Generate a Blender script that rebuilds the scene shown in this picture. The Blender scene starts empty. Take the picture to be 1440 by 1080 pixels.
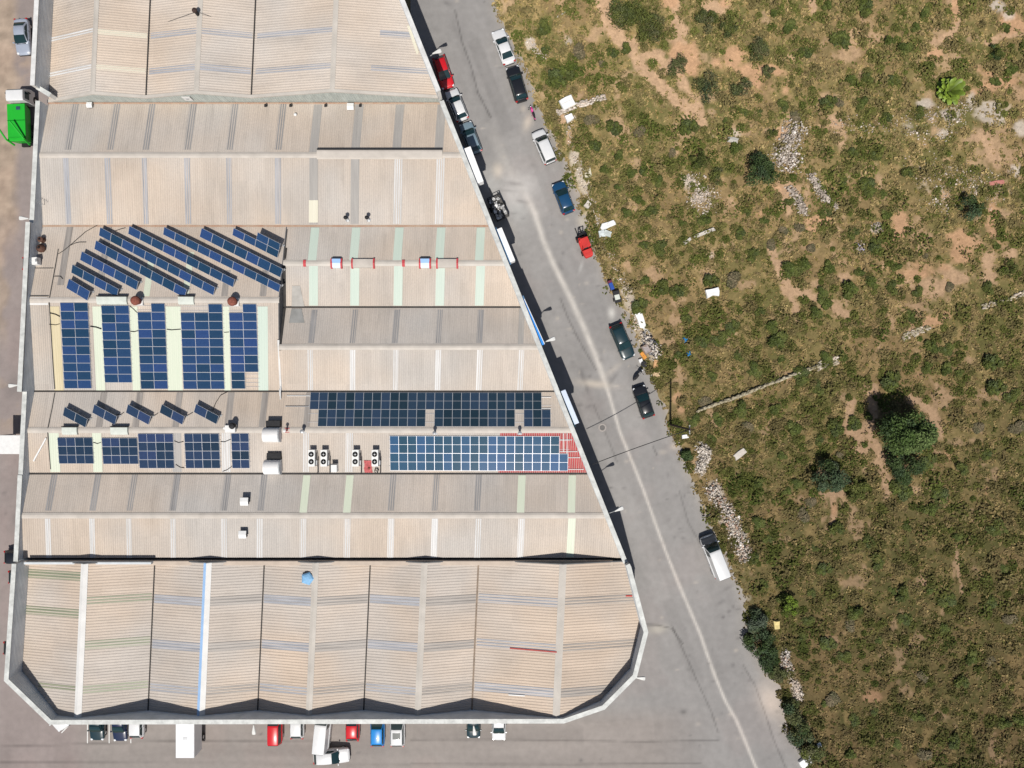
import bpy, bmesh, math, random
import numpy as np
from mathutils import Vector, Matrix

# ------------------------------------------------------------------ basics
H = 91.0            # flying height of the camera, metres
F = 1000.0          # focal length in photo pixels (1440 wide)
SK = 0.045          # the building's north-south lines lean slightly east
random.seed(7)
rng = np.random.default_rng(11)
scene = bpy.context.scene
COL = scene.collection

def P(px, py, z=0.0):
    k = (H - z) / F
    return Vector(((px - 720) * k, (540 - py) * k, z))

def heading(dx, dy):            # picture direction -> world angle
    return math.atan2(-dy, dx)

def tag(o, label=None, cat=None, group=None, kind=None):
    if label: o['label'] = label
    if cat: o['category'] = cat
    if group: o['group'] = group
    if kind: o['kind'] = kind
    return o

def thing(name, label, cat, loc=(0, 0, 0), rz=0.0, group=None):
    o = bpy.data.objects.new(name, None)
    o.empty_display_size = 0.3
    COL.objects.link(o)
    o.location = loc
    o.rotation_euler = (0, 0, rz)
    return tag(o, label, cat, group)

def copy_tree(o, parent=None):
    c = o.copy()
    COL.objects.link(c)
    c.parent = parent
    for ch in list(o.children):
        copy_tree(ch, c)
    return c

# ------------------------------------------------------------------ materials
def _nodes(name):
    m = bpy.data.materials.new(name)
    m.use_nodes = True
    nt = m.node_tree
    b = nt.nodes['Principled BSDF']
    return m, nt, b

def M(name, col, rough=0.75, var=0.15, scale=2.0, metal=0.0, coat=0.0, spec=0.3,
      stretch=(1, 1, 1), col2=None, bump=0.0, objrand=0.0, detail=5.0, coord='POS', emit=0):
    """plain procedural surface: base colour broken up by two noises"""
    m, nt, b = _nodes(name)
    N, L = nt.nodes, nt.links
    if coord == 'POS':
        tc = N.new('ShaderNodeNewGeometry'); out = tc.outputs['Position']
    else:
        tc = N.new('ShaderNodeTexCoord'); out = tc.outputs['Object']
    mp = N.new('ShaderNodeMapping'); mp.inputs['Scale'].default_value = stretch
    L.new(out, mp.inputs['Vector'])
    n1 = N.new('ShaderNodeTexNoise'); n1.inputs['Scale'].default_value = scale
    n1.inputs['Detail'].default_value = detail; n1.inputs['Roughness'].default_value = 0.62
    L.new(mp.outputs[0], n1.inputs['Vector'])
    r = N.new('ShaderNodeMapRange')
    r.inputs['From Min'].default_value = 0.3; r.inputs['From Max'].default_value = 0.7
    L.new(n1.outputs['Fac'], r.inputs['Value'])
    mx = N.new('ShaderNodeMix'); mx.data_type = 'RGBA'
    c = Vector(col)
    lo = c * (1 - var); hi = c * (1 + var)
    if col2 is not None:
        lo = c; hi = Vector(col2)
    mx.inputs['A'].default_value = (*lo, 1); mx.inputs['B'].default_value = (*hi, 1)
    L.new(r.outputs[0], mx.inputs['Factor'])
    res = mx.outputs['Result']
    if objrand > 0:
        oi = N.new('ShaderNodeObjectInfo')
        hsv = N.new('ShaderNodeHueSaturation')
        r2 = N.new('ShaderNodeMapRange')
        r2.inputs['To Min'].default_value = 1 - objrand; r2.inputs['To Max'].default_value = 1 + objrand
        L.new(oi.outputs['Random'], r2.inputs['Value'])
        L.new(r2.outputs[0], hsv.inputs['Value'])
        L.new(res, hsv.inputs['Color']); res = hsv.outputs['Color']
    L.new(res, b.inputs['Base Color'])
    b.inputs['Roughness'].default_value = rough
    b.inputs['Metallic'].default_value = metal
    b.inputs['Specular IOR Level'].default_value = spec
    if coat:
        b.inputs['Coat Weight'].default_value = coat
        b.inputs['Coat Roughness'].default_value = 0.08
    if bump:
        bp = N.new('ShaderNodeBump'); bp.inputs['Strength'].default_value = bump
        bp.inputs['Distance'].default_value = 0.03
        L.new(n1.outputs['Fac'], bp.inputs['Height']); L.new(bp.outputs[0], b.inputs['Normal'])
    return m

def M_attr(name, rough=0.9, spec=0.1, nscale=6.0, nvar=0.25, fine=28.0, fvar=0.2, trans=0.0, bump=0.0):
    """colour carried by the mesh attribute 'Col', broken up by noise"""
    m, nt, b = _nodes(name)
    N, L = nt.nodes, nt.links
    at = N.new('ShaderNodeAttribute'); at.attribute_name = 'Col'
    g = N.new('ShaderNodeNewGeometry')
    res = at.outputs['Color']
    for sc, vr in ((nscale, nvar), (fine, fvar)):
        if vr <= 0: continue
        n = N.new('ShaderNodeTexNoise'); n.inputs['Scale'].default_value = sc
        n.inputs['Detail'].default_value = 4
        L.new(g.outputs['Position'], n.inputs['Vector'])
        r = N.new('ShaderNodeMapRange')
        r.inputs['From Min'].default_value = 0.3; r.inputs['From Max'].default_value = 0.7
        r.inputs['To Min'].default_value = 1 - vr; r.inputs['To Max'].default_value = 1 + vr
        L.new(n.outputs['Fac'], r.inputs['Value'])
        v = N.new('ShaderNodeVectorMath'); v.operation = 'SCALE'
        L.new(res, v.inputs[0]); L.new(r.outputs[0], v.inputs['Scale'])
        res = v.outputs[0]
        if bump:
            bp = N.new('ShaderNodeBump'); bp.inputs['Strength'].default_value = bump
            bp.inputs['Distance'].default_value = 0.05
            L.new(n.outputs['Fac'], bp.inputs['Height']); L.new(bp.outputs[0], b.inputs['Normal'])
    L.new(res, b.inputs['Base Color'])
    b.inputs['Roughness'].default_value = rough
    b.inputs['Specular IOR Level'].default_value = spec
    return m

# ------------------------------------------------------------------ mesh builder
class MB:
    def __init__(s):
        s.v = []; s.f = []; s.m = []
    def add(s, vs, fs, mi=0):
        n = len(s.v)
        s.v += [tuple(x) for x in vs]
        for f in fs:
            s.f.append([i + n for i in f]); s.m.append(mi)
        return s
    def box(s, c, size, rz=0.0, mi=0, taper=1.0, mat=None):
        hx, hy, hz = size[0] / 2, size[1] / 2, size[2] / 2
        vs = []
        for z in (-hz, hz):
            t = taper if z > 0 else 1.0
            for x, y in ((-hx, -hy), (hx, -hy), (hx, hy), (-hx, hy)):
                vs.append(Vector((x * t, y * t, z)))
        R = Matrix.Rotation(rz, 3, 'Z') if mat is None else mat
        vs = [R @ v + Vector(c) for v in vs]
        return s.add(vs, [(3, 2, 1, 0), (4, 5, 6, 7), (0, 1, 5, 4), (1, 2, 6, 5), (2, 3, 7, 6), (3, 0, 4, 7)], mi)
    def prism(s, poly, z0, z1, mi=0):
        n = len(poly)
        vs = [(p[0], p[1], z0) for p in poly] + [(p[0], p[1], z1) for p in poly]
        fs = [list(range(n - 1, -1, -1)), list(range(n, 2 * n))]
        fs += [(i, (i + 1) % n, n + (i + 1) % n, n + i) for i in range(n)]
        return s.add(vs, fs, mi)
    def cyl(s, a, b, r0, r1=None, n=12, mi=0, caps=True):
        a = Vector(a); b = Vector(b); r1 = r0 if r1 is None else r1
        d = (b - a).normalized()
        u = d.orthogonal().normalized(); w = d.cross(u)
        vs = []
        for c, r in ((a, r0), (b, r1)):
            for i in range(n):
                t = 2 * math.pi * i / n
                vs.append(c + (u * math.cos(t) + w * math.sin(t)) * r)
        fs = [(i, (i + 1) % n, n + (i + 1) % n, n + i) for i in range(n)]
        if caps: fs += [list(range(n - 1, -1, -1)), list(range(n, 2 * n))]
        return s.add(vs, fs, mi)
    def tube(s, pts, r, n=6, mi=0):
        for i in range(len(pts) - 1):
            s.cyl(pts[i], pts[i + 1], r, r, n, mi)
        return s
    def lathe(s, c, prof, n=16, mi=0):
        vs = []; fs = []
        for (r, z) in prof:
            for i in range(n):
                t = 2 * math.pi * i / n
                vs.append((c[0] + r * math.cos(t), c[1] + r * math.sin(t), c[2] + z))
        k = len(prof)
        for j in range(k - 1):
            for i in range(n):
                fs.append((j * n + i, j * n + (i + 1) % n, (j + 1) * n + (i + 1) % n, (j + 1) * n + i))
        fs.append(list(range(n - 1, -1, -1))); fs.append([(k - 1) * n + i for i in range(n)])
        return s.add(vs, fs, mi)
    def rings(s, rings, mi=0, cap=True, closed=True):
        n = len(rings[0]); vs = [p for r in rings for p in r]; fs = []
        for j in range(len(rings) - 1):
            for i in range(n if closed else n - 1):
                fs.append((j * n + i, j * n + (i + 1) % n, (j + 1) * n + (i + 1) % n, (j + 1) * n + i))
        if cap:
            fs.append(list(range(n - 1, -1, -1))); fs.append([(len(rings) - 1) * n + i for i in range(n)])
        return s.add(vs, fs, mi)
    def build(s, name, mats, parent=None, world=False, smooth=None, bevel=0.0, clip=None, label=None, fixn=True):
        me = bpy.data.meshes.new(name)
        off = Vector((0, 0, 0))
        if world and parent is not None:
            off = Vector(parent.location)
            q = parent
            while q.parent is not None:
                q = q.parent; off += Vector(q.location)
        me.from_pydata([tuple(Vector(v) - off) for v in s.v], [], s.f)
        if not isinstance(mats, (list, tuple)): mats = [mats]
        for m in mats: me.materials.append(m)
        if len(mats) > 1: me.polygons.foreach_set('material_index', s.m)
        if clip or fixn:
            bm = bmesh.new(); bm.from_mesh(me)
            for co, no in (clip or []):
                bmesh.ops.bisect_plane(bm, geom=bm.verts[:] + bm.edges[:] + bm.faces[:], dist=1e-5,
                                       plane_co=Vector(co) - off, plane_no=no, clear_outer=True)
            if fixn and not clip: bmesh.ops.recalc_face_normals(bm, faces=bm.faces[:])
            bm.to_mesh(me); bm.free()
        if smooth:
            me.polygons.foreach_set('use_smooth', [True] * len(me.polygons))
            me.set_sharp_from_angle(angle=math.radians(smooth))
        o = bpy.data.objects.new(name, me)
        COL.objects.link(o)
        o.parent = parent
        if bevel:
            bv = o.modifiers.new('bevel', 'BEVEL'); bv.width = bevel; bv.segments = 2
            bv.limit_method = 'ANGLE'; bv.angle_limit = math.radians(40)
        if label: o['label'] = label
        return o

# ------------------------------------------------------------------ numpy noise
_lat = rng.random((12, 256, 256))
def vnoise(x, y, scale, seed=0):
    g = _lat[seed % 12]
    x = np.asarray(x) / scale + 37.3 * seed; y = np.asarray(y) / scale + 11.7 * seed
    xi = np.floor(x).astype(int); yi = np.floor(y).astype(int)
    fx = x - xi; fy = y - yi
    fx = fx * fx * (3 - 2 * fx); fy = fy * fy * (3 - 2 * fy)
    a = g[yi % 256, xi % 256]; b = g[yi % 256, (xi + 1) % 256]
    c = g[(yi + 1) % 256, xi % 256]; d = g[(yi + 1) % 256, (xi + 1) % 256]
    return (a * (1 - fx) + b * fx) * (1 - fy) + (c * (1 - fx) + d * fx) * fy
def fbm(x, y, scale, seed=0, octv=4):
    t = 0; a = 1; s = 0
    for i in range(octv):
        t = t + a * vnoise(x, y, scale / 2 ** i, seed + i); s += a; a *= 0.55
    return t / s
def sstep(x, a, b):
    t = np.clip((x - a) / (b - a), 0, 1); return t * t * (3 - 2 * t)
def pix(x, y):                  # ground point -> photo pixel
    return 720 + x * F / H, 540 - y * F / H
def seg_dist(px, py, line):
    d = np.full(px.shape, 1e9)
    for (x0, y0), (x1, y1) in zip(line[:-1], line[1:]):
        vx, vy = x1 - x0, y1 - y0
        t = np.clip(((px - x0) * vx + (py - y0) * vy) / (vx * vx + vy * vy), 0, 1)
        d = np.minimum(d, np.hypot(px - x0 - t * vx, py - y0 - t * vy))
    return d

def np_mesh(name, verts, faces, mat, cols=None, parent=None, smooth=False):
    """verts (N,3), faces (M,k) as numpy arrays"""
    me = bpy.data.meshes.new(name)
    nv, (nf, k) = len(verts), faces.shape
    me.vertices.add(nv); me.vertices.foreach_set('co', verts.astype(np.float32).ravel())
    me.loops.add(nf * k); me.loops.foreach_set('vertex_index', faces.astype(np.int32).ravel())
    me.polygons.add(nf)
    me.polygons.foreach_set('loop_start', (np.arange(nf) * k).astype(np.int32))
    me.update(calc_edges=True)
    if cols is not None:
        at = me.color_attributes.new('Col', 'FLOAT_COLOR', 'POINT')
        c4 = np.ones((nv, 4), np.float32); c4[:, :3] = cols
        at.data.foreach_set('color', c4.ravel())
    if smooth: me.polygons.foreach_set('use_smooth', np.ones(nf, bool))
    me.materials.append(mat)
    me.validate()
    o = bpy.data.objects.new(name, me); COL.objects.link(o); o.parent = parent
    return o

def leaf_arrays(cen, size, col, flat=0.5, aspect=0.6, r=rng):
    """triangle leaves: random orientation (flat=1 -> lying flat)"""
    n = len(cen)
    nor = r.normal(size=(n, 3)); nor[:, 2] = np.abs(nor[:, 2]) + flat * 1.5
    nor /= np.linalg.norm(nor, axis=1)[:, None]
    t = r.normal(size=(n, 3)); t -= (t * nor).sum(1)[:, None] * nor
    t /= np.linalg.norm(t, axis=1)[:, None]
    b = np.cross(nor, t)
    s = size[:, None]
    v = np.stack([cen - t * s * .5, cen + t * s * .1 + b * s * aspect * .5,
                  cen + t * s * .6, cen + t * s * .1 - b * s * aspect * .5], 1).reshape(-1, 3)
    f = np.arange(4 * n).reshape(-1, 4)
    return v, f, np.repeat(col, 4, axis=0)

# ------------------------------------------------------------------ world, sun, camera
EL = 60.0
w = bpy.data.worlds.new('World'); scene.world = w; w.use_nodes = True
nt = w.node_tree
sky = nt.nodes.new('ShaderNodeTexSky'); sky.sky_type = 'NISHITA'; sky.sun_disc = False
sky.sun_elevation = math.radians(EL); sky.sun_rotation = math.radians(180)
sky.air_density = 1.0; sky.dust_density = 1.5
bg = nt.nodes['Background']; bg.inputs['Strength'].default_value = 0.06
nt.links.new(sky.outputs[0], bg.inputs['Color'])
sl = bpy.data.lights.new('Sun', 'SUN'); sl.energy = 4.7; sl.angle = math.radians(0.53); sl.color = (1.0, 0.955, 0.89)
so = bpy.data.objects.new('sun', sl); COL.objects.link(so); so.rotation_euler = (math.radians(90 - EL), 0, 0)
so.location = (0, -60, 110)
cd = bpy.data.cameras.new('Camera'); cd.lens = 25.0; cd.sensor_width = 36.0; cd.clip_end = 6000; cd.clip_start = 0.5
co = bpy.data.objects.new('camera', cd); COL.objects.link(co); co.location = (0, 0, H); scene.camera = co
scene.view_settings.view_transform = 'Standard'; scene.view_settings.look = 'None'
scene.view_settings.exposure = 0; scene.view_settings.gamma = 1
# ------------------------------------------------------------------ ground, road, field
m_far = M('far_scrub_ground', (0.17, 0.14, 0.075), 0.95, 0.4, 0.08, spec=0.05, detail=8)
gmb = MB(); R0 = 2600
gmb.add([(-R0, -R0, -0.06), (R0, -R0, -0.06), (R0, R0, -0.06), (-R0, R0, -0.06)], [(0, 1, 2, 3)])
tag(gmb.build('ground', m_far), kind='structure')

EDGE = [(640, -120), (690, -20), (697, 5), (704, 25), (720, 55), (738, 95), (752, 135), (768, 170), (784, 205), (797, 235), (812, 275),
        (826, 312), (840, 355), (851, 385), (862, 410), (877, 435), (893, 468), (908, 505), (919, 535), (934, 570),
        (942, 600), (954, 625), (965, 655), (985, 700), (1003, 742), (1022, 785), (1040, 825), (1050, 855),
        (1055, 895), (1068, 925), (1083, 950), (1100, 965), (1102, 995), (1112, 1030), (1135, 1065), (1150, 1100), (1175, 1190)]
_ey = np.array([p[1] for p in EDGE], float); _ex = np.array([p[0] for p in EDGE], float)
def edge_x(Y):                       # world y -> world x of the road's field-side edge
    py = 540 - Y * F / H
    return (np.interp(py, _ey, _ex) - 720) * H / F

# ---- paved sheet (road, south yard and west lane in one) with dust, stains and tyre marks
def pavement_cols(x, y):
    px, py = pix(x, y)
    n1 = fbm(x, y, 14, 1); n2 = fbm(x, y, 3.0, 3); n3 = fbm(x * 1.0, y * 1.0, 0.9, 5, 3)
    # long streaks along the road
    u = x * 0.928 + y * 0.372; v = -x * 0.372 + y * 0.928
    st = fbm(u * 1.0, v * 0.1, 1.3, 2); st2 = fbm(u, v * 0.05, 4.0, 7)
    base = np.array([0.246, 0.236, 0.228])
    val = 0.64 + 0.18 * n1 + 0.14 * n2 + 0.10 * n3 + 0.20 * st + 0.20 * st2 - 0.06
    c = base[None, :] * val[:, None]
    # south yard is a little browner and darker, streaks run east-west
    yard = sstep(py, 985, 1020) * sstep(960 - px, -60, 60)
    st3 = fbm(x * 0.12, y, 1.6, 6)
    cy = np.array([0.262, 0.236, 0.218])[None, :] * (0.72 + 0.22 * st3 + 0.12 * n2 + 0.1 * n1)[:, None]
    c = c * (1 - yard[:, None]) + cy * yard[:, None]
    # west lane: mauve grey with earth
    lane = sstep(110 - px, -30, 20)
    cl = np.array([0.255, 0.217, 0.205])[None, :] * (0.72 + 0.3 * fbm(x, y * 0.15, 2.2, 8) + 0.2 * n2)[:, None]
    earth = np.clip(sstep(22 - px + 14 * (n2 - .5), -8, 8) * sstep(330 - py, -40, 40), 0, 1)
    earth = np.maximum(earth, 0.8 * sstep(10 - px + 26 * (n2 - .5), -6, 6) * sstep(470 - py, -40, 40))
    earth = np.maximum(earth, 0.9 * sstep(n2, 0.45, 0.6) * np.exp(-(((px - 12) / 26) ** 2 + ((py - 568) / 40) ** 2)))
    for (bx, by, bw, bh) in ((35, 88, 14, 8), (22, 112, 20, 16)):
        earth = np.maximum(earth, 0.7 * sstep(n3, .35, .6) * np.exp(-(((px - bx) / bw) ** 2 + ((py - by) / bh) ** 2)))
    ce = np.array([0.37, 0.29, 0.225])[None, :] * (0.55 + 0.6 * n3 + 0.25 * (st3 - .5))[:, None]
    cl = cl * (1 - earth[:, None]) + ce * earth[:, None]
    c = c * (1 - lane[:, None]) + cl * lane[:, None]
    # pale dust line down the road
    line = [(690, 175), (712, 232), (735, 268), (752, 300), (764, 338), (780, 375), (800, 415), (822, 462), (842, 512), (858, 560),
            (872, 608), (890, 652), (906, 692), (922, 737), (936, 775), (954, 820), (972, 862), (984, 890), (996, 925),
            (1008, 957), (1021, 988), (1035, 1012), (1047, 1040), (1060, 1072), (1072, 1100)]
    d = seg_dist(px, py, line) + 2.2 * (n3 - .5)
    wd = np.interp(py, [200, 330, 520, 560, 640, 1100], [8, 3.6, 4.2, 2.4, 2.0, 2.1])
    k = np.exp(-(d / wd) ** 2) * (0.55 + 0.6 * n3) * np.interp(py, [150, 260, 300], [0, .5, 1])
    dust = np.array([0.56, 0.525, 0.48])
    c = c * (1 - k[:, None] * .85) + dust[None, :] * k[:, None] * .85
    def blob(c, bx, by, rx, ry, col, a, ang=0.0):
        ca, sa = math.cos(ang), math.sin(ang)
        dx, dy = px - bx, py - by
        e = ((dx * ca + dy * sa) / rx) ** 2 + ((-dx * sa + dy * ca) / ry) ** 2
        k = np.exp(-e * (0.7 + 0.6 * n2)) * a
        return c * (1 - k[:, None]) + np.array(col)[None, :] * k[:, None]
    D = (0.50, 0.44, 0.37); K = (0.10, 0.095, 0.095); WS = (0.43, 0.425, 0.41)
    c = blob(c, 700, 240, 7, 10, D, .9); c = blob(c, 742, 172, 6, 12, D, .75, 0.3); c = blob(c, 736, 153, 4, 5, D, .5)
    c = blob(c, 722, 280, 16, 36, WS, .8, -.35); c = blob(c, 713, 330, 9, 14, D, .35); c = blob(c, 735, 262, 22, 18, WS, .65); c = blob(c, 690, 262, 10, 22, WS, .5, -.3)
    c = blob(c, 836, 540, 24, 5, D, .7, .12); c = blob(c, 862, 520, 16, 4, D, .3, -.7)
    for (bx, by, rx, ry, a, an) in ((722, 258, 12, 3, .4, .1), (712, 268, 14, 2, .3, .1), (733, 283, 8, 2.5, .45, .2), (722, 300, 8, 2, .3, 0),
                                   (789, 376, 3, 7, .45, -.5), (819, 528, 3.5, 9, .55, -.35), (826, 548, 2.5, 9, .45, -.3),
                                   (863, 532, 2.6, 11, .38, .6), (829, 571, 6, 2, .35, -.4), (1022, 828, 9, 2.2, .35, -.5),
                                   (1014, 847, 7, 2, .3, -.5), (1031, 853, 2, 2, .7, 0), (1025, 860, 3, 2, .6, -.4), (1017, 868, 2.3, 2.3, .75, 0),
                                   (1040, 897, 7, 1.6, .3, -.6), (961, 1001, 4.2, 3.3, .7, 0), (984, 1049, 1.6, 1.2, .6, 0),
                                   (969, 684, 3, 6, .4, .4), (939, 668, 1.5, 4, .3, -.2), (938, 702, 3, 1, .5, -.3), (925, 708, 2, 1, .3, 0),
                                   (859, 686, 3, 1.6, .6, 0), (700, 5, 2, 2, .6, 0), (681, 2, 2, 1.5, .6, 0), (628, 4, 5, 3, .5, .5),
                                   (817, 1069, 2.6, 2.6, .6, 0), (845, 1068, 1.6, 2, .3, 0), (504, 1059, 2.2, 1.4, .6, 0), (367, 1032, 3, 1.5, .7, 0),
                                   (640, 40, 3, 20, .22, -.3), (664, 110, 3, 30, .2, -.3), (1054, 957, 2.5, 2.5, .5, 0), (1100, 1030, 6, 1.5, .4, -.6),
                                   (18, 545, 12, 16, .4, 0), (22, 730, 5, 10, .3, .3), (8, 722, 3, 3, .4, 0), (6, 694, 2, 2, .6, 0),
                                   (660, 560, 10, 10, 0, 0)):
        c = blob(c, bx, by, rx, ry, K, a, an)
    # pale concrete patch at the field side, wet-cement pads
    c = blob(c, 1083, 985, 16, 26, (0.47, 0.41, 0.355), .95, -.35)
    c = blob(c, 1088, 945, 8, 14, (0.40, 0.36, 0.32), .4, -.3)
    c = blob(c, 925, 885, 14, 6, (0.42, 0.40, 0.34), .55, -.1); c = blob(c, 948, 628, 5, 4, D, .55); c = blob(c, 932, 636, 5, 3, D, .35)
    c = blob(c, 820, 312, 8, 8, (0.46, 0.41, 0.33), .7); c = blob(c, 860, 440, 5, 8, (.62, .6, .56), .6)
    c = blob(c, 817, 375, 2, 8, (.5, .5, .48), .4, .3)
    # dusty strip beside the field
    e = np.interp(py, _ey, _ex) - px
    k = np.exp(-np.clip(e, 0, 99) / 6.0) * (0.25 + 0.5 * n2) * .8
    c = c * (1 - k[:, None]) + np.array([0.40, 0.34, 0.26])[None, :] * k[:, None]
    # warm rosy patches
    k = sstep(fbm(x, y, 7, 9), .52, .7) * .30
    c = c * (1 - k[:, None]) + c * np.array([1.08, .99, .98])[None, :] * k[:, None]
    rs = np.random.default_rng(3)
    for _ in range(150):
        by = rs.uniform(0, 1075); exx = np.interp(by, _ey, _ex); bx = exx - rs.uniform(4, 150)
        dark = rs.random() < .7
        m = (np.abs(px - bx) < 14) & (np.abs(py - by) < 14)
        if not m.any(): continue
        rx, ry = rs.uniform(.8, 4.0), rs.uniform(.8, 3.0)
        k = np.exp(-(((px[m] - bx) / rx) ** 2 + ((py[m] - by) / ry) ** 2)) * rs.uniform(.15, .5)
        c[m] = c[m] * (1 - k[:, None]) + np.array(K if dark else D)[None, :] * k[:, None]
    # repaired strips, a shade darker or lighter than the old asphalt
    for (bx, by, ang, la, wa, f_) in ((690, 120, -1.2, 70, 9, .90), (742, 250, -1.2, 60, 12, 1.08), (830, 640, -1.2, 80, 10, .91), (900, 760, -1.2, 90, 13, 1.06), (960, 900, -1.2, 60, 9, .92), (880, 560, -1.2, 70, 12, 1.05), (700, 1030, 0, 120, 10, .92), (330, 1055, 0, 150, 8, .93), (870, 1030, .1, 50, 16, 1.06)):
        ca, sa = math.cos(-ang), math.sin(-ang); dx, dy = px - bx, py - by
        u_, v_ = dx * ca + dy * sa, -dx * sa + dy * ca
        k = sstep(la - np.abs(u_), -1, 1.5) * sstep(wa - np.abs(v_) + (n3 - .5) * 3, -1, 1.5)
        c = c * (1 + (f_ - 1) * k[:, None])
    # hairline cracks and slab joints
    for ln, a in (([(0, 1050), (250, 1042), (700, 1040), (905, 1043), (1010, 1041)], .22),
                  ([(0, 1072), (200, 1073), (800, 1075), (985, 1073)], .2),
                  ([(945, 880), (968, 930), (985, 968), (1000, 1000), (1010, 1030)], .25),
                  ([(905, 878), (925, 879), (945, 884), (960, 905)], .3), ([(640, 15), (650, 60), (663, 95), (672, 130), (690, 165)], .3),
                  ([(1045, 935), (1062, 965), (1075, 1000), (1088, 1040), (1105, 1080)], .22), ([(955, 690), (968, 735), (985, 765)], .2),
                  ([(835, 570), (848, 600), (868, 650)], .18), ([(788, 420), (800, 450), (815, 480), (838, 520)], .25),
                  ([(918, 628), (924, 640)], .3)):
        dd = seg_dist(px, py, ln) + 1.0 * (n3 - .5)
        k = np.exp(-(dd / 1.2) ** 2) * a * 1.5
        c = c * (1 - k[:, None])
    return c

def grid_sheet(name, xs, ys, colf, zf, mat, keep=None):
    X, Y = np.meshgrid(xs, ys); sh = X.shape
    x = X.ravel(); y = Y.ravel()
    v = np.stack([x, y, zf(x, y)], 1)
    idx = np.arange(sh[0] * sh[1]).reshape(sh)
    f = np.stack([idx[:-1, :-1], idx[:-1, 1:], idx[1:, 1:], idx[1:, :-1]], -1).reshape(-1, 4)
    if keep is not None:
        kk = keep(x, y)
        f = f[kk[f].any(1)]
        used = np.zeros(len(v), bool); used[f.ravel()] = True
        re = np.cumsum(used) - 1
        v = v[used]; f = re[f]
    return np_mesh(name, v, f, mat, colf(v[:, 0], v[:, 1]), smooth=True)

m_road = M_attr('asphalt', 0.88, 0.25, 1.2, 0.06, 22.0, 0.10)
tag(grid_sheet('road', np.arange(-13, 41.01, .21), np.arange(-58, 60, .21), pavement_cols, lambda x, y: 0 * x, m_road,
               keep=lambda x, y: (x < edge_x(y) + 2.5)), kind='structure')
tag(grid_sheet('yard', np.arange(-72, -12.7, .3), np.arange(-58, -25.9, .3), pavement_cols, lambda x, y: 0 * x - .004, m_road), kind='structure')
tag(grid_sheet('lane', np.arange(-72, -46, .3), np.arange(-26.2, 60.2, .3), pavement_cols, lambda x, y: 0 * x - .009, m_road), kind='structure')

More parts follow.
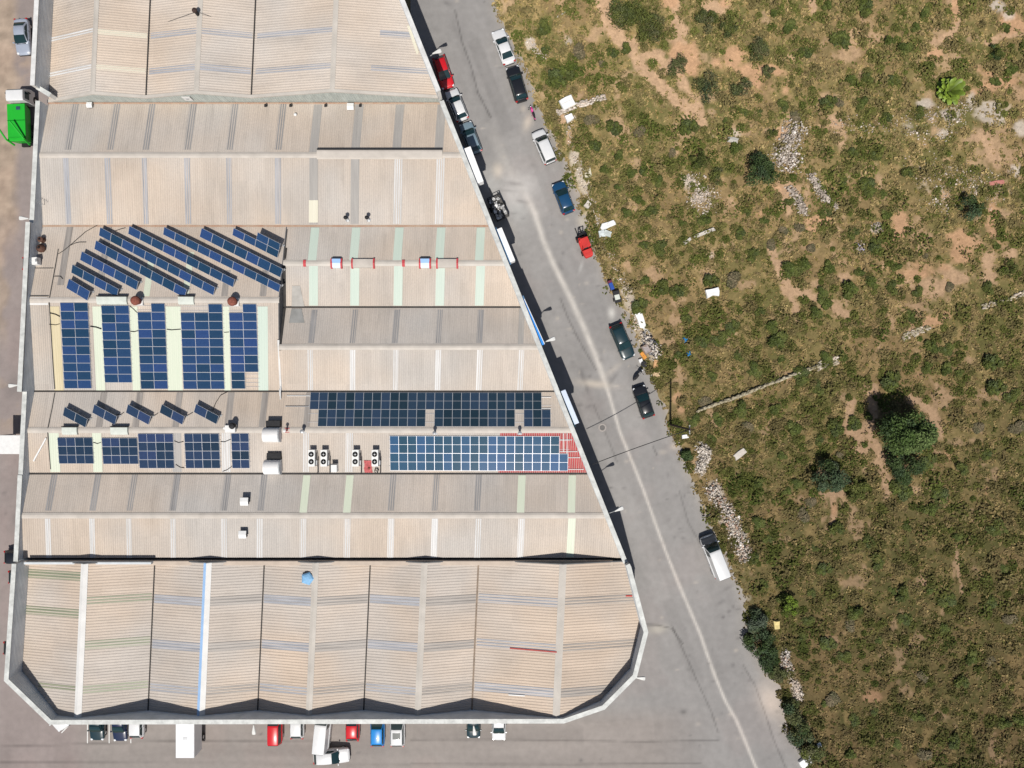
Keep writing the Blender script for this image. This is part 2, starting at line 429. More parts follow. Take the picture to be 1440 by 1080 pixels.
# ---- the scrub field
BLOBS = [  # px, py, rx, ry, weight, kind   d dirt  o orange soil  p pale stones  g green
    (848, 5, 8, 16, 1, 'd'), (853, 28, 8, 14, 1, 'd'), (868, 48, 11, 9, 1, 'd'), (886, 66, 13, 10, 1, 'd'), (898, 92, 10, 14, .9, 'd'), (915, 108, 14, 8, .9, 'd'),
    (930, 122, 11, 8, .9, 'd'), (955, 148, 12, 10, .9, 'd'), (972, 165, 14, 9, .8, 'd'), (988, 175, 9, 9, .8, 'd'), (985, 140, 18, 9, .6, 'd'), (958, 118, 10, 16, .7, 'd'),
    (951, 48, 16, 16, 1, 'd'), (962, 80, 20, 22, 1.1, 'o'), (945, 5, 14, 10, .9, 'o'), (1010, 12, 22, 10, 1, 'd'), (1022, 5, 14, 12, .8, 'o'), (925, 78, 12, 8, .8, 'd'),
    (1006, 85, 14, 14, .6, 'o'), (1030, 80, 16, 14, .8, 'o'), (1048, 100, 12, 10, .7, 'o'), (1062, 100, 24, 10, .8, 'o'), (1050, 130, 30, 10, .7, 'o'), (1062, 118, 10, 14, .8, 'o'),
    (1098, 105, 18, 12, .7, 'o'), (1105, 120, 10, 22, .7, 'o'), (1108, 136, 8, 14, .6, 'o'), (1082, 120, 14, 12, .6, 'o'), (1090, 188, 16, 16, .6, 'o'), (1142, 10, 8, 14, .7, 'd'),
    (1342, 10, 5, 20, .9, 'o'), (1344, 38, 6, 14, .9, 'd'), (1325, 52, 10, 8, .8, 'd'), (1310, 75, 12, 10, .8, 'o'), (1295, 90, 18, 10, .6, 'd'), (1300, 110, 22, 16, .6, 'd'),
    (1385, 100, 16, 14, .8, 'o'), (1395, 120, 34, 14, .8, 'o'), (1425, 30, 22, 16, .9, 'o'), (1398, 10, 22, 12, .8, 'p'), (1418, 22, 12, 12, .8, 'p'), (1392, 60, 12, 6, .9, 'd'), (1420, 50, 20, 6, .8, 'd'),
    (1390, 160, 22, 18, 1, 'p'), (1435, 180, 12, 16, .9, 'p'), (1375, 195, 18, 10, .9, 'd'), (1390, 212, 8, 18, .9, 'd'), (1400, 228, 6, 10, .8, 'd'), (1425, 240, 12, 12, .9, 'p'),
    (1298, 148, 14, 8, 1, 'p'), (1335, 162, 18, 9, 1, 'p'), (1362, 145, 8, 14, .6, 'p'), (1325, 190, 10, 12, .7, 'p'), (1275, 180, 14, 8, .5, 'p'), (1320, 205, 26, 8, .5, 'o'),
    (1170, 175, 24, 16, .7, 'd'), (1182, 200, 14, 22, .7, 'd'), (1108, 200, 16, 20, .5, 'p'), (1175, 215, 12, 12, .6, 'o'), (1195, 240, 18, 12, .5, 'o'), (1330, 235, 60, 22, .5, 'd'),
    (1390, 262, 40, 12, .6, 'p'), (1300, 262, 50, 16, .4, 'p'), (1320, 280, 30, 14, .55, 'd'), (1102, 272, 10, 18, .9, 'd'), (1108, 295, 8, 14, .9, 'd'), (1068, 300, 8, 8, .7, 'o'), (1095, 265, 10, 16, .6, 'o'),
    (1148, 311, 20, 7, 1.2, 'o'), (1140, 322, 8, 6, .9, 'o'), (1266, 318, 10, 16, 1.1, 'o'), (1262, 330, 14, 10, .9, 'o'), (1208, 283, 6, 14, .6, 'd'), (1185, 315, 12, 10, .4, 'o'),
    (1352, 352, 14, 20, 1.2, 'o'), (1335, 335, 30, 12, .8, 'o'), (1390, 310, 10, 30, .9, 'o'), (1405, 305, 26, 10, .6, 'd'), (1380, 345, 24, 14, .7, 'o'), (1395, 365, 24, 18, .8, 'd'), (1420, 355, 18, 12, .7, 'd'),
    (1310, 345, 30, 18, .65, 'd'), (1300, 375, 26, 16, .65, 'o'), (1285, 385, 20, 8, .8, 'o'), (1310, 405, 44, 18, .75, 'd'), (1295, 428, 30, 16, .7, 'd'), (1345, 385, 40, 14, .7, 'd'), (1390, 390, 12, 12, .9, 'd'),
    (1300, 452, 24, 8, 1, 'o'), (1285, 465, 16, 6, .9, 'd'), (1325, 445, 14, 8, .8, 'o'), (1258, 455, 16, 8, .5, 'd'), (1240, 372, 8, 10, .5, 'd'), (1165, 335, 16, 12, .4, 'd'),
    (1083, 360, 8, 12, .8, 'd'), (1095, 380, 7, 14, 1, 'd'), (1102, 400, 8, 12, 1, 'd'), (1120, 410, 20, 9, 1, 'd'), (1148, 418, 20, 8, .8, 'd'), (1168, 428, 18, 9, .9, 'd'), (1180, 440, 16, 9, .8, 'd'),
    (1186, 390, 12, 10, .7, 'd'), (1118, 432, 8, 22, .6, 'd'), (1088, 440, 8, 16, .5, 'd'), (1210, 420, 8, 12, .6, 'd'), (1190, 370, 10, 8, .5, 'd'), (1150, 400, 12, 8, .3, 'd'),
    (1215, 545, 14, 16, .75, 'd'), (1225, 568, 10, 20, .7, 'd'), (1185, 560, 10, 18, .6, 'd'), (1192, 590, 9, 22, .85, 'd'), (1205, 610, 14, 12, 1, 'd'), (1212, 630, 16, 9, 1, 'd'), (1222, 600, 10, 22, .8, 'd'),
    (1240, 650, 14, 16, .8, 'd'), (1245, 680, 12, 18, .8, 'd'), (1245, 695, 9, 16, .7, 'd'), (1285, 565, 18, 12, .75, 'd'), (1310, 580, 14, 20, .7, 'd'), (1320, 605, 8, 12, .7, 'd'), (1330, 640, 9, 14, .8, 'o'), (1305, 660, 12, 7, .7, 'd'),
    (1172, 692, 20, 10, .9, 'd'), (1125, 700, 14, 8, .6, 'd'), (1172, 715, 6, 18, .7, 'o'), (1150, 640, 24, 8, .5, 'd'), (1255, 545, 30, 8, .5, 'd'), (1290, 530, 16, 10, .5, 'o'), (1288, 690, 10, 10, .7, 'd'), (1328, 705, 10, 12, .6, 'd'),
    (1242, 738, 7, 14, .6, 'd'), (1295, 820, 10, 12, .6, 'd'), (1300, 838, 14, 6, .5, 'd'), (1340, 800, 5, 26, .5, 'd'), (1325, 865, 8, 12, .45, 'd'), (1145, 885, 8, 14, .5, 'd'), (1144, 905, 5, 14, .4, 'o'),
    (1224, 978, 15, 8, 1.0, 'o'), (1318, 1005, 22, 12, .6, 'd'), (1340, 995, 9, 5, .6, 'o'), (1255, 968, 10, 6, .4, 'd'), (1385, 685, 6, 8, .7, 'o'), (1390, 745, 6, 10, .4, 'd'), (1420, 835, 16, 8, .35, 'd'), (1190, 795, 10, 6, .35, 'd'),
    (1100, 545, 10, 6, .4, 'd'), (1020, 520, 8, 5, .3, 'd'), (1000, 455, 10, 6, .35, 'd'), (1060, 440, 7, 10, .5, 'o'), (885, 375, 10, 6, .5, 'o'), (950, 368, 14, 16, .35, 'd'), (1042, 300, 12, 12, .4, 'd'),
    # verge litter and gravel beside the road
    (800, 60, 8, 14, .6, 'p'), (745, 62, 8, 12, .8, 'p'), (772, 80, 8, 8, .6, 'p'), (792, 172, 8, 12, .8, 'd'), (800, 195, 8, 14, .8, 'd'), (806, 222, 8, 14, 1, 'p'), (815, 245, 7, 14, 1, 'p'), (822, 262, 8, 10, 1, 'p'),
    (803, 165, 8, 6, 1, 'p'), (825, 300, 8, 6, .6, 'p'), (846, 328, 10, 10, .6, 'p'), (850, 360, 6, 12, .6, 'd'), (880, 408, 10, 8, 1, 'p'), (885, 425, 8, 14, 1, 'p'), (895, 450, 8, 20, .9, 'p'), (905, 478, 10, 14, .9, 'p'),
    (920, 500, 9, 12, .7, 'p'), (922, 525, 6, 10, .7, 'o'), (950, 560, 8, 12, .8, 'o'), (957, 575, 8, 8, .8, 'o'), (990, 640, 12, 14, .8, 'p'), (985, 660, 7, 14, .6, 'p'), (1005, 690, 12, 14, .9, 'p'), (1020, 720, 14, 18, 1, 'p'),
    (1035, 745, 14, 18, .9, 'p'), (1044, 775, 10, 14, .9, 'p'), (1044, 805, 8, 18, .5, 'd'), (1050, 840, 10, 8, .8, 'p'), (1066, 868, 7, 10, .7, 'p'), (1103, 925, 8, 16, 1, 'p'), (1110, 945, 8, 10, .9, 'p'), (1118, 970, 10, 14, .9, 'p'),
    (1130, 1058, 8, 8, .8, 'p'), (1150, 1045, 6, 6, .7, 'p'), (970, 255, 18, 16, .6, 'p'), (985, 280, 22, 16, .6, 'p'), (1000, 360, 10, 6, .5, 'p'), (985, 352, 10, 6, .4, 'p'), (1190, 250, 14, 20, .4, 'p'), (1205, 350, 10, 10, .5, 'p'), (1230, 322, 10, 8, .6, 'p'),
    (1025, 190, 18, 8, .5, 'p'), (1000, 195, 12, 10, .4, 'p'), (880, 195, 10, 10, .35, 'd'), (1225, 500, 14, 12, .4, 'p'), (1290, 510, 24, 8, .4, 'd'),
    # greener ground
    (765, 40, 16, 26, .8, 'g'), (800, 105, 26, 20, .7, 'g'), (850, 80, 24, 14, .5, 'g'), (880, 20, 30, 30, .9, 'g'), (1265, 45, 46, 40, .5, 'g'), (1050, 690, 40, 60, .7, 'g'), (1030, 660, 16, 30, .6, 'g'),
    (960, 500, 14, 16, .6, 'g'), (870, 190, 30, 24, .5, 'g'), (1200, 690, 26, 16, .6, 'g'), (1110, 690, 18, 16, .5, 'g'), (1060, 820, 20, 30, .4, 'g'), (1400, 760, 26, 20, .4, 'g'), (930, 430, 30, 20, .4, 'g'), (1160, 410, 20, 14, .3, 'g'),
    (1230, 225, 24, 14, .5, 'g'), (1240, 260, 24, 16, .5, 'g'), (960, 600, 16, 16, .6, 'g'), (1020, 610, 40, 14, .4, 'g')]
def zone(px, py, kinds, wob):
    t = np.zeros(px.shape)
    for (bx, by, rx, ry, a, k) in BLOBS:
        if k not in kinds: continue
        if k in 'do' and bx > 1230 and by < 480: rx, ry, a = rx * 1.25, ry * 1.2, a * .95
        elif k in 'do' and 900 < bx < 1130 and by < 210: rx, ry, a = rx * 1.15, ry * 1.15, a * 1.0
        m = (np.abs(px - bx) < rx * 2.2 + 6) & (np.abs(py - by) < ry * 2.2 + 6)
        if not m.any(): continue
        e = ((px[m] - bx) / rx) ** 2 + ((py[m] - by) / ry) ** 2
        t[m] = np.maximum(t[m], a * np.exp(-e * 0.75))
    return np.clip(sstep(t + wob, .38, .72), 0, 1)
PATHS = [([(843, -10), (847, 15), (853, 35), (866, 52), (882, 66), (893, 82), (902, 100), (918, 112), (932, 124), (950, 142), (968, 156), (985, 170)], 7.5),
         ([(945, 0), (950, 30), (955, 60), (950, 85), (935, 100), (925, 84), (905, 78)], 7), ([(950, 90), (958, 112), (972, 138), (985, 160)], 5.5),
         ([(1343, -5), (1345, 30), (1335, 50), (1312, 60)], 4), ([(1378, 188), (1388, 208), (1398, 228)], 4.5), ([(1385, 62), (1405, 52), (1430, 48)], 4),
         ([(1084, 350), (1094, 378), (1100, 398), (1112, 410), (1140, 418), (1168, 430), (1190, 446)], 4.5), ([(1104, 405), (1116, 430), (1120, 450)], 3.5),
         ([(1195, 565), (1192, 590), (1205, 612), (1212, 632)], 5.5), ([(1228, 545), (1226, 580), (1222, 605)], 5), ([(1215, 600), (1238, 645), (1247, 690)], 5.5),
         ([(1280, 560), (1310, 582), (1322, 606)], 6), ([(1168, 690), (1172, 718), (1170, 740)], 4), ([(1342, 770), (1345, 800), (1352, 830)], 2.5), ([(1108, 262), (1104, 290)], 5)]
def masks(x, y):
    px, py = pix(x, y)
    n = fbm(x, y, 1.6, 4, 4); n2 = fbm(x, y, 5.5, 6, 3)
    wob = (n - .5) * .9
    d = zone(px, py, 'd', wob); o = zone(px, py, 'o', wob); p = zone(px, py, 'p', wob); g = zone(px, py, 'g', (n2 - .5) * .6)
    # scattered bare spots everywhere, fewer in the lower right
    sp = sstep(fbm(x, y, 2.4, 8, 4), np.interp(py, [0, 300, 500, 1080], [.60, .62, .64, .66]), .74) * .7
    d = np.maximum(d, sp * (1 - g))
    for ln, wd in PATHS:
        dd = seg_dist(px, py, ln) + (n - .5) * 11
        d = np.maximum(d, sstep(-dd, -wd * 1.35, -wd * .75))
    return px, py, n, n2, d, o, p, g
def mixc(c, k, col):
    return c * (1 - k[:, None]) + np.array(col)[None, :] * k[:, None]
def field_cols(x, y):
    px, py, n, n2, d, o, p, g = masks(x, y)
    n3 = fbm(x, y, .55, 2, 3)
    c = np.tile(np.array([[0.190, 0.150, 0.064]]), (len(x), 1))
    c = mixc(c, sstep(n2, .40, .62), (0.125, 0.115, 0.042))
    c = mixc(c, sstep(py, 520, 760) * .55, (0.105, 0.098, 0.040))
    c = mixc(c, sstep(fbm(x, y, 8, 10, 3), .5, .66) * .7, (0.23, 0.155, 0.080))
    c = mixc(c, sstep(n, .5, .75) * .7, (0.30, 0.215, 0.10))
    c = mixc(c, g * .8, (0.105, 0.110, 0.032))
    c = mixc(c, d * .95, (0.412, 0.274, 0.170)); c = mixc(c, o * .95, (0.43, 0.262, 0.152)); c = mixc(c, p * .85, (0.46, 0.40, 0.335))
    e = px - np.interp(py, _ey, _ex)
    k = np.exp(-np.clip(e, 0, 400) / 10.0) * .75
    c = mixc(c, k * (0.4 + .6 * n), (0.33, 0.265, 0.14))
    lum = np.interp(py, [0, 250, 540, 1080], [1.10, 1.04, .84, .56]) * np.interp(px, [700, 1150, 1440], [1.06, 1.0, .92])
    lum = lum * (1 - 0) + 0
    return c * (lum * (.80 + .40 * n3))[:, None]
def field_z(x, y):
    e = np.clip((x - edge_x(y)) / 2.0, 0, 1)
    return 0.012 + e * (0.05 + .35 * fbm(x, y, 9, 3, 3) + .16 * fbm(x, y, 1.5, 5, 3))
ys = np.arange(-58, 60, .24); us = np.linspace(0, 1, 380)
YY, UU = np.meshgrid(ys, us, indexing='ij')
wob = (fbm(YY[:, :1] * 0 + 3.3, YY[:, :1], 1.1, 7, 3) - .5) * 1.5
x0 = edge_x(YY) + wob
XX = x0 + (86 - x0) * UU
fx = XX.ravel(); fy = YY.ravel(); fz = field_z(fx, fy)
fz = np.where(UU.ravel() == 0, -0.02, fz)
idx = np.arange(fx.size).reshape(XX.shape)
ff = np.stack([idx[:-1, :-1], idx[:-1, 1:], idx[1:, 1:], idx[1:, :-1]], -1).reshape(-1, 4)
m_field = M_attr('field_soil', 0.95, 0.05, 3.0, 0.15, 14.0, 0.20)
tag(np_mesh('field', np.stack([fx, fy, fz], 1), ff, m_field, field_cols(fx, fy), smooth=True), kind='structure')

# ---- low scrub and dry grass that nobody could count
m_leaf = M_attr('scrub_leaves', 0.8, 0.15, 0.9, 0.12, 5.0, 0.0)
def field_points(n):
    y = rng.uniform(-54, 54, n); x = rng.uniform(-4, 78, n)
    k = x > edge_x(y) - .3 + rng.normal(0, .25, n)
    return x[k], y[k]
def scrub(name, label, n_try, kblade, pal, rad, hgt, leaf, acc):
    x, y = field_points(n_try)
    px, py, n, n2, d, o, p, g = masks(x, y)
    k = rng.random(len(x)) < acc(px, py, n, n2, np.maximum(d, o), p, g, x, y)
    x, y, n2, g, px, py = x[k], y[k], n2[k], g[k], px[k], py[k]
    R = rng.uniform(*rad, len(x)) * (0.7 + .8 * rng.random(len(x)) ** 3)
    hh = rng.uniform(*hgt, len(x)) * R
    col = pal(x, y, n2, g, px, py)
    nb = kblade
    a = rng.uniform(0, 2 * np.pi, (len(x), nb)); rr = np.sqrt(rng.random((len(x), nb)))
    cx = x[:, None] + np.cos(a) * rr * R[:, None]; cy = y[:, None] + np.sin(a) * rr * R[:, None]
    cz = field_z(x, y)[:, None] + hh[:, None] * (1 - rr ** 2) * rng.uniform(.35, 1, (len(x), nb)) + .03
    cen = np.stack([cx.ravel(), cy.ravel(), cz.ravel()], 1)
    sz = rng.uniform(leaf[0], leaf[1], len(cen)) * np.repeat(.7 + .6 * R / rad[1], nb)
    cc = np.repeat(col, nb, axis=0) * rng.uniform(.72, 1.28, (len(cen), 1))
    v, f, c = leaf_arrays(cen, sz, cc, .75, .62)
    o_ = np_mesh(name, v, f, m_leaf, c)
    tag(o_, label, name.replace('_', ' '), kind='stuff')
def palmix(*cols):
    C = np.array(cols)
    return lambda k: C[k]
def pal_scrub(x, y, n2, g, px, py):
    r = rng.random(len(x)) * .8 + n2 * .5 - g * .35
    C = np.array([(0.066, 0.080, 0.017), (0.090, 0.098, 0.023), (0.122, 0.116, 0.033), (0.155, 0.130, 0.049), (0.190, 0.144, 0.066), (0.28, 0.21, 0.092)])
    i = np.clip((r * 6).astype(int), 0, 5)
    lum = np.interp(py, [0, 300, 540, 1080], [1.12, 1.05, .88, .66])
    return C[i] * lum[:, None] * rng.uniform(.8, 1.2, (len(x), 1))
def pal_grass(x, y, n2, g, px, py):
    r = rng.random(len(x))
    C = np.array([(0.38, 0.275, 0.115), (0.31, 0.215, 0.09), (0.23, 0.165, 0.07), (0.22, 0.175, 0.055)])
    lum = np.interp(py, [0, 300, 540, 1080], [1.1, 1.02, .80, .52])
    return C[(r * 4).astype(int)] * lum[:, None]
def acc_scrub(px, py, n, n2, d, p, g, x, y):
    cl = sstep(fbm(x, y, 2.0, 9, 3), .36, .60)
    return np.clip((.25 + .75 * cl) * (1 - .93 * d) * (1 - .8 * p) + .25 * g, 0, 1)
def acc_grass(px, py, n, n2, d, p, g, x, y):
    e = px - np.interp(py, _ey, _ex)
    return np.clip((.35 + .4 * np.exp(-np.clip(e, 0, 999) / 14)) * (1 - .85 * d) * (1 - .7 * p), 0, 1)
scrub('low_scrub', 'low olive and brown scrub covering the field beside the road', 44000, 12, pal_scrub, (.16, .55), (.28, .6), (.13, .34), acc_scrub)
def acc_clump(px, py, n, n2, d, p, g, x, y):
    cl = sstep(fbm(x, y, 4.5, 3, 3), .40, .58)
    return np.clip((.15 + .85 * cl) * (1 - .97 * d) * (1 - .9 * p) + .35 * g, 0, 1)
def pal_clump(x, y, n2, g, px, py):
    r = np.clip(rng.random(len(x)) * .75 + n2 * .5 - g * .4, 0, .99)
    C = np.array([(0.056, 0.074, 0.014), (0.075, 0.089, 0.019), (0.094, 0.100, 0.025), (0.113, 0.106, 0.033), (0.140, 0.115, 0.047)])
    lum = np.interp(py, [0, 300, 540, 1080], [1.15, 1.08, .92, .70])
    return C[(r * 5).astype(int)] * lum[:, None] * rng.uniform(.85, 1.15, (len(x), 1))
scrub('scrub_thicket', 'knee high olive green scrub clumps merging into each other in the field', 5600, 85, pal_clump, (.40, 1.05), (.42, .72), (.14, .34), acc_clump)
scrub('dry_grass', 'straw coloured dry grass between the shrubs of the field', 62000, 6, pal_grass, (.08, .26), (.3, .6), (.10, .22), acc_grass)
# ------------------------------------------------------------------ materials of the works
ROOF = (0.475, 0.418, 0.360)
def roof_mat(name, col, along, dirt=0.05):
    m, nt, b = _nodes(name)
    N, L = nt.nodes, nt.links
    g = N.new('ShaderNodeNewGeometry')
    def noise(sc, st, lo, hi, a, b_, det=5):
        mp = N.new('ShaderNodeMapping'); mp.inputs['Scale'].default_value = st
        L.new(g.outputs['Position'], mp.inputs['Vector'])
        n = N.new('ShaderNodeTexNoise'); n.inputs['Scale'].default_value = sc; n.inputs['Detail'].default_value = det
        L.new(mp.outputs[0], n.inputs['Vector'])
        r = N.new('ShaderNodeMapRange'); r.inputs['From Min'].default_value = lo; r.inputs['From Max'].default_value = hi
        r.inputs['To Min'].default_value = a; r.inputs['To Max'].default_value = b_
        L.new(n.outputs['Fac'], r.inputs['Value']); return r.outputs[0]
    st = (4.0, .12, 1) if along == 'y' else (.12, 4.0, 1)
    f1 = noise(1.0, st, .3, .7, 1 - dirt, 1 + dirt * .6)
    f2 = noise(.13, (1, 1, 1), .3, .7, .90, 1.08, 3)
    f3 = noise(5.0, (1, 1, 1), .3, .7, .95, 1.05)
    def sheets(w_, l_, amt):
        vm = N.new('ShaderNodeVectorMath'); vm.operation = 'SNAP'
        sz = (w_, l_, 100) if along == 'y' else (l_, w_, 100)
        vm.inputs[1].default_value = sz
        L.new(g.outputs['Position'], vm.inputs[0])
        wn = N.new('ShaderNodeTexWhiteNoise'); wn.noise_dimensions = '2D'; L.new(vm.outputs[0], wn.inputs['Vector'])
        r = N.new('ShaderNodeMapRange'); r.inputs['To Min'].default_value = 1 - amt; r.inputs['To Max'].default_value = 1 + amt
        L.new(wn.outputs['Value'], r.inputs['Value']); return r.outputs[0]
    f4 = sheets(1.04, 6.0, .035)
    st9 = (1.2, .10, 1) if along == 'y' else (.10, 1.2, 1)
    f5 = noise(1.6, st9, .56, .74, 1.0, .91, 6)
    hue = noise(.09, (1, 1, 1), .35, .65, 0, 1, 2)
    mx = N.new('ShaderNodeMix'); mx.data_type = 'RGBA'
    c = Vector(col); grey = (c.x + c.y + c.z) / 3
    mx.inputs['A'].default_value = (*(c * .62 + Vector((grey,) * 3) * .38), 1)
    mx.inputs['B'].default_value = (c.x * 1.04, c.y * .995, c.z * .955, 1)
    L.new(hue, mx.inputs['Factor'])
    res = mx.outputs['Result']
    for f in (f1, f2, f3, f4, f5):
        v = N.new('ShaderNodeVectorMath'); v.operation = 'SCALE'
        L.new(res, v.inputs[0]); L.new(f, v.inputs['Scale']); res = v.outputs[0]
    L.new(res, b.inputs['Base Color'])
    b.inputs['Roughness'].default_value = .62; b.inputs['Specular IOR Level'].default_value = .3
    return m
m_roof_y = roof_mat('tan_sheet', ROOF, 'y'); m_roof_x = roof_mat('tan_sheet_cross', ROOF, 'x')
m_roof_f = roof_mat('tan_sheet_warm', (0.485, 0.412, 0.342), 'x', .045)
m_roof_n = roof_mat('tan_sheet_pale', (0.50, 0.435, 0.37), 'x', .05)
m_roof_g = roof_mat('grey_sheet', (0.435, 0.395, 0.355), 'y')
def sk_mat(name, a, b_, along, rough=.5):
    st = (5, .25, 1) if along == 'y' else (.25, 5, 1)
    return M(name, a, rough, scale=.7, stretch=st, col2=b_, spec=.4)
SKM = {}
for al in 'xy':
    SKM['dirty' + al] = sk_mat('dirty_rooflight_' + al, (.20, .195, .195), (.33, .32, .315), al)
    SKM['grey' + al] = sk_mat('grey_rooflight_' + al, (.285, .27, .255), (.37, .35, .325), al)
    SKM['pale' + al] = sk_mat('pale_rooflight_' + al, (.46, .455, .445), (.63, .625, .62), al)
    SKM['mint' + al] = sk_mat('mint_rooflight_' + al, (.45, .53, .46), (.49, .56, .49), al)
    SKM['lime' + al] = sk_mat('lime_rooflight_' + al, (.52, .57, .45), (.57, .60, .49), al)
    SKM['cream' + al] = sk_mat('cream_rooflight_' + al, (.58, .55, .44), (.64, .61, .50), al)
    SKM['sand' + al] = sk_mat('sand_rooflight_' + al, (.50, .43, .27), (.58, .50, .33), al)
    SKM['moss' + al] = sk_mat('mossy_rooflight_' + al, (.19, .21, .145), (.30, .31, .22), al)
    SKM['brown' + al] = sk_mat('brown_rooflight_' + al, (.21, .19, .175), (.36, .33, .30), al)
    SKM['blue' + al] = sk_mat('bluish_rooflight_' + al, (.24, .25, .275), (.42, .42, .44), al)
m_cop = M('white_coping', (.50, .51, .49), .6, .24, 1.3, spec=.4)
m_cop_w = M('white_wall_top', (.58, .58, .57), .6, .18, 1.3, spec=.4)
m_wall = M('grey_cladding', (.55, .58, .60), .6, .12, .7, spec=.3)
m_wall_out = M('outer_render', (.55, .53, .50), .8, .1, .4)
m_gable = M('green_grey_cladding', (.40, .43, .40), .6, .15, .6, stretch=(3, 1, 1))
m_cap = M('ridge_capping', (.47, .435, .39), .55, .12, .5)
m_capx = M('light_ridge_capping', (.46, .42, .375), .6, .12, .7)
m_capw = M('white_ridge_capping', (.66, .65, .63), .55, .1, .5)
m_gut = M('dark_gutter', (.035, .032, .03), .7, .3, 1.0)
m_rust = M('rusty_flashing', (.36, .20, .13), .8, .25, 1.0, col2=(.42, .33, .25))
m_blue = M('blue_paint', (.12, .32, .62), .45, .08, 1.0); m_blue2 = M('pale_blue_paint', (.30, .47, .72), .5, .08, 1.0)
m_steel = M('galvanised_steel', (.42, .43, .44), .4, .12, 3.0, metal=.5)
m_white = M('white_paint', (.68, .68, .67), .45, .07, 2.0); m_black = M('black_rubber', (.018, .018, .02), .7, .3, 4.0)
m_red = M('red_paint', (.50, .035, .03), .45, .15, 2.0); m_redroof = M('red_roof_paint', (.36, .050, .055), .6, .18, 1.4)

# ------------------------------------------------------------------ outline of the works
def wx(y): return -55.6 - .05 * (33.8 - y)                       # outer west face
E0 = P(625, 145, 8.0); E1 = P(870, 760, 8.0)
def ex(y): return E0.x + (E1.x - E0.x) * (y - E0.y) / (E1.y - E0.y)  # outer east face
def Yp(py, z): return (540 - py) * (H - z) / F
ZN, ZA, ZD, ZF = 8.9, 7.85, 7.6, 8.8
yNA = Yp(141, 8.0); yBD = Yp(545, 8.2); yEF = Yp(789, 7.6)
CORN = [P(887, 797, ZF), P(911, 889, ZF), P(895, 952, ZF), P(850, 997, ZF), P(793, 1016.5, ZF), P(70, 1018, ZF), P(6.5, 957, ZF)]
CORN = [Vector((c.x, c.y)) for c in CORN]
TH = .42
WEST_IN = (Vector((wx(0) + TH, 0, 0)), Vector((-1, .05, 0)).normalized())
_ed = Vector((E1.x - E0.x, E1.y - E0.y, 0)).normalized(); _en = Vector((-_ed.y, _ed.x, 0))
if _en.x < 0: _en = -_en
EAST_IN = (Vector((E0.x, E0.y, 0)) - _en * TH, _en)

def offset_poly(pts, d):
    """open polyline moved d to its left-hand side, mitred"""
    out = []
    for i, p in enumerate(pts):
        ds = []
        if i > 0: ds.append((pts[i] - pts[i - 1]).normalized())
        if i < len(pts) - 1: ds.append((pts[i + 1] - pts[i]).normalized())
        ns = [Vector((-t.y, t.x)) for t in ds]
        n = sum(ns, Vector((0, 0))).normalized()
        out.append(p + n * (d / max(.3, n.dot(ns[0]))))
    return out
def wall_run(parent, pts, z1, inner=-1, cop=m_cop, label=None):
    """wall with corrugated inner lining and a coping; inner side lies to the left (-1: right) of the run"""
    s = -1 if inner < 0 else 1
    ins = offset_poly(pts, s * TH)
    mb = MB()
    for i in range(len(pts) - 1):
        a, b, c, d = pts[i], pts[i + 1], ins[i + 1], ins[i]
        mb.prism([a, b, c, d], 0, z1, 0)
    o = mb.build('wall', [m_wall_out], parent, world=True)
    # inner lining, horizontal corrugated sheets
    ml = MB()
    ln = offset_poly(pts, s * (TH + .03))
    zs = np.arange(3.2, z1 - .05, .12)
    for i in range(len(pts) - 1):
        vs = []; fs = []
        for j, z in enumerate(zs):
            e = .035 if j % 2 else 0.0
            q = offset_poly(pts, s * (TH + .012 + e))
            vs += [(q[i].x, q[i].y, z), (q[i + 1].x, q[i + 1].y, z)]
        for j in range(len(zs) - 1):
            fs.append((2 * j, 2 * j + 1, 2 * j + 3, 2 * j + 2))
        ml.add(vs, fs)
    ml.build('wall_lining', m_wall, o, world=True)
    mc = MB()
    oc, ic = offset_poly(pts, -s * .05), offset_poly(pts, s * (TH + .06))
    for i in range(len(pts) - 1):
        mc.prism([oc[i], oc[i + 1], ic[i + 1], ic[i]], z1 + .002, z1 + .06)
    # joints in the coping
    mc.build('coping', cop, o, world=True)
    return o

# ------------------------------------------------------------------ roofs
def corr(mb, fn, u0, u1, pitch, h, mi=0, dz=0.0, flat=.5, nv=1):
    n = max(1, int(round((u1 - u0) / pitch)))
    prof = []
    for i in range(n):
        b = u0 + (u1 - u0) * i / n; p = (u1 - u0) / n
        prof += [(b, 0), (b + p * flat, 0), (b + p * (flat + .13), h), (b + p * .87, h)]
    prof.append((u1, 0))
    vs = []; fs = []
    for (u, z) in prof:
        for k in range(nv + 1):
            q = fn(u, k / nv); vs.append((q.x, q.y, q.z + z + dz))
    for i in range(len(prof) - 1):
        for k in range(nv):
            a = i * (nv + 1) + k
            fs.append((a, a + nv + 1, a + nv + 2, a + 1))
    mb.add(vs, fs, mi)

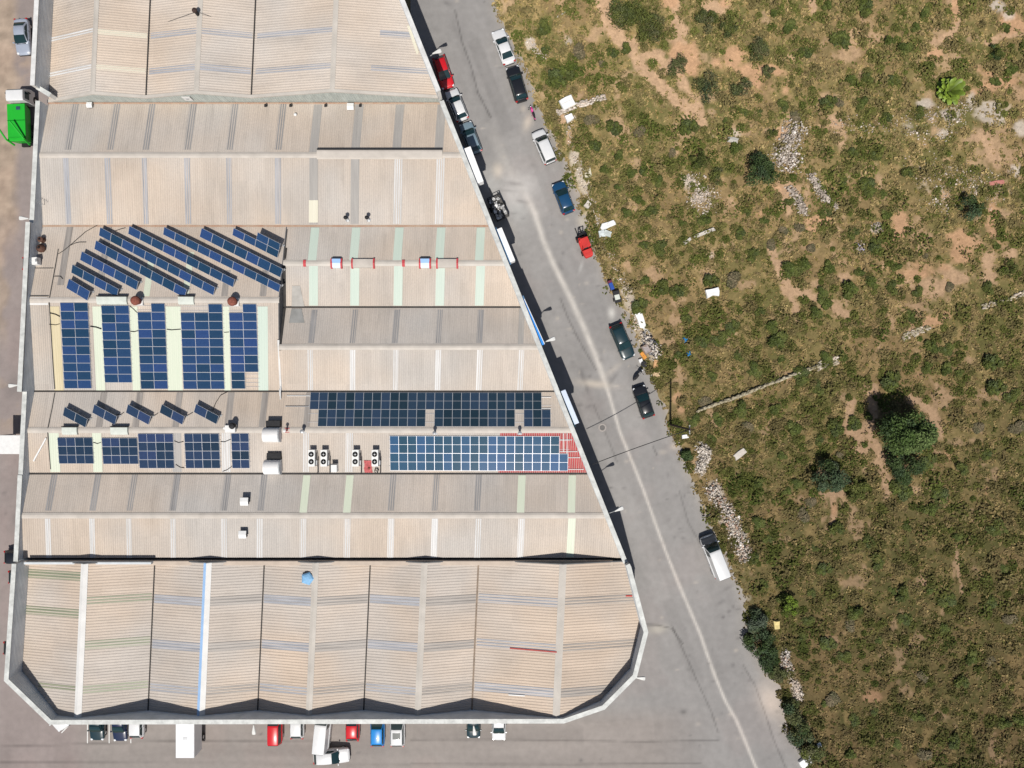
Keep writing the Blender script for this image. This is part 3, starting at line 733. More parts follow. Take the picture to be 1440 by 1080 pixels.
class EW:
    """one bay with its ridge running east-west"""
    def __init__(s, rid, n, r, so_, a0=None, a1=None):
        s.yn, s.zn = Yp(*n), n[1]; s.yr, s.zr = Yp(*r), r[1]; s.ys, s.zs = Yp(*so_), so_[1]
        s.pn, s.pr, s.ps = n[0], r[0], so_[0]
        s.clip = [WEST_IN, EAST_IN]
        s.a0 = -60 if a0 is None else a0; s.a1 = 16 if a1 is None else a1
        if a1 is not None: s.clip = [WEST_IN]
        if a0 is not None: s.clip = [EAST_IN]
    def north(s, u, v):
        y = s.yn + (s.yr - s.yn) * v; return Vector((u + SK * y, y, s.zn + (s.zr - s.zn) * v))
    def south(s, u, v):
        y = s.ys + (s.yr - s.ys) * v; return Vector((u + SK * y, y, s.zs + (s.zr - s.zs) * v))
    def z(s, y):
        if y > s.yr: return s.zr + (s.zn - s.zr) * (y - s.yr) / (s.yn - s.yr)
        return s.zr + (s.zs - s.zr) * (y - s.yr) / (s.ys - s.yr)
    def hit(s, px, py, dz=0.0):
        z = s.zr
        for _ in range(12):
            p = P(px, py, z + dz); z = s.z(p.y)
        return P(px, py, z + dz)
    def a_at(s, px, py):
        p = s.hit(px, py); return p.x - SK * p.y
    def build(s, unit, mats=(m_roof_y, m_roof_y), cap=m_cap, pitch=.26):
        s.unit = unit
        mn = MB(); corr(mn, s.north, s.a0, s.a1, pitch, .035)
        s.on = mn.build('roof', mats[0], unit, world=True, clip=s.clip, fixn=False)
        ms = MB(); corr(ms, s.south, s.a0, s.a1, pitch, .035)
        s.os = ms.build('roof', mats[1], unit, world=True, clip=s.clip, fixn=False)
        mc = MB()
        w_ = .34; vs = []
        sn = (s.zr - s.zn) / (s.yn - s.yr); ss = (s.zr - s.zs) / (s.yr - s.ys)
        for a in (s.a0, s.a1):
            for dy, dz in ((w_, .055 - w_ * sn), (.10, .075), (-.10, .075), (-w_, .055 - w_ * ss)):
                y = s.yr + dy; vs.append((a + SK * y, y, s.zr + dz))
        mc.add(vs, [(0, 4, 5, 1), (1, 5, 6, 2), (2, 6, 7, 3)])
        s.oc = mc.build('ridge_cap', cap, s.on, world=True, clip=s.clip, fixn=False)
    def strip(s, side, px, py, wpx, mat, v0=0.02, v1=.965, pitch=.26, dz=.012):
        a = s.a_at(px, py); w_ = wpx * .0835 / 2
        fn = s.north if side == 'n' else s.south
        mb = MB(); corr(mb, lambda u, v: fn(u, v0 + (v1 - v0) * v), a - w_, a + w_, w_ * 2 / max(2, round(w_ * 2 / pitch)), .035 if mat in ('dirty', 'pale', 'blue') else .012, dz=dz + (0 if mat in ('dirty', 'pale', 'blue') else .026))
        return mb.build('rooflight', SKM[mat + 'y'], s.on if side == 'n' else s.os, world=True, clip=s.clip, fixn=False)

def gutter(unit, y, a0, a1, z, w_=.16, mat=m_gut, clip=None):
    mb = MB()
    vs = [(a + SK * (y + dy), y + dy, z + dz) for a in (a0, a1) for dy, dz in ((w_ / 2, .07), (w_ / 2, 0.05), (-w_ / 2, 0.05), (-w_ / 2, .07))]
    mb.add(vs, [(0, 4, 5, 1), (1, 5, 6, 2), (2, 6, 7, 3)])
    return mb.build('gutter', mat, unit, world=True, clip=clip or [WEST_IN, EAST_IN], fixn=False)

units = {}
def unit(key, label):
    ys_ = dict(n=45, a=27, b=18, bw=10, c=4, d=-5, e=-16, f=-30)[key]
    units[key] = thing('warehouse', label, 'warehouse', (-24, ys_, 0), group='warehouse bays sharing one walled block')
    return units[key]

# ---- bay A
A = EW('a', (146, 6.3), (218, 7.5), (317, 6.3)); uA = unit('a', 'tan warehouse bay with two black vent pipes, just south of the multi gabled roof')
A.build(uA, cap=m_capx)
for px in (100, 159, 209, 267, 326, 394): A.strip('n', px, 182, 10, 'dirty', .0, .9)
for px in (444, 502.5, 560, 619): A.strip('n', px, 182, 12, 'grey')
for px in (95, 153, 204, 264, 322, 391): A.strip('s', px, 275, 8, 'blue')
for px in (441, 499, 559, 618): A.strip('s', px, 275, 12, 'grey' if px < 500 else 'pale')
A.strip('s', 441, 300, 13, 'cream', .04, .36, dz=.03)
# ---- bay B (east part) and B' (west part with the tilted panels)
aS = A.a_at(404, 400)
B = EW('b', (319, 6.3), (370, 7.1), (431, 6.25), a0=aS); uB = unit('b', 'warehouse bay with mint green rooflights and red banded ridge vents')
B.build(uB, cap=m_cap)
for px in (441, 499, 560, 619, 675): B.strip('n', px, 345, 12, 'mint'); B.strip('s', px, 400, 12.5, 'mint')
Q = EW('q', (319, 6.3), (422, 7.9), (549, 6.25), a1=aS); uQ = unit('bw', 'warehouse bay covered in tilted solar rows and five flat solar blocks')
Q.build(uQ, mats=(m_roof_y, m_roof_y), cap=m_capx)
for px, w_, m_ in ((80, 13, 'sand'), (139, 13, 'lime'), (190, 11, 'lime'), (245, 21, 'lime'), (319, 9, 'lime'), (370, 14, 'mint')):
    Q.strip('s', px, 485, w_, m_, .0, .93)
for px in (95, 150): Q.strip('n', px, 340, 9, 'brown', .0, .8)
for px in (317, 371): Q.strip('n', px, 405, 9, 'brown', .6, .95)
for px in (207, 262): Q.strip('n', px, 408, 9, 'lime', .35, .95)
# ---- bay C
C_ = EW('c', (433, 6.25), (488, 7.3), (550, 6.25), a0=aS); uC = unit('c', 'warehouse bay of plain tan sheets with short grey rooflights and no panels or vents')
C_.build(uC, cap=m_capx, mats=(m_roof_g, m_roof_y))
for px in (440, 497, 557, 617, 675): C_.strip('n', px, 460, 8.5, 'dirty', .05, .9)
C_.strip('n', 733, 460, 8, 'grey')
for px in (436, 496, 556, 616, 674, 732): C_.strip('s', px, 520, 8, 'pale')
# ---- bay D
D_ = EW('d', (551, 6.3), (605, 7.15), (665, 6.45)); uD = unit('d', 'warehouse bay with long dark solar arrays and air conditioners on its roof')
D_.build(uD, cap=m_capx)
for px in (143, 194, 250, 323, 371, 433): D_.strip('n', px, 575, 9, 'brown')
for px, w_, m_ in ((77, 14, 'lime'), (137, 13, 'lime'), (249, 13, 'grey'), (318, 13, 'pale'), (430, 9, 'pale'), (491, 10, 'pale')): D_.strip('s', px, 635, w_, m_)
# red painted corner
def patch(bay, side, name, quad, mat, dz=.05, parent=None, clip=None):
    mb = MB(); vs = [bay.hit(px, py, dz) for px, py in quad]
    mb.add(vs, [list(range(len(vs)))[::-1]])
    return mb.build(name, mat, parent or (bay.on if side == 'n' else bay.os), world=True, clip=clip, fixn=False)
fnr = D_.south
mb = MB(); aR = D_.a_at(702, 640); corr(mb, lambda u, v: D_.south(u, .01 + .93 * v), aR, 15, .26, .035, dz=.016)
mb.build('red_coating', m_redroof, D_.os, world=True, clip=D_.clip, fixn=False)
# ---- bay E
E_ = EW('e', (667, 6.4), (725, 7.4), (784.5, 6.8)); uE = unit('e', 'warehouse bay with two small white roof vents, next north of the south block')
E_.build(uE, cap=m_capx, mats=(m_roof_g, m_roof_y))
for px in (72, 134, 185, 246, 317.5, 369, 551, 612, 672): E_.strip('n', px, 695, 9, 'dirty', .0, .88)
for px in (429, 490, 733, 804): E_.strip('n', px, 695, 10.5, 'lime')
for px in (68, 130, 181, 243, 315): E_.strip('s', px, 755, 8, 'pale', .0, .93)
for px in (365, 426, 488, 549.5, 611, 671.5, 732.5): E_.strip('s', px, 755, 9, 'pale', .0, .93)
E_.strip('s', 803, 755, 10.5, 'lime')

# gutters in the valleys
gutter(uA, A.yn + .05, -60, 16, 6.32, .16, m_rust); gutter(uA, (A.ys + B.yn) / 2, -60, 16, 6.3, .20, m_rust)
gutter(uB, (B.ys + C_.yn) / 2, aS + .1, 16, 6.27, .16, clip=[EAST_IN]); gutter(uC, (C_.ys + D_.yn) / 2, -60, 16, 6.29, .14)
gutter(uD, (D_.ys + E_.yn) / 2, -60, 16, 6.44, .2)

# perimeter walls of the middle bays (each bay owns its stretch)
def stretch_walls(u, y1, y0, zw, ze):
    a = [Vector((wx(y1), y1)), Vector((wx(y0), y0))]
    wall_run(u, a, zw, inner=1)
    if ze: wall_run(u, [Vector((ex(y1), y1)), Vector((ex(y0), y0))], ze, inner=-1)
yAB = (A.ys + B.yn) / 2; yBC = (B.ys + C_.yn) / 2; yCD = (C_.ys + D_.yn) / 2; yDE = (D_.ys + E_.yn) / 2
stretch_walls(uA, yNA, yAB, ZA, 8.0)
wall_run(uQ, [Vector((wx(yAB), yAB)), Vector((wx(yCD), yCD))], 8.5, inner=1)
wall_run(uB, [Vector((ex(yAB), yAB)), Vector((ex(yBC), yBC))], 8.0, inner=-1)
wall_run(uC, [Vector((ex(yBC), yBC)), Vector((ex(yCD), yCD))], 8.0, inner=-1)
stretch_walls(uD, yCD, yDE, ZD, 8.0); stretch_walls(uE, yDE, yEF, ZD + .1, 8.0)
# end wall where bay B' stands above bays B and C
gm = MB(); pts = []
yl = [Q.yn, Q.yr, C_.yr]
xs_ = lambda y: aS + SK * y
top = [(y, Q.z(y) + .05) for y in (Q.yn, Q.yr, C_.yr - .5)]
vs = [(xs_(y), y, z) for y, z in top] + [(xs_(y), y, 5.4) for y, z in top]
vs2 = [(x - .12, y, z) for x, y, z in vs]
gm.add(vs + vs2, [(0, 1, 4, 3), (1, 2, 5, 4), (7, 6, 9, 10), (8, 7, 10, 11), (0, 6, 7, 1), (1, 7, 8, 2)])
gm.build('gable_wall', M('dark_end_wall', (.10, .10, .105), .8, .2, 2), uQ, world=True)
dj = MB()
for yy0, yy1, zf in ((Q.yn - .3, B.ys, B.z), (C_.yn, C_.yr - .4, C_.z)):
    for k in range(8):
        ya, yb = yy0 + (yy1 - yy0) * k / 8, yy0 + (yy1 - yy0) * (k + 1) / 8
        wd = .30 if yb < B.yr + 1 else .10
        dj.add([(xs_(ya) + .01, ya, zf(ya) + .06), (xs_(yb) + .01, yb, zf(yb) + .06), (xs_(yb) + wd, yb, zf(yb) + .06), (xs_(ya) + wd, ya, zf(ya) + .06)], [(0, 1, 2, 3)])
dj.build('gable_shade_strip', m_gut, uQ, world=True)  # dark strip added to widen the band of shade at the end wall
# trim at the foot of B' south slope
tm = MB(); aT = C_.a_at(393, 520)
for (p0, p1) in (((391.5, 478), (395, 549)),):
    a = Q.hit(*p0, .08); b = Q.hit(*p1, .08); tm.cyl(a, b, .14, .14, 8)
tm.build('edge_trim', m_capw, uQ, world=True)
# west annex joint and its paler sheets
def joint(bay, side, name, pts, w_, mat, dz=.07):
    mb = MB()
    for (p, q) in zip(pts[:-1], pts[1:]):
        a = bay.hit(*p, dz); b = bay.hit(*q, dz); d = (b - a).normalized(); n = Vector((-d.y, d.x, 0)) * w_ / 2
        mb.add([a - n, b - n, b + n, a + n], [(0, 1, 2, 3)])
    return mb.build(name, mat, bay.on if side == 'n' else bay.os, world=True, fixn=False)
m_joint = M('dark_joint', (.06, .058, .055), .8, .3, 3)
joint(Q, 'n', 'flashing', [(82, 350), (77, 378), (69, 421)], .09, m_joint)
joint(Q, 's', 'flashing', [(69, 424), (71, 455), (75, 520), (77, 547)], .12, m_joint)
joint(D_, 'n', 'flashing', [(77, 552), (73, 575), (67, 603)], .1, m_joint)
joint(D_, 's', 'flashing', [(67, 608), (69, 635), (71, 660)], .1, m_joint)
joint(Q, 'n', 'cover_strip', [(49, 377), (75, 377)], .08, m_joint); joint(Q, 'n', 'cover_strip', [(41, 416), (68, 416)], .12, m_joint)
for q in ([(41, 418), (66, 418), (68, 429), (41, 429)],):
    patch(Q, 's', 'flashing_sheet', q, m_capw, .07)
mb = MB(); corr(mb, lambda u, v: Q.south(u, .01 + .93 * v), Q.a_at(44, 485), Q.a_at(71, 485), .26, .035, dz=.014)
mb.build('annex_sheet', roof_mat('greyed_sheet', (.40, .36, .315), 'y'), Q.os, world=True, clip=Q.clip, fixn=False)
# grey triangular sheets beside the end wall
patch(B, 's', 'lead_sheet', [(411, 402), (422, 402), (428, 431), (410, 431)], M('lead_sheet', (.36, .345, .32), .6, .15, 1), .06)
patch(C_, 'n', 'lead_sheet', [(410, 434), (424, 434), (428, 454), (406, 454)], M('lead_sheet_dark', (.27, .27, .26), .6, .15, 1), .06)

# ------------------------------------------------------------------ bays with ridges running north-south
class NS:
    """several gables side by side; knots are (px, py, z, kind)"""
    def __init__(s, knots, y0, y1, clip):
        s.k = []
        for (px, py, z) in knots:
            p = P(px, py, z); s.k.append((p.x - SK * p.y, z))
        s.y0, s.y1, s.clip = y0, y1, clip
    def z(s, a):
        for (a0, z0), (a1, z1) in zip(s.k[:-1], s.k[1:]):
            if a <= a1: return z0 + (z1 - z0) * (a - a0) / (a1 - a0)
        return s.k[-1][1]
    def hit(s, px, py, dz=0.0):
        z = 7.5
        for _ in range(14):
            p = P(px, py, z + dz); z = s.z(p.x - SK * p.y)
        return P(px, py, z + dz)
    def slope(s, i):
        (a0, z0), (a1, z1) = s.k[i], s.k[i + 1]
        return lambda u, v: Vector((a0 + (a1 - a0) * v + SK * u, u, z0 + (z1 - z0) * v))
    def build(s, unit, mat, pitch, h, flat=.45):
        s.o = []
        for i in range(len(s.k) - 1):
            mb = MB(); fn = s.slope(i); corr(mb, fn, s.y0, s.y1, pitch, h, flat=flat)
            s.o.append(mb.build('roof', mat, unit, world=True, clip=s.clip, fixn=False))
    def strip(s, i, py_at, wpx, mat, v0=.02, v1=.98, pitch=.33, h=.045, dz=.012):
        """rooflight across slope i; py_at = (px, py) of a point on it"""
        p = s.hit(*py_at); fn = s.slope(i); w_ = wpx * .0835 / 2
        mb = MB(); corr(mb, lambda u, v: fn(u, v0 + (v1 - v0) * v), p.y - w_, p.y + w_, 2 * w_ / max(2, round(2 * w_ / pitch)), h, dz=dz)
        return mb.build('rooflight', SKM[mat + 'x'], s.o[i], world=True, clip=s.clip, fixn=False)
    def cap(s, i, w_, mats, h=.10, lift=.055, left=1.0):
        a, z = s.k[i]
        zl = s.z(a - w_ / 2) ; zr = s.z(a + w_ / 2)
        mb = MB(); vs = []
        for y in (s.y0, s.y1):
            for da, zz in ((-w_ / 2 * left, zl + lift), (0, z + h), (w_ / 2, zr + lift)):
                vs.append((a + da + SK * y, y, zz))
        mb.add(vs, [(0, 1, 4, 3)], 0); mb.add([vs[1], vs[2], vs[5], vs[4]], [(0, 1, 2, 3)], len(mats) - 1)
        return mb.build('ridge_cap', list(mats), s.o[max(0, i - 1)], world=True, clip=s.clip, fixn=False)
    def valley(s, i, w_=.16, mat=m_gut):
        a, z = s.k[i]; mb = MB()
        vs = [(a + d + SK * y, y, z + .075) for y in (s.y0, s.y1) for d in (-w_ / 2, w_ / 2)]
        mb.add(vs, [(0, 1, 3, 2)])
        return mb.build('gutter', mat, s.o[i], world=True, clip=s.clip, fixn=False)

# ---- south block
uF = unit('f', 'south end warehouse block with chamfered corners and seven ridges running north to south')
run = [Vector((wx(yEF) + .1, yEF))] ; run = [Vector((P(17.5, 790, ZF).x, yEF))] + [CORN[6], CORN[5], CORN[4], CORN[3], CORN[2], CORN[1], CORN[0], Vector((ex(yEF) + .1, yEF))]
inn = offset_poly(run, TH)
clipF = []
for i in range(len(run) - 1):
    d = (inn[i + 1] - inn[i]).normalized(); n = Vector((d.y, -d.x, 0))
    clipF.append((Vector((inn[i].x, inn[i].y, 0)), n))
yF0 = min(c.y for c in CORN) - .5; yF1 = Yp(789.5, 7.0)
zv, zr = 6.4, 7.75
FB = NS([(33, 900, 6.5), (114, 900, 8.15), (213, 900, zv), (286, 900, zr), (367, 900, zv), (439, 900, zr), (516, 900, zv), (592, 900, zr),
         (668, 900, zv), (787, 900, 8.45), (905, 900, 6.5)], yF0, yF1, clipF)
FB.build(uF, m_roof_f, .335, .034, flat=.40)
rows_main = [841, 905, 967]
for i in range(2, 10):
    for r_ in rows_main:
        # row line measured at mid slope
        px = [0, 0, 250, 326, 403, 478, 554, 630, 728, 845][i]
        FB.strip(i, (px, r_ + 3), 12.5, 'blue' if i % 2 == 0 else 'brown', h=.03)
for r_ in (843, 904, 966): FB.strip(1, (165, r_), 12, 'moss', h=.025)
for r_ in (808, 860): FB.strip(0, (72, r_), 12, 'moss', h=.025)
FB.strip(0, (88, 967), 9, 'moss', .3, .98)
FB.cap(1, .85, [m_capw], .16); FB.cap(3, 1.12, [m_blue2, m_capw], .16, left=.72)
for i in (5, 7): FB.cap(i, .75, [m_cap])
FB.cap(9, .85, [m_cap])
for i in (2, 4, 6): FB.valley(i, .15)
FB.valley(8, .2, M('brown_gutter', (.22, .17, .13), .8, .3, 2))
wall_run(uF, run, ZF, inner=1)
# north wall of the south block: gable profile plus a straight flashing
gw = MB(); prof = [(a, z) for a, z in FB.k]; ring = []
for (a, z) in prof: ring.append((a + SK * yF1, z + .08))
front = [(x, yF1 + .10, z) for x, z in ring] + [(x, yF1 + .10, 5.0) for x, z in ring]
back = [(x, yF1 + .003, z) for x, z in ring] + [(x, yF1 + .003, 5.0) for x, z in ring]
n_ = len(ring); fs = []
for i in range(n_ - 1):
    fs += [(i, i + 1, n_ + i + 1, n_ + i), (2 * n_ + i + 1, 2 * n_ + i, 3 * n_ + i, 3 * n_ + i + 1), (i + 1, i, 2 * n_ + i, 2 * n_ + i + 1)]
gw.add(front + back, fs)
gw.build('gable_wall', M('dark_cladding', (.12, .125, .13), .7, .2, 1), uF, world=True, clip=[WEST_IN, EAST_IN])
fl = MB(); fl.box(((run[0].x + P(868, 789, 7.5).x) / 2, yF1 - .12, 6.72), (P(868, 789, 7.5).x - run[0].x - .9, .5, 1.3))
fl.build('parapet', M('tan_flashing', (.46, .38, .31), .6, .1, 1), uF, world=True, bevel=.04)
f2 = MB(); f2.box(((run[0].x + P(216, 789, 7.5).x) / 2 + .3, yF1 + .0, 7.1), (P(216, 789, 7.5).x - run[0].x - .8, .24, 1.6))
f2.build('parapet', m_wall, uF, world=True)

# ---- north block
uN = unit('n', 'northern warehouse block with pale multi gabled roof and black chimney on one ridge')
yN0 = Yp(142, 6.6); yN1 = 62
westN = (Vector((wx(0) + TH + .05, 0, 0)), Vector((-1, .05, 0)).normalized())
NB = NS([(66, 60, 6.1), (133, 60, 8.75), (209, 60, 7.6), (279, 60, 8.95), (357, 60, 7.7), (470, 60, 9.4), (620, 60, 7.6), (700, 60, 6.9)], yN0, yN1, [westN, EAST_IN])
NB.build(uN, m_roof_n, .3, .035, flat=.45)
for i, px in ((1, 168), (2, 245), (3, 318), (4, 410), (5, 540), (0, 112)):
    for r_ in (47, 97):
        FBm = {1: 'cream', 0: 'pale', 2: 'blue', 3: 'blue', 4: 'blue', 5: 'blue'}[i]
        NB.strip(i, (px, r_), 9 if i > 1 else 7, FBm, .04 if i != 5 else .35 if r_ > 60 else .42, .97 if i != 0 else .97, pitch=.3, h=.035)
for i in (1, 3, 5): NB.cap(i, .6, [m_cap])
for i in (2, 4): NB.valley(i, .17)
wall_run(uN, [Vector((wx(64) + .0 + .0, 64)), Vector((wx(yN0 + .9), yN0 + .9))], ZN, inner=1, cop=m_cop_w)
q_ = [NB.hit(572, 36, .06), NB.hit(577, 36, .06), NB.hit(589, 74, .06), NB.hit(586, 77, .06)]
MB().add(q_, [(3, 2, 1, 0)]).build('cream_sheet', SKM['creamx'], NB.o[5], world=True, fixn=False)
wall_run(uN, [Vector((ex(64), 64)), Vector((ex(yN0), yN0))], 9.6, inner=-1, cop=m_cop_w)
gw = MB(); ring = [(a + SK * yN0, z + .05) for a, z in NB.k]
ring = [(max(x, wx(yN0) + .2), z) for x, z in ring]
# ribbed gable facade
def zN(x):
    return NB.z(x - SK * yN0) + .06
x = wx(yN0) + .3; vs = []; fs = []; k = 0
xe = ex(yN0) - .2
while x < xe:
    for dx, dy in ((0, 0), (.13, 0), (.17, -.035), (.27, -.035)):
        vs += [(x + dx, yN0 - .02 + dy, 5.6), (x + dx, yN0 - .02 + dy, zN(x + dx))]
    x += .31
for i in range(len(vs) // 2 - 1): fs.append((2 * i, 2 * i + 2, 2 * i + 3, 2 * i + 1))
gw.add(vs, fs); gw.build('gable_wall', m_gable, uN, world=True)
vt = MB(); sk_ = []
vs = []
for (a, z) in NB.k[:-1]:
    xx = max(wx(yN0) + .3, min(ex(yN0) - .3, a + SK * yN0)); zz = NB.z(xx - SK * yN0)
    vs += [(xx, yN0 + .25, zz + .1), (xx, yN0 - .10, zz + .1), (xx, yN0 - .10, zz - .12)]
fs = []
for i in range(len(NB.k) - 2):
    fs += [(3 * i, 3 * i + 1, 3 * i + 4, 3 * i + 3), (3 * i + 1, 3 * i + 2, 3 * i + 5, 3 * i + 4)]
vt.add(vs, fs); vt.build('verge_trim', m_cap, uN, world=True)
# diagonal return of the north-west corner
wall_run(uN, [Vector((wx(yN0 + .9), yN0 + .9)), Vector((wx(yN0) + 1.6, yN0 - .05))], ZA + .1, inner=1)
# ------------------------------------------------------------------ solar arrays
def pv_mat(name, c1, c2, rough=.10):
    m, nt, b = _nodes(name); N, L = nt.nodes, nt.links
    tc = N.new('ShaderNodeTexCoord'); br = N.new('ShaderNodeTexBrick')
    br.offset = 0; br.inputs['Scale'].default_value = 1.0
    br.inputs['Brick Width'].default_value = .165; br.inputs['Row Height'].default_value = .165
    br.inputs['Mortar Size'].default_value = .004; br.inputs['Mortar'].default_value = (c2[0] * 1.9, c2[1] * 1.9, c2[2] * 1.8, 1)
    br.inputs['Color1'].default_value = (*c1, 1); br.inputs['Color2'].default_value = (*c2, 1)
    L.new(tc.outputs['Object'], br.inputs['Vector'])
    oi = N.new('ShaderNodeObjectInfo'); hsv = N.new('ShaderNodeHueSaturation')
    r1 = N.new('ShaderNodeMapRange'); r1.inputs['To Min'].default_value = .68; r1.inputs['To Max'].default_value = 1.4
    r2 = N.new('ShaderNodeMapRange'); r2.inputs['To Min'].default_value = .485; r2.inputs['To Max'].default_value = .515
    L.new(oi.outputs['Random'], r1.inputs['Value']); L.new(oi.outputs['Random'], r2.inputs['Value'])
    L.new(r1.outputs[0], hsv.inputs['Value']); L.new(r2.outputs[0], hsv.inputs['Hue'])
    L.new(br.outputs['Color'], hsv.inputs['Color']); L.new(hsv.outputs[0], b.inputs['Base Color'])
    b.inputs['Roughness'].default_value = rough; b.inputs['Specular IOR Level'].default_value = .5
    return m
m_pv = pv_mat('blue_cells', (.014, .042, .105), (.018, .047, .112))
m_pvd = pv_mat('navy_cells', (.017, .034, .072), (.02, .038, .078))
m_pvt = pv_mat('dark_teal_cells', (.016, .033, .055), (.019, .037, .06))
m_pvb = pv_mat('glare_blue_cells', (.018, .066, .128), (.021, .070, .136))  # reflected glare of the south slope put into the cell colour
m_alu = M('aluminium_frame', (.56, .57, .60), .4, .05, 3, metal=.3)
_pvmesh = {}
def pv_mesh(w_, d_, mat, half):
    """panel in its own axes: x along the row, y up the slope; frame, cells and (half-cut) centre bar"""
    key = (round(w_, 2), round(d_, 2), mat.name, half)
    if key in _pvmesh: return _pvmesh[key]
    mb = MB(); t = .035; f = .020
    mb.box((0, 0, t / 2), (w_, d_, t), mi=0)
    def q(x0, x1, y0, y1): mb.add([(x0, y0, t + .004), (x1, y0, t + .004), (x1, y1, t + .004), (x0, y1, t + .004)], [(0, 1, 2, 3)], 1)
    X, Y = w_ / 2 - f, d_ / 2 - f
    if half == 'x': q(-X, -.014, -Y, Y); q(.014, X, -Y, Y)
    elif half == 'y': q(-X, X, -Y, -.014); q(-X, X, .014, Y)
    else: q(-X, X, -Y, Y)
    o = mb.build('solar_panel', [m_alu, mat])
    me = o.data; bpy.data.objects.remove(o)
    _pvmesh[key] = me
    return me
def panel(parent, me, origin, ux, uy):
    """put a panel with centre at world origin and axes ux, uy"""
    un = ux.cross(uy).normalized()
    o = bpy.data.objects.new('solar_panel', me); COL.objects.link(o); o.parent = parent
    m4 = Matrix((ux, uy, un)).transposed().to_4x4(); m4.translation = origin - Vector(parent.location)
    o.matrix_local = m4
    return o

def flush(bay, side, label, tl, tr, bl, cols, rows, cells, mat=m_pv, half=None, group=None, skip=(), lift=.10):
    """array lying on the roof; tl,tr,bl are picture corners of the full block"""
    a, b, c = bay.hit(*tl, lift), bay.hit(*tr, lift), bay.hit(*bl, lift)
    ux = (b - a).normalized(); uy = (a - c); uy = (uy - ux * uy.dot(ux)).normalized()
    sk = (c - a).dot(ux)
    W, Dp = (b - a).length / cols, (a - c).dot(uy) / rows
    t = thing('solar_array', label, 'solar array', (a + (b - a) / 2 + (c - a) / 2) - Vector((0, 0, lift)), group=group)
    me = pv_mesh(W - .012, Dp - .012, mat, half)
    for r_ in range(rows):
        for c_ in range(cols):
            if (r_, c_) in skip: continue
            o = a + ux * ((c_ + .5) * W + sk * (r_ + .5) / rows) - uy * ((r_ + .5) * Dp)
            panel(t, me, o, ux, uy)
    for r_ in range(rows):
        for dv in (.25, .75):
            p = a + ux * (-.15 + sk * (r_ + dv) / rows) - uy * ((r_ + dv) * Dp) - Vector((0, 0, .035)); q = p + ux * (W * cols + .3)
            MB().cyl(p, q, .02, .02, 4).build('mounting_rail', m_alu, t, world=True)
    return t
G1 = 'flat solar blocks on the upper panelled roof'; G2 = 'flat solar blocks on the lower panelled roof'
flush(Q, 's', 'westernmost tall block of blue panels, two columns by ten, beside the sand coloured roof strip', (84.7, 425.5), (123.7, 425.5), (90.6, 546.3), 2, 10, None, m_pv, group=G1)
flush(Q, 's', 'blue panel block set lower than its neighbours, two columns by nine', (142.3, 429.5), (181.4, 429.5), (147.5, 538), 2, 9, None, m_pv, group=G1)
flush(Q, 's', 'two column block of blue panels missing its top left panel beside the rusty chimney', (193, 426.7), (231.8, 426.7), (198.3, 547), 2, 10, None, m_pv, group=G1, skip=((0, 0),))
flush(Q, 's', 'widest block of blue panels, three columns with two panels missing at the top left', (253.6, 427.5), (312.5, 427.5), (258.2, 547.2), 3, 10, None, m_pv, group=G1, skip=((0, 0), (0, 1)))
flush(Q, 's', 'easternmost two column block of blue panels with its bottom right corner open', (321.6, 427.5), (360.6, 427.5), (326.0, 546.8), 2, 10, None, m_pv, group=G1, skip=((0, 0), (8, 1), (9, 1)))
flush(D_, 's', 'westernmost small navy block of panels, two by three, near the west wall', (80.8, 615.3), (130, 615.3), (83.2, 652), 2, 3, None, m_pvd, 'x', G2)
flush(D_, 's', 'small navy block of panels, two by three, touching a taller block on its right', (143, 615.8), (193, 615.8), (145.2, 652.5), 2, 3, None, m_pvd, 'x', G2)
flush(D_, 's', 'navy block of panels, two by four, with a shorter block touching its left side', (194, 609.7), (243.5, 609.7), (196.3, 658.5), 2, 4, None, m_pvd, 'x', G2)
flush(D_, 's', 'navy block of panels, two by four, standing alone between two bare strips', (259, 609.7), (308, 609.7), (261.4, 658.5), 2, 4, None, m_pvd, 'x', G2)
flush(D_, 's', 'narrowest navy block of panels, a single column of four', (325, 609.3), (349.7, 609.3), (326.6, 658.5), 1, 4, None, m_pvd, 'x', G2)
G3 = 'long solar arrays on the roof with air conditioners'
flush(D_, 'n', 'long dark teal array of upright panels, two rows with gaps, north of the ridge', (436.7, 551.9), (774, 552.3), (434.2, 599.7), 27, 2, None, m_pvt, 'y', G3,
      skip=((0, 26), (1, 0), (1, 13), (1, 23)))
flush(D_, 's', 'long array of upright panels in glare brightened blue ending on the red painted roof corner', (548, 612.8), (799.5, 613.6), (548.6, 661.5), 20, 2, None, m_pvb, 'y', G3, skip=((0, 19),))

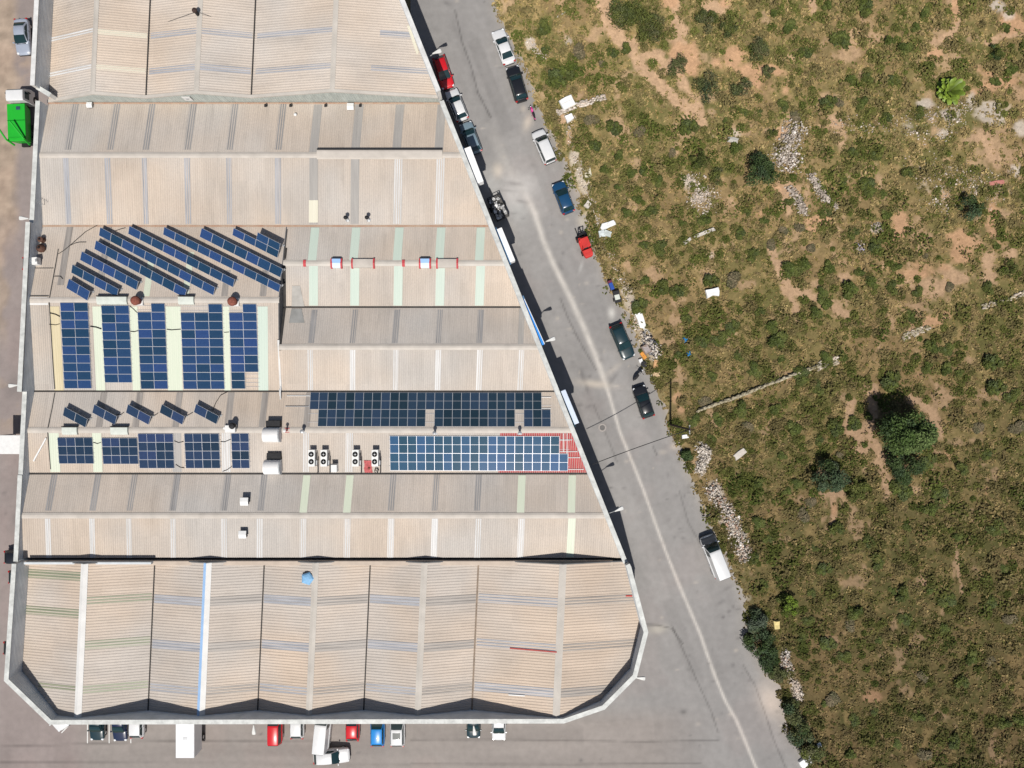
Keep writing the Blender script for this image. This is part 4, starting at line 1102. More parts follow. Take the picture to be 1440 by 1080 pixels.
# tilted rows
def tilted(bay, label, tl, tr, bl, n, mat, group, rise=.62, extra=None):
    a, b, c = bay.hit(*tl, .12 + rise), bay.hit(*tr, .12 + rise), bay.hit(*bl, .14)
    ux = (b - a).normalized(); uy = a - c; uy = (uy - ux * uy.dot(ux)); Dp = uy.length; uy.normalize()
    W = (b - a).length / n
    base = Vector((a + b + 0 * c) / 2); base.z = bay.z(base.y)
    t = thing('solar_array', label, 'solar array', base, group=group)
    me = pv_mesh(W - .03, Dp, mat, None)
    for i in range(n): panel(t, me, a + ux * ((i + .5) * W) - uy * Dp / 2, ux, uy)
    if extra:
        i0, i1 = extra
        for i in range(i0, i1): panel(t, me, a + ux * ((i + .5) * W) + uy * Dp * .52, ux, uy)
    for i in range(n + 1):
        fr = MB()
        p = a + ux * (min(max(i * W, .1), n * W - .1)); q = p - uy * Dp
        if extra and extra[0] <= i <= extra[1]: p = p + uy * Dp * 1.02
        pz = Vector((p.x, p.y, bay.z(p.y) + .04))
        fr.cyl(p - Vector((0, 0, .05)), pz, .025, .025, 5); fr.cyl(pz, q - Vector((0, 0, .05)), .022, .022, 5)
        fr.cyl(p - Vector((0, 0, .05)), q - Vector((0, 0, .05)), .022, .022, 5)
        fr.box((pz.x, pz.y, pz.z), (.25, .25, .06), math.atan2(ux.y, ux.x))
        fr.build('support_leg', m_steel, t, world=True)
    # wind sheet closing the raised back
    return t
GT = 'tilted solar rows on the upper panelled roof'; GS = 'short tilted pairs of panels on the lower panelled roof'
m_sh = 0
for lab, tl, tr, bl, n, ex_ in (
    ('shortest tilted row of solar panels, two panels, at the west end', (97, 391.7), (127, 409.7), (88.5, 402), 2, None),
    ('tilted row of four solar panels, second from the west end', (102, 371.7), (167, 406.3), (96.0, 381), 4, None),
    ('tilted row of five solar panels, third from the west end', (115, 353.3), (195, 395.8), (108, 363), 5, None),
    ('tilted row of eight solar panels ending at the rusty chimney side of the roof', (135, 338), (263, 407), (128, 347.5), 8, None),
    ('tilted row of ten solar panels starting beside the cable at the north west', (141, 319.5), (303, 404), (134.5, 328.5), 10, None),
    ('tilted row of nine solar panels near the middle of the tilted rows', (182, 317.5), (330.5, 393), (176, 326.5), 9, None),
    ('tilted row of ten solar panels reaching the lowest point at the east', (231, 319), (395, 400.5), (226, 328), 10, None),
    ('tilted row of seven solar panels under the double row', (283.7, 320.5), (398, 378), (277, 331), 7, None),
    ('tilted row of four panels with two more stacked above its east end', (328.5, 320.5), (392.5, 352.8), (324, 329), 4, (2, 4))):
    tilted(Q, lab, tl, tr, bl, n, m_pv, GT, extra=ex_)
for i, (x, y) in enumerate(((91, 572), (132.5, 568.3), (180, 568.3), (227.6, 568.3), (275.8, 567.8))):
    lab = ['westernmost of the five short tilted pairs of panels', 'short tilted pair of panels, second from the west wall', 'middle one of the five short tilted pairs of panels',
           'short tilted pair of panels, fourth from the west wall', 'easternmost of the five short tilted pairs, nearest the dark hooded vent'][i]
    tilted(D_, lab, (x, y), (x + 32.3, y + 17.3), (x - 5.7, y + 10.2), 2, m_pvd, GS)
# ------------------------------------------------------------------ vehicles
def paint(name, col, coat=.6, rough=.32, metal=0.0):
    return M('paint_' + name, col, rough, .04, 1.5, metal=metal, coat=coat, spec=.4, coord='OBJ')
PAINT = dict(white=paint('white', (.63, .635, .64)), black=paint('black', (.012, .013, .016)), teal=paint('dark_teal', (.010, .030, .038)),
             navy=paint('navy', (.012, .020, .055)), blue=paint('dark_blue', (.010, .055, .13)), bblue=paint('bright_blue', (.02, .22, .58)),
             red=paint('red', (.52, .012, .018)), silver=paint('silver', (.36, .40, .48), metal=.2), greyblue=paint('grey_blue', (.17, .235, .28)),
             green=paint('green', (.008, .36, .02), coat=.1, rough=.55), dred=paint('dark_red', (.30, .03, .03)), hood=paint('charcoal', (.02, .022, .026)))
m_glass = M('car_glass', (.010, .030, .034), .06, .1, 1, spec=.6, coord='OBJ')
m_tyre = M('tyre', (.02, .02, .02), .85, .2, 8, coord='OBJ'); m_rim = M('wheel_rim', (.45, .45, .46), .35, .05, 3, metal=.6, coord='OBJ')
m_lamp = M('headlight_glass', (.70, .72, .74), .15, .03, 2, spec=.6, coord='OBJ'); m_tail = M('tail_light', (.35, .01, .01), .25, .1, 2, coord='OBJ')
m_trim = M('black_trim', (.02, .02, .022), .6, .2, 5, coord='OBJ'); m_under = M('underbody', (.015, .015, .015), .9, .2, 5, coord='OBJ')
#        L     W     H    cowl  rf    rr     rb    deck  belt
KIND = dict(sedan=(4.55, 1.80, 1.45, .98, .08, -1.02, -1.72, .98, .95),
            hatch=(4.15, 1.76, 1.50, 1.0, .12, -1.45, -1.90, .93, .97),
            wagon=(4.60, 1.80, 1.52, 1.05, .2, -1.70, -2.12, .95, .98),
            suv=(4.55, 1.86, 1.68, 1.0, .22, -1.72, -2.10, 1.0, 1.05),
            van=(4.40, 1.80, 1.86, 1.22, .45, -2.02, -2.16, 1.0, 1.05),
            bigvan=(5.50, 2.02, 2.45, 1.85, 1.05, -2.62, -2.70, 1.2, 1.2))
def car(label, col, px, py, dirpx, kind='sedan', cat='car', group='parked cars', z0=0.0, sunroof=False, roofmat=None, hood=None, sidew=True, world_center=None):
    L, W, Ht, cw, rf, rr, rb, deck, belt = KIND[kind]
    pc = world_center or P(px, py, Ht * .45)
    t = thing('parked_van' if 'van' in kind else 'parked_car', label, cat, (pc.x, pc.y, z0), heading(*dirpx), group)
    pm = PAINT[col]
    hl = L / 2; rings = []
    xs = [-hl, -hl + .05, -hl + .12, -hl + .24, -hl + .45, rb, rb + .4, -.6, .3, cw, cw + .35, (cw + hl) / 2 + .1, hl - .42, hl - .22, hl - .11, hl - .04, hl]
    for x in xs:
        e = abs(x) / hl
        w = W / 2 * (1 - .10 * max(0, (e - .72) / .28) ** 2 - .26 * max(0, (e - .90) / .10) ** 2)
        if x > cw: zt = belt - .03 - .22 * ((x - cw) / (hl - cw)) ** 1.6
        elif x < rb: zt = deck - .10 * ((rb - x) / max(.05, hl + rb)) ** 2
        else: zt = belt
        zb = .24 + .12 * max(0, (e - .85) / .15)
        if e > .97: zt -= .12
        r_ = [(x, -w * .86, zb), (x, -w, zb + .17), (x, -w, (zb + zt) / 2 + .06), (x, -w * .965, zt - .07), (x, -w * .86, zt - .005), (x, -w * .45, zt + .025), (x, 0, zt + .035)]
        r_ += [(a, -b, c) for a, b, c in r_[-2::-1]]
        rings.append(r_)
    body = MB().rings(rings).build('body', pm, t, smooth=50)
    # cabin: roof and pillars
    bw, tw = W / 2 * .90, W / 2 * .74
    zt = Ht; xsr = [(cw, belt + .0, bw), ((cw + rf) / 2, belt + (zt - belt) * .56, (bw + tw) / 2 + .02), (rf, zt - .05, tw), (rf - .25, zt, tw - .01), ((rf + rr) / 2, zt + .02, tw),
                    (rr + .2, zt - .005, tw - .01), (rr, zt - .06, tw), ((rb + rr) / 2, belt + (zt - belt) * .52, (bw + tw) / 2), (rb, belt, bw)]
    cab = []
    for i, (x, z, w) in enumerate(xsr):
        ww = w
        cab.append([(x, -bw, belt - .06), (x, -ww, z - .05), (x, -ww + .09, z), (x, 0, z + .02), (x, ww - .09, z), (x, ww, z - .05), (x, bw, belt - .06)])
    rm = pm if roofmat is None else PAINT[roofmat]
    MB().rings(cab).build('roof', rm, t, smooth=45)
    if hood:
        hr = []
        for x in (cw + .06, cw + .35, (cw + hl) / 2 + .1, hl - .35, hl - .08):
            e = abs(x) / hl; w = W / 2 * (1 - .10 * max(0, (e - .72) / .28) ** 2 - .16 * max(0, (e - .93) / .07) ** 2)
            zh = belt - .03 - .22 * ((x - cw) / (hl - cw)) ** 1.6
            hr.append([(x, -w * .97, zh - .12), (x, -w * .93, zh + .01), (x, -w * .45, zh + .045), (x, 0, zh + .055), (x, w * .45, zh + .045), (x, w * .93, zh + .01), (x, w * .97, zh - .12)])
        MB().rings(hr).build('shaded_bonnet', PAINT[hood], t, smooth=50)  # dark colour stands in for the van's own shadow on its front
    def face(name, quad, mat, off):
        a, b, c, d = [Vector(q) for q in quad]
        n = (b - a).cross(d - a).normalized()
        if n.dot((a + c) / 2 - Vector(((rf + rr) / 2, 0, belt - .3))) < 0: n = -n
        vs = [q + n * off for q in (a, b, c, d)] + [q - n * .02 for q in (a, b, c, d)]
        return MB().add(vs, [(0, 1, 2, 3), (7, 6, 5, 4), (0, 4, 5, 1), (1, 5, 6, 2), (2, 6, 7, 3), (3, 7, 4, 0)]).build(name, mat, t, bevel=.012)
    k = .9
    zc = belt + .02
    def pane(name, st, wk, lo, fx):
        rows = []
        for j, (i0, i1, f_) in enumerate(st):
            xa, za, wa = xsr[i0]; xb, zb_, wb = xsr[i1]
            x = xa + (xb - xa) * f_ + fx * .022; z = za + (zb_ - za) * f_ + .055; w = (wa + (wb - wa) * f_)
            rows.append([(x, -w * wk, z), (x, -w * wk * .5, z + .012), (x, 0, z + .018), (x, w * wk * .5, z + .012), (x, w * wk, z)])
        low = [[(x - fx * .05, y, z - .05) for x, y, z in r] for r in rows]
        n = 5; vs = [q for r in rows for q in r]; fs = []
        for j in range(len(rows) - 1):
            for i in range(n - 1): fs.append((j * n + i, j * n + i + 1, (j + 1) * n + i + 1, (j + 1) * n + i))
        m0 = len(vs); vs += [q for r in low for q in r]
        fs += [tuple(q + m0 for q in f[::-1]) for f in fs]
        return MB().add(vs, fs).build(name, m_glass, t, smooth=60)
    pane('windscreen', ((0, 1, .06), (0, 1, .55), (0, 1, 1.0), (1, 2, .5), (1, 2, .97)), .93, 0, 1)
    pane('rear_window', ((6, 7, .08), (6, 7, .55), (6, 7, 1.0), (7, 8, .5), (7, 8, .85)), .88, 0, -1)
    if sidew:
        for sg in (-1, 1):
            x0, x1 = (cw - .28, rb + .28) if 'bigvan' not in kind else (cw - .35, rf - .55)
            x2, x3 = (rf - .12, rr + .10) if 'bigvan' not in kind else (rf - .05, rf - .55)
            m_ = (x0 + x1) / 2; m2 = (x2 + x3) / 2
            for (a, b, c, d) in (((x0, m_ + .04, m2 + .04, x2), (m_ - .04, x1, x3, m2 - .04)) if 'bigvan' not in kind else ((x0, x1, x3, x2),)):
                face('side_window', [(a, sg * bw * .985, zc + .02), (b, sg * bw * .985, zc + .02), (c, sg * (tw + .03), zt - .14), (d, sg * (tw + .03), zt - .14)], m_glass, .02)
    if sunroof: MB().box((rf - .75, 0, zt + .03), (.75, .95, .03)).build('sunroof', M('sunroof_glass', (.08, .09, .09), .2, .1, 1), t, bevel=.02)
    for sg in (-1, 1):
        MB().box((cw - .12, sg * (W / 2 + .06), belt + .08), (.16, .24, .15), taper=.85).build('wing_mirror', pm if col not in ('black',) else m_trim, t, bevel=.03)
        MB().box((hl - .20, sg * W * .37, .70), (.30, .34, .15), rz=-sg * .45, taper=.8).build('headlight', m_lamp, t, bevel=.03)
        MB().box((-hl + .10, sg * W * .39, .82), (.20, .28, .20), rz=sg * .35).build('tail_light', m_tail, t, bevel=.03)
        for x in (hl - .85, -hl + .85):
            wr = .32 if kind != 'bigvan' else .36
            wh = MB().cyl((x, sg * (W / 2 - .21), wr), (x, sg * (W / 2 - .012), wr), wr, wr, 18).build('wheel', m_tyre, t, bevel=.02, smooth=40)
            MB().cyl((x, sg * (W / 2 - .05), wr), (x, sg * (W / 2 + .004), wr), wr * .62, wr * .55, 12).build('rim', m_rim, wh)
    MB().box((hl - .03, 0, .43), (.14, W * .74, .20)).build('bumper', m_trim, t, bevel=.03)
    MB().box((-hl + .03, 0, .45), (.14, W * .74, .20)).build('bumper', m_trim, t, bevel=.03)
    wp = MB()
    wp.box((cw + .03, 0, belt + .015), (.10, bw * 1.5, .02)); wp.build('wiper_cowl', m_trim, t)
    for sg in (-1, 1):
        for x in (.12 * L, -.13 * L):
            MB().box((x, sg * (W / 2 * .985), belt - .16), (.20, .05, .03)).build('door_handle', m_trim, t)
    return t
UP = (-.37, -.93); DN = (.37, .93)
car('white saloon parked northernmost on the field side of the road', 'white', 708, 66, (-16, -43), 'sedan')
car('black estate car parked just north of the pink motorcycle', 'black', 727, 118, (-13, -43), 'wagon')
car('white high roofed car parked beside the field between motorcycle and dark blue car', 'white', 765, 206, (-18, -42), 'van', cat='van')
car('dark blue car parked beside the field north of the red forklift', 'blue', 792, 278, (-16, -42), 'hatch')
car('dark teal estate car parked next to the rubbish heap, facing down the road', 'teal', 875, 480, (18, 42), 'wagon')
car('black car with teal rear glass parked beside the wooden utility pole', 'black', 905, 565, (-14, -42), 'hatch')
car('red hatchback parked in the wall shadow beside the northernmost street lamp', 'red', 623.5, 102, (13, 40), 'hatch')
car('white saloon parked in the wall shadow behind the red hatchback', 'white', 642.5, 148, (-17, -42), 'hatch')
car('grey blue car parked partly under the white and blue wall sign', 'greyblue', 662, 194, (-16, -42), 'hatch')
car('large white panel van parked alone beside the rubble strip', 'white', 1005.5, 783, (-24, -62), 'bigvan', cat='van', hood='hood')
car('silver saloon parked on the west lane by the wall', 'silver', 32, 52, (3, 44), 'sedan')
YA = 'cars parked nose or tail to the south wall'
car('white car parked at an angle at the chamfered south west corner', 'white', 77, 1003.5, (.55, .83), 'sedan', group=YA)
car('dark teal car, westernmost of the dark pair by the south wall', 'teal', 137, 1016, (0, 1), 'sedan', group=YA)
car('navy car parked right of the dark teal car at the south wall', 'navy', 169, 1017, (.02, 1), 'sedan', group=YA)
car('white hatchback parked between the navy car and the white box truck', 'white', 193, 1014.5, (0, -1), 'hatch', group=YA)
car('bright red van parked right of the pale lamp at the south wall', 'red', 387, 1021, (0, -1), 'van', cat='van', group=YA)
car('white hatchback parked between the red van and the tall white van', 'white', 418, 1015.5, (0, -1), 'hatch', group=YA)
car('tall white panel van parked slightly askew at the south wall', 'white', 453.5, 1025, (.10, -1), 'bigvan', cat='van', group=YA)
car('red hatchback parked between the tall white van and the bright blue car', 'red', 496, 1018.5, (0, -1), 'hatch', group=YA)
car('bright blue car parked left of the white car with a sunroof', 'bblue', 531, 1024, (0, -1), 'wagon', group=YA)
car('white estate with a grey sunroof parked right of the bright blue car', 'white', 559, 1024.5, (0, -1), 'suv', group=YA, sunroof=True)
car('dark teal car under the small wall lamp at the south wall', 'teal', 666, 1015, (0, 1), 'hatch', group=YA)
car('white car with blue tinted windscreen, easternmost at the south wall', 'white', 701.5, 1018, (0, 1), 'hatch', group=YA)
car('white utility car parked crosswise behind the tall white van', 'white', 466, 1063, (1, -.06), 'wagon')
WL = 'cars half hidden under the west wall'
car('black car half hidden at the west wall, northern of the dark ones', 'black', 30, 783, (1, 0), 'hatch', group=WL)
car('dark car barely showing under the west wall, middle of the dark ones', 'teal', 36, 811, (1, 0), 'hatch', group=WL)
car('dark grey car barely showing near the south west corner', 'hood', 29, 911, (1, .03), 'hatch', group=WL)
car('dark red car barely showing under the west wall beside the tilted panels', 'dred', 56, 371, (1, 0), 'hatch', group=WL)

# box truck at the south wall
pc = P(268.5, 1019, 1.6)
t = thing('box_truck', 'white box truck with long plain cargo box parked at the south wall', 'truck', (pc.x, pc.y, 0), math.pi / 2)
MB().box((-.55, 0, 2.15), (5.6, 2.3, 2.2)).build('cargo_box', PAINT['white'], t, bevel=.05)
MB().box((-.55, 0, 3.262), (5.45, 2.16, .02)).build('cargo_roof', M('truck_roof', (.68, .70, .73), .5, .06, .9), t)
for x in (-2.6, -1.5, -.4, .7, 1.8): MB().box((x, 0, 3.275), (.03, 2.1, .012)).build('roof_seam', m_capw, t)
MB().box((-.9, -.05, 3.285), (.30, .5, .03)).build('roof_vent', m_steel, t)
MB().box((-3.36, 0, 2.15), (.04, .05, 2.0)).build('door_gap', m_trim, t)
rg = [[(x, -1.05, .5), (x, -1.08, 1.2), (x, -.98 * s_, z), (x, .98 * s_, z), (x, 1.08, 1.2), (x, 1.05, .5)] for x, z, s_ in ((2.3, 2.35, 1), (2.9, 2.4, 1), (3.6, 1.9, .95), (4.0, 1.35, .95))]
MB().rings(rg).build('cab', PAINT['white'], t, bevel=.05, smooth=40)
MB().box((3.60, 0, 2.0), (.08, 1.7, .72), mat=Matrix.Rotation(-.62, 3, 'Y')).build('windscreen', m_glass, t)
MB().box((0, 0, .75), (7.2, .9, .25)).build('chassis', m_under, t)
for x in (-2.1, 3.0):
    for sg in (-1, 1):
        wh = MB().cyl((x, sg * .75, .45), (x, sg * 1.08, .45), .45, .45, 18).build('wheel', m_tyre, t, bevel=.02)
        MB().cyl((x, sg * .9, .45), (x, sg * 1.09, .45), .26, .22, 12).build('rim', m_rim, wh)
for sg in (-1, 1):
    MB().box((-3.36, sg * .95, .95), (.06, .3, .16)).build('tail_light', m_tail, t); MB().box((3.98, sg * .8, .9), (.1, .3, .2)).build('headlight', m_lamp, t)
    MB().box((3.3, sg * 1.25, 1.7), (.12, .2, .4)).build('wing_mirror', m_trim, t)

# skip loader in the west lane
pc = P(30, 167, 1.6)
t = thing('skip_loader_truck', 'white cabbed skip loader truck carrying a bright green covered skip in the west lane', 'truck', (pc.x, pc.y, 0), math.radians(92))
MB().box((-.3, 0, .85), (6.0, .95, .3)).build('chassis', m_under, t)
rg = [[(x, -1.15, .55), (x, -1.2, 1.4), (x, -1.05 * s_, z), (x, 1.05 * s_, z), (x, 1.2, 1.4), (x, 1.15, .55)] for x, z, s_ in ((1.85, 2.75, 1), (2.2, 2.85, 1), (3.15, 2.8, 1), (3.5, 2.2, .98), (3.7, 1.4, .98))]
MB().rings(rg).build('cab', PAINT['white'], t, bevel=.06, smooth=40)
MB().box((3.40, 0, 2.3), (.06, 1.9, .85), mat=Matrix.Rotation(-.42, 3, 'Y')).build('windscreen', m_glass, t)
for sg in (-1, 1): MB().box((2.65, sg * 1.13, 2.1), (.9, .05, .7), mat=Matrix.Rotation(sg * .11, 3, 'X')).build('side_window', m_glass, t)
sk = MB(); z0, z1 = 1.05, 2.5
lo = [(-2.9, -.8), (1.2, -.8), (1.2, .8), (-2.9, .8)]; hi = [(-3.1, -1.12), (1.55, -1.12), (1.55, 1.12), (-3.1, 1.12)]
sk.add([(x, y, z0) for x, y in lo] + [(x, y, z1) for x, y in hi], [(3, 2, 1, 0), (4, 5, 6, 7), (0, 1, 5, 4), (1, 2, 6, 5), (2, 3, 7, 6), (3, 0, 4, 7)])
skip = sk.build('skip', PAINT['green'], t, bevel=.04)
MB().box((-.75, 0, 2.53), (4.5, 2.2, .06)).build('cover', PAINT['green'], t, bevel=.02)
for x in (-.55, ): MB().box((x, 0, 2.57), (.08, 2.2, .05)).build('cover_rib', M('dark_green', (.0, .16, .01), .5, .1, 2), t)
MB().box((.95, -.30, 2.60), (.42, .50, .06)).build('hatch', M('hatch_dark', (.03, .06, .10), .5, .3, 3), t, bevel=.02)
MB().box((-2.75, 0, 2.62), (.10, 2.0, .12)).build('cover_rib', PAINT['green'], t)
for sg, sp in ((1, 2.15), (-1, 1.0)):
    am = MB(); a = Vector((-3.3, sg * .95, 1.6)); b = Vector((-3.0, sg * 1.1, 2.9)); c = Vector((-.9, sg * sp, 3.5))
    if sg < 0: c = Vector((-.95, .25, 3.4))
    for p, q in ((a, b), (b, c)):
        d = (q - p).normalized(); rot = d.to_track_quat('X', 'Z').to_matrix()
        am.box((p + q) / 2, ((q - p).length, .17, .2), mat=rot)
    am.build('lifting_arm', PAINT['green'], t, bevel=.02)
for x in (-2.2, -.9, 2.6):
    for sg in (-1, 1):
        wh = MB().cyl((x, sg * .8, .5), (x, sg * 1.18, .5), .5, .5, 18).build('wheel', m_tyre, t, bevel=.02)
        MB().cyl((x, sg * 1.0, .5), (x, sg * 1.19, .5), .28, .24, 12).build('rim', m_rim, wh)
for sg in (-1, 1): MB().box((3.0, sg * 1.35, 2.1), (.15, .22, .45)).build('wing_mirror', m_trim, t)

# two wheelers
def moto(label, cat, px, py, d, pmat, nm):
    pc = P(px, py, .5)
    t = thing(nm, label, cat, (pc.x, pc.y, 0), heading(*d))
    for x, n_ in ((.68, 'wheel'), (-.66, 'wheel')):
        wh = MB().cyl((x, -.06, .30), (x, .06, .30), .30, .30, 20).build('wheel', m_tyre, t, bevel=.02, smooth=40)
        MB().cyl((x, -.065, .30), (x, .065, .30), .17, .17, 12).build('rim', m_rim, wh)
    rg = []
    for x, w_, z0, z1 in ((-.95, .05, .62, .78), (-.7, .13, .5, .84), (-.3, .17, .3, .86), (.05, .15, .25, .82), (.28, .17, .3, .98), (.5, .13, .45, 1.02), (.72, .05, .55, .9)):
        rg.append([(x, -w_ * .6, z0), (x, -w_, (z0 + z1) / 2), (x, -w_ * .6, z1), (x, w_ * .6, z1), (x, w_, (z0 + z1) / 2), (x, w_ * .6, z0)])
    MB().rings(rg).build('body', pmat, t, smooth=60)
    MB().rings([[(x, -w_, z), (x, 0, z + .07), (x, w_, z), (x, 0, z - .05)] for x, w_, z in ((-.85, .07, .84), (-.5, .15, .87), (-.1, .14, .86), (.02, .06, .86))]).build('seat', m_black, t, smooth=60)
    MB().tube([Vector((.36, -.38, 1.02)), Vector((.46, -.15, 1.0)), Vector((.46, .15, 1.0)), Vector((.36, .38, 1.02))], .025, 6).build('handlebar', m_black, t)
    for sg in (-1, 1):
        MB().tube([Vector((.5, sg * .08, .95)), Vector((.68, sg * .08, .32))], .03, 6).build('fork', m_steel, t)
        MB().lathe((.42, sg * .42, 1.05), [(.02, 0), (.06, .03), (.06, .06), (.01, .07)], 8).build('mirror', m_black, t)
    MB().box((.72, 0, .88), (.1, .16, .14)).build('headlight', m_lamp, t, bevel=.03)
    MB().tube([Vector((-.2, .12, .3)), Vector((-.15, .25, .03))], .02, 5).build('kickstand', m_steel, t)
    return t
moto('bright pink motorcycle parked between the black estate and a white car', 'motorcycle', 749, 159, (-.35, -.94), paint('pink', (.62, .02, .25)), 'motorcycle')
moto('black scooter parked between the dark teal car and a black car', 'scooter', 897.5, 527, (.62, -.78), PAINT['black'], 'motor_scooter')

# forklift
pc = P(821, 341, .8)
t = thing('forklift', 'red forklift with black mast parked at the edge of the field', 'forklift', (pc.x, pc.y, 0), heading(-.36, -.93))
rg = [[(x, -w_, .35), (x, -w_, z), (x, -w_ + .12, z + .08), (x, w_ - .12, z + .08), (x, w_, z), (x, w_, .35)] for x, w_, z in ((-1.75, .42, .85), (-1.6, .58, 1.02), (-1.0, .62, 1.05), (-.85, .62, .62), (.2, .6, .58), (.4, .52, .75), (.75, .5, .75))]
MB().rings(rg).build('body', m_red, t, bevel=.03)
rg = [[(x, -w_, .4), (x, -w_, z), (x, w_, z), (x, w_, .4)] for x, w_, z in ((-2.0, .38, .9), (-1.85, .52, 1.1), (-1.45, .60, 1.12), (-1.4, .60, .9))]
MB().rings(rg).build('counterweight', m_red, t, bevel=.04)
MB().box((-.25, 0, 2.08), (1.25, .98, .05)).build('overhead_guard', m_red, t, bevel=.02)
for x in (-.85, .42):
    for sg in (-1, 1): MB().cyl((x, sg * .46, .7), (x * .9 - .03, sg * .46, 2.06), .035, .035, 6).build('guard_post', m_red, t)
MB().box((-.55, 0, .82), (.5, .5, .16)).build('seat', m_black, t, bevel=.04); MB().box((-.8, 0, 1.1), (.12, .48, .5)).build('seat_back', m_black, t, bevel=.04)
MB().lathe((.25, 0, 1.15), [(.17, 0), (.19, .015), (.17, .03)], 14).build('steering_wheel', m_black, t)
for sg in (-1, 1):
    MB().box((.95, sg * .32, 1.15), (.12, .10, 2.2)).build('mast_rail', m_black, t)
    MB().box((1.62, sg * .28, .12), (1.15, .13, .05)).build('fork', m_black, t)
    for x, r_ in ((.62, .34), (-1.25, .27)):
        wh = MB().cyl((x, sg * .46, r_), (x, sg * .72, r_), r_, r_, 16).build('wheel', m_tyre, t, bevel=.02)
        MB().cyl((x, sg * .6, r_), (x, sg * .73, r_), r_ * .5, r_ * .45, 10).build('rim', m_red, wh)
for z in (.35, 1.2, 2.2): MB().box((.96, 0, z), (.08, .62, .1)).build('mast_crossbar', m_black, t)
MB().box((1.06, 0, .45), (.06, .9, .5)).build('carriage', m_black, t)
MB().tube([Vector((.9, .1, 2.2)), Vector((1.15, .2, 1.6)), Vector((1.2, -.1, .8))], .03, 5).build('hose', m_black, t)

# open trailer loaded with scrap
pc = P(700.5, 292, .8)
ang = heading(.42, .91)
t = thing('flatbed_trailer', 'small dark open trailer with caged sides parked in the wall shadow', 'trailer', (pc.x, pc.y, 0), ang)
MB().box((0, 0, .55), (3.1, 1.7, .10)).build('bed', M('trailer_bed', (.10, .095, .09), .8, .3, 3), t)
for sg in (-1, 1):
    MB().box((0, sg * .83, 1.2), (3.1, .06, .06)).build('side_rail', m_trim, t); MB().box((sg * 1.52, 0, 1.2), (.06, 1.7, .06)).build('end_rail', m_trim, t)
    MB().box((0, sg * .83, .85), (3.1, .04, .30)).build('side_panel', m_trim, t)
    wh = MB().cyl((-.2, sg * .88, .33), (-.2, sg * 1.08, .33), .33, .33, 16).build('wheel', m_tyre, t, bevel=.02)
    MB().cyl((-.2, sg * 1.0, .33), (-.2, sg * 1.09, .33), .18, .16, 10).build('rim', m_rim, wh)
    for x in (-1.5, 1.5): MB().box((x, sg * .82, .9), (.06, .06, .65)).build('corner_post', m_trim, t)
MB().box((-2.1, 0, .5), (1.2, .1, .1)).build('drawbar', m_trim, t)
r_ = random.Random(3)
hp = MB()
for i in range(90):
    x, y = r_.uniform(-1.3, 1.3), r_.uniform(-.65, .65); z = .68 + r_.random() * .55 * (1 - abs(y) * .8)
    m4 = (Matrix.Rotation(r_.uniform(0, 6.3), 3, 'Z') @ Matrix.Rotation(r_.uniform(-.7, .7), 3, 'X') @ Matrix.Rotation(r_.uniform(-.7, .7), 3, 'Y'))
    hp.box((x, y, z), (r_.uniform(.12, .5), r_.uniform(.1, .35), r_.uniform(.02, .15)), mi=r_.choice([0, 0, 1, 1, 2]), mat=m4, taper=r_.uniform(.5, 1))
h = hp.build('scrap_heap', [M('scrap_white', (.68, .68, .68), .5, .15, 4), M('scrap_grey', (.33, .33, .33), .5, .2, 4), M('scrap_dark', (.03, .03, .03), .7, .2, 4)], None)
h.location = t.location; h.rotation_euler = t.rotation_euler
tag(h, 'tangled white and black scrap piled in the caged trailer', 'scrap', kind=None)
# ------------------------------------------------------------------ things standing on the roofs
def on(bay, px, py, dz=0.0): return bay.hit(px, py, dz)
def stand(name, label, cat, p, rz=0, group=None): return thing(name, label, cat, p, rz, group)
# vent pipes on bay A
for lab, px, py in (('western of the two black cowled vent pipes on the tan roof', 489, 309), ('eastern of the two black cowled vent pipes on the tan roof', 518.5, 309)):
    p = on(A, px, py); t = stand('vent_pipe', lab, 'vent pipe', p, group='black vent pipes')
    MB().cyl((0, 0, -.05), (0, 0, 1.0), .10, .10, 10).build('pipe', m_white, t)
    MB().lathe((0, 0, .98), [(.12, 0), (.22, .06), (.24, .22), (.16, .34), (.03, .38)], 14).build('cowl', m_black, t, smooth=50)
    MB().lathe((0, 0, -.02), [(.28, 0), (.24, .05), (.11, .08)], 12).build('flashing', m_steel, t)
# black stubs along the foot of the gabled roof
for i, (px, lab) in enumerate(((375, 'westernmost of four small black stubs below the gabled roof'), (410, 'second from the west of four small black stubs below the gabled roof'),
                               (459, 'third from the west of four small black stubs below the gabled roof'), (507.5, 'easternmost of four small black stubs below the gabled roof'))):
    p = on(A, px, 149); t = stand('vent_stub', lab, 'vent', p, group='black vent stubs')
    MB().cyl((0, 0, 0), (0, 0, .5), .08, .08, 8).build('pipe', m_black, t); MB().cyl((0, 0, .5), (.0, -.28, .42), .13, .15, 8).build('elbow', m_black, t)
def boxvent(label, bay, px, py, s, mats, rz=0, group=None, h=.6, name='roof_vent', hood=True):
    p = on(bay, px, py); t = stand(name, label, 'roof vent', p, rz, group)
    MB().box((0, 0, h / 2 - .06), (s * .78, s * .78, h + .1)).build('upstand', mats[1], t)
    rg = [[(-s / 2, y, z0), (-s / 2, y, z0 + .12), (s / 2, y, z0 + .12), (s / 2, y, z0)] for y, z0 in ((-s / 2, h), (0, h + .10), (s / 2, h))]
    MB().rings(rg).build('hood', mats[0], t, bevel=.02)
    for i in range(3): MB().box((-s * .25 + i * s * .25, -s * .43, h * .5), (.09, .06, .14)).build('louvre', m_black, t)
    return t
boxvent('small white box vent on the northern slope above the south block', E_, 346.5, 704, .95, (m_white, m_black), group='white box vents')
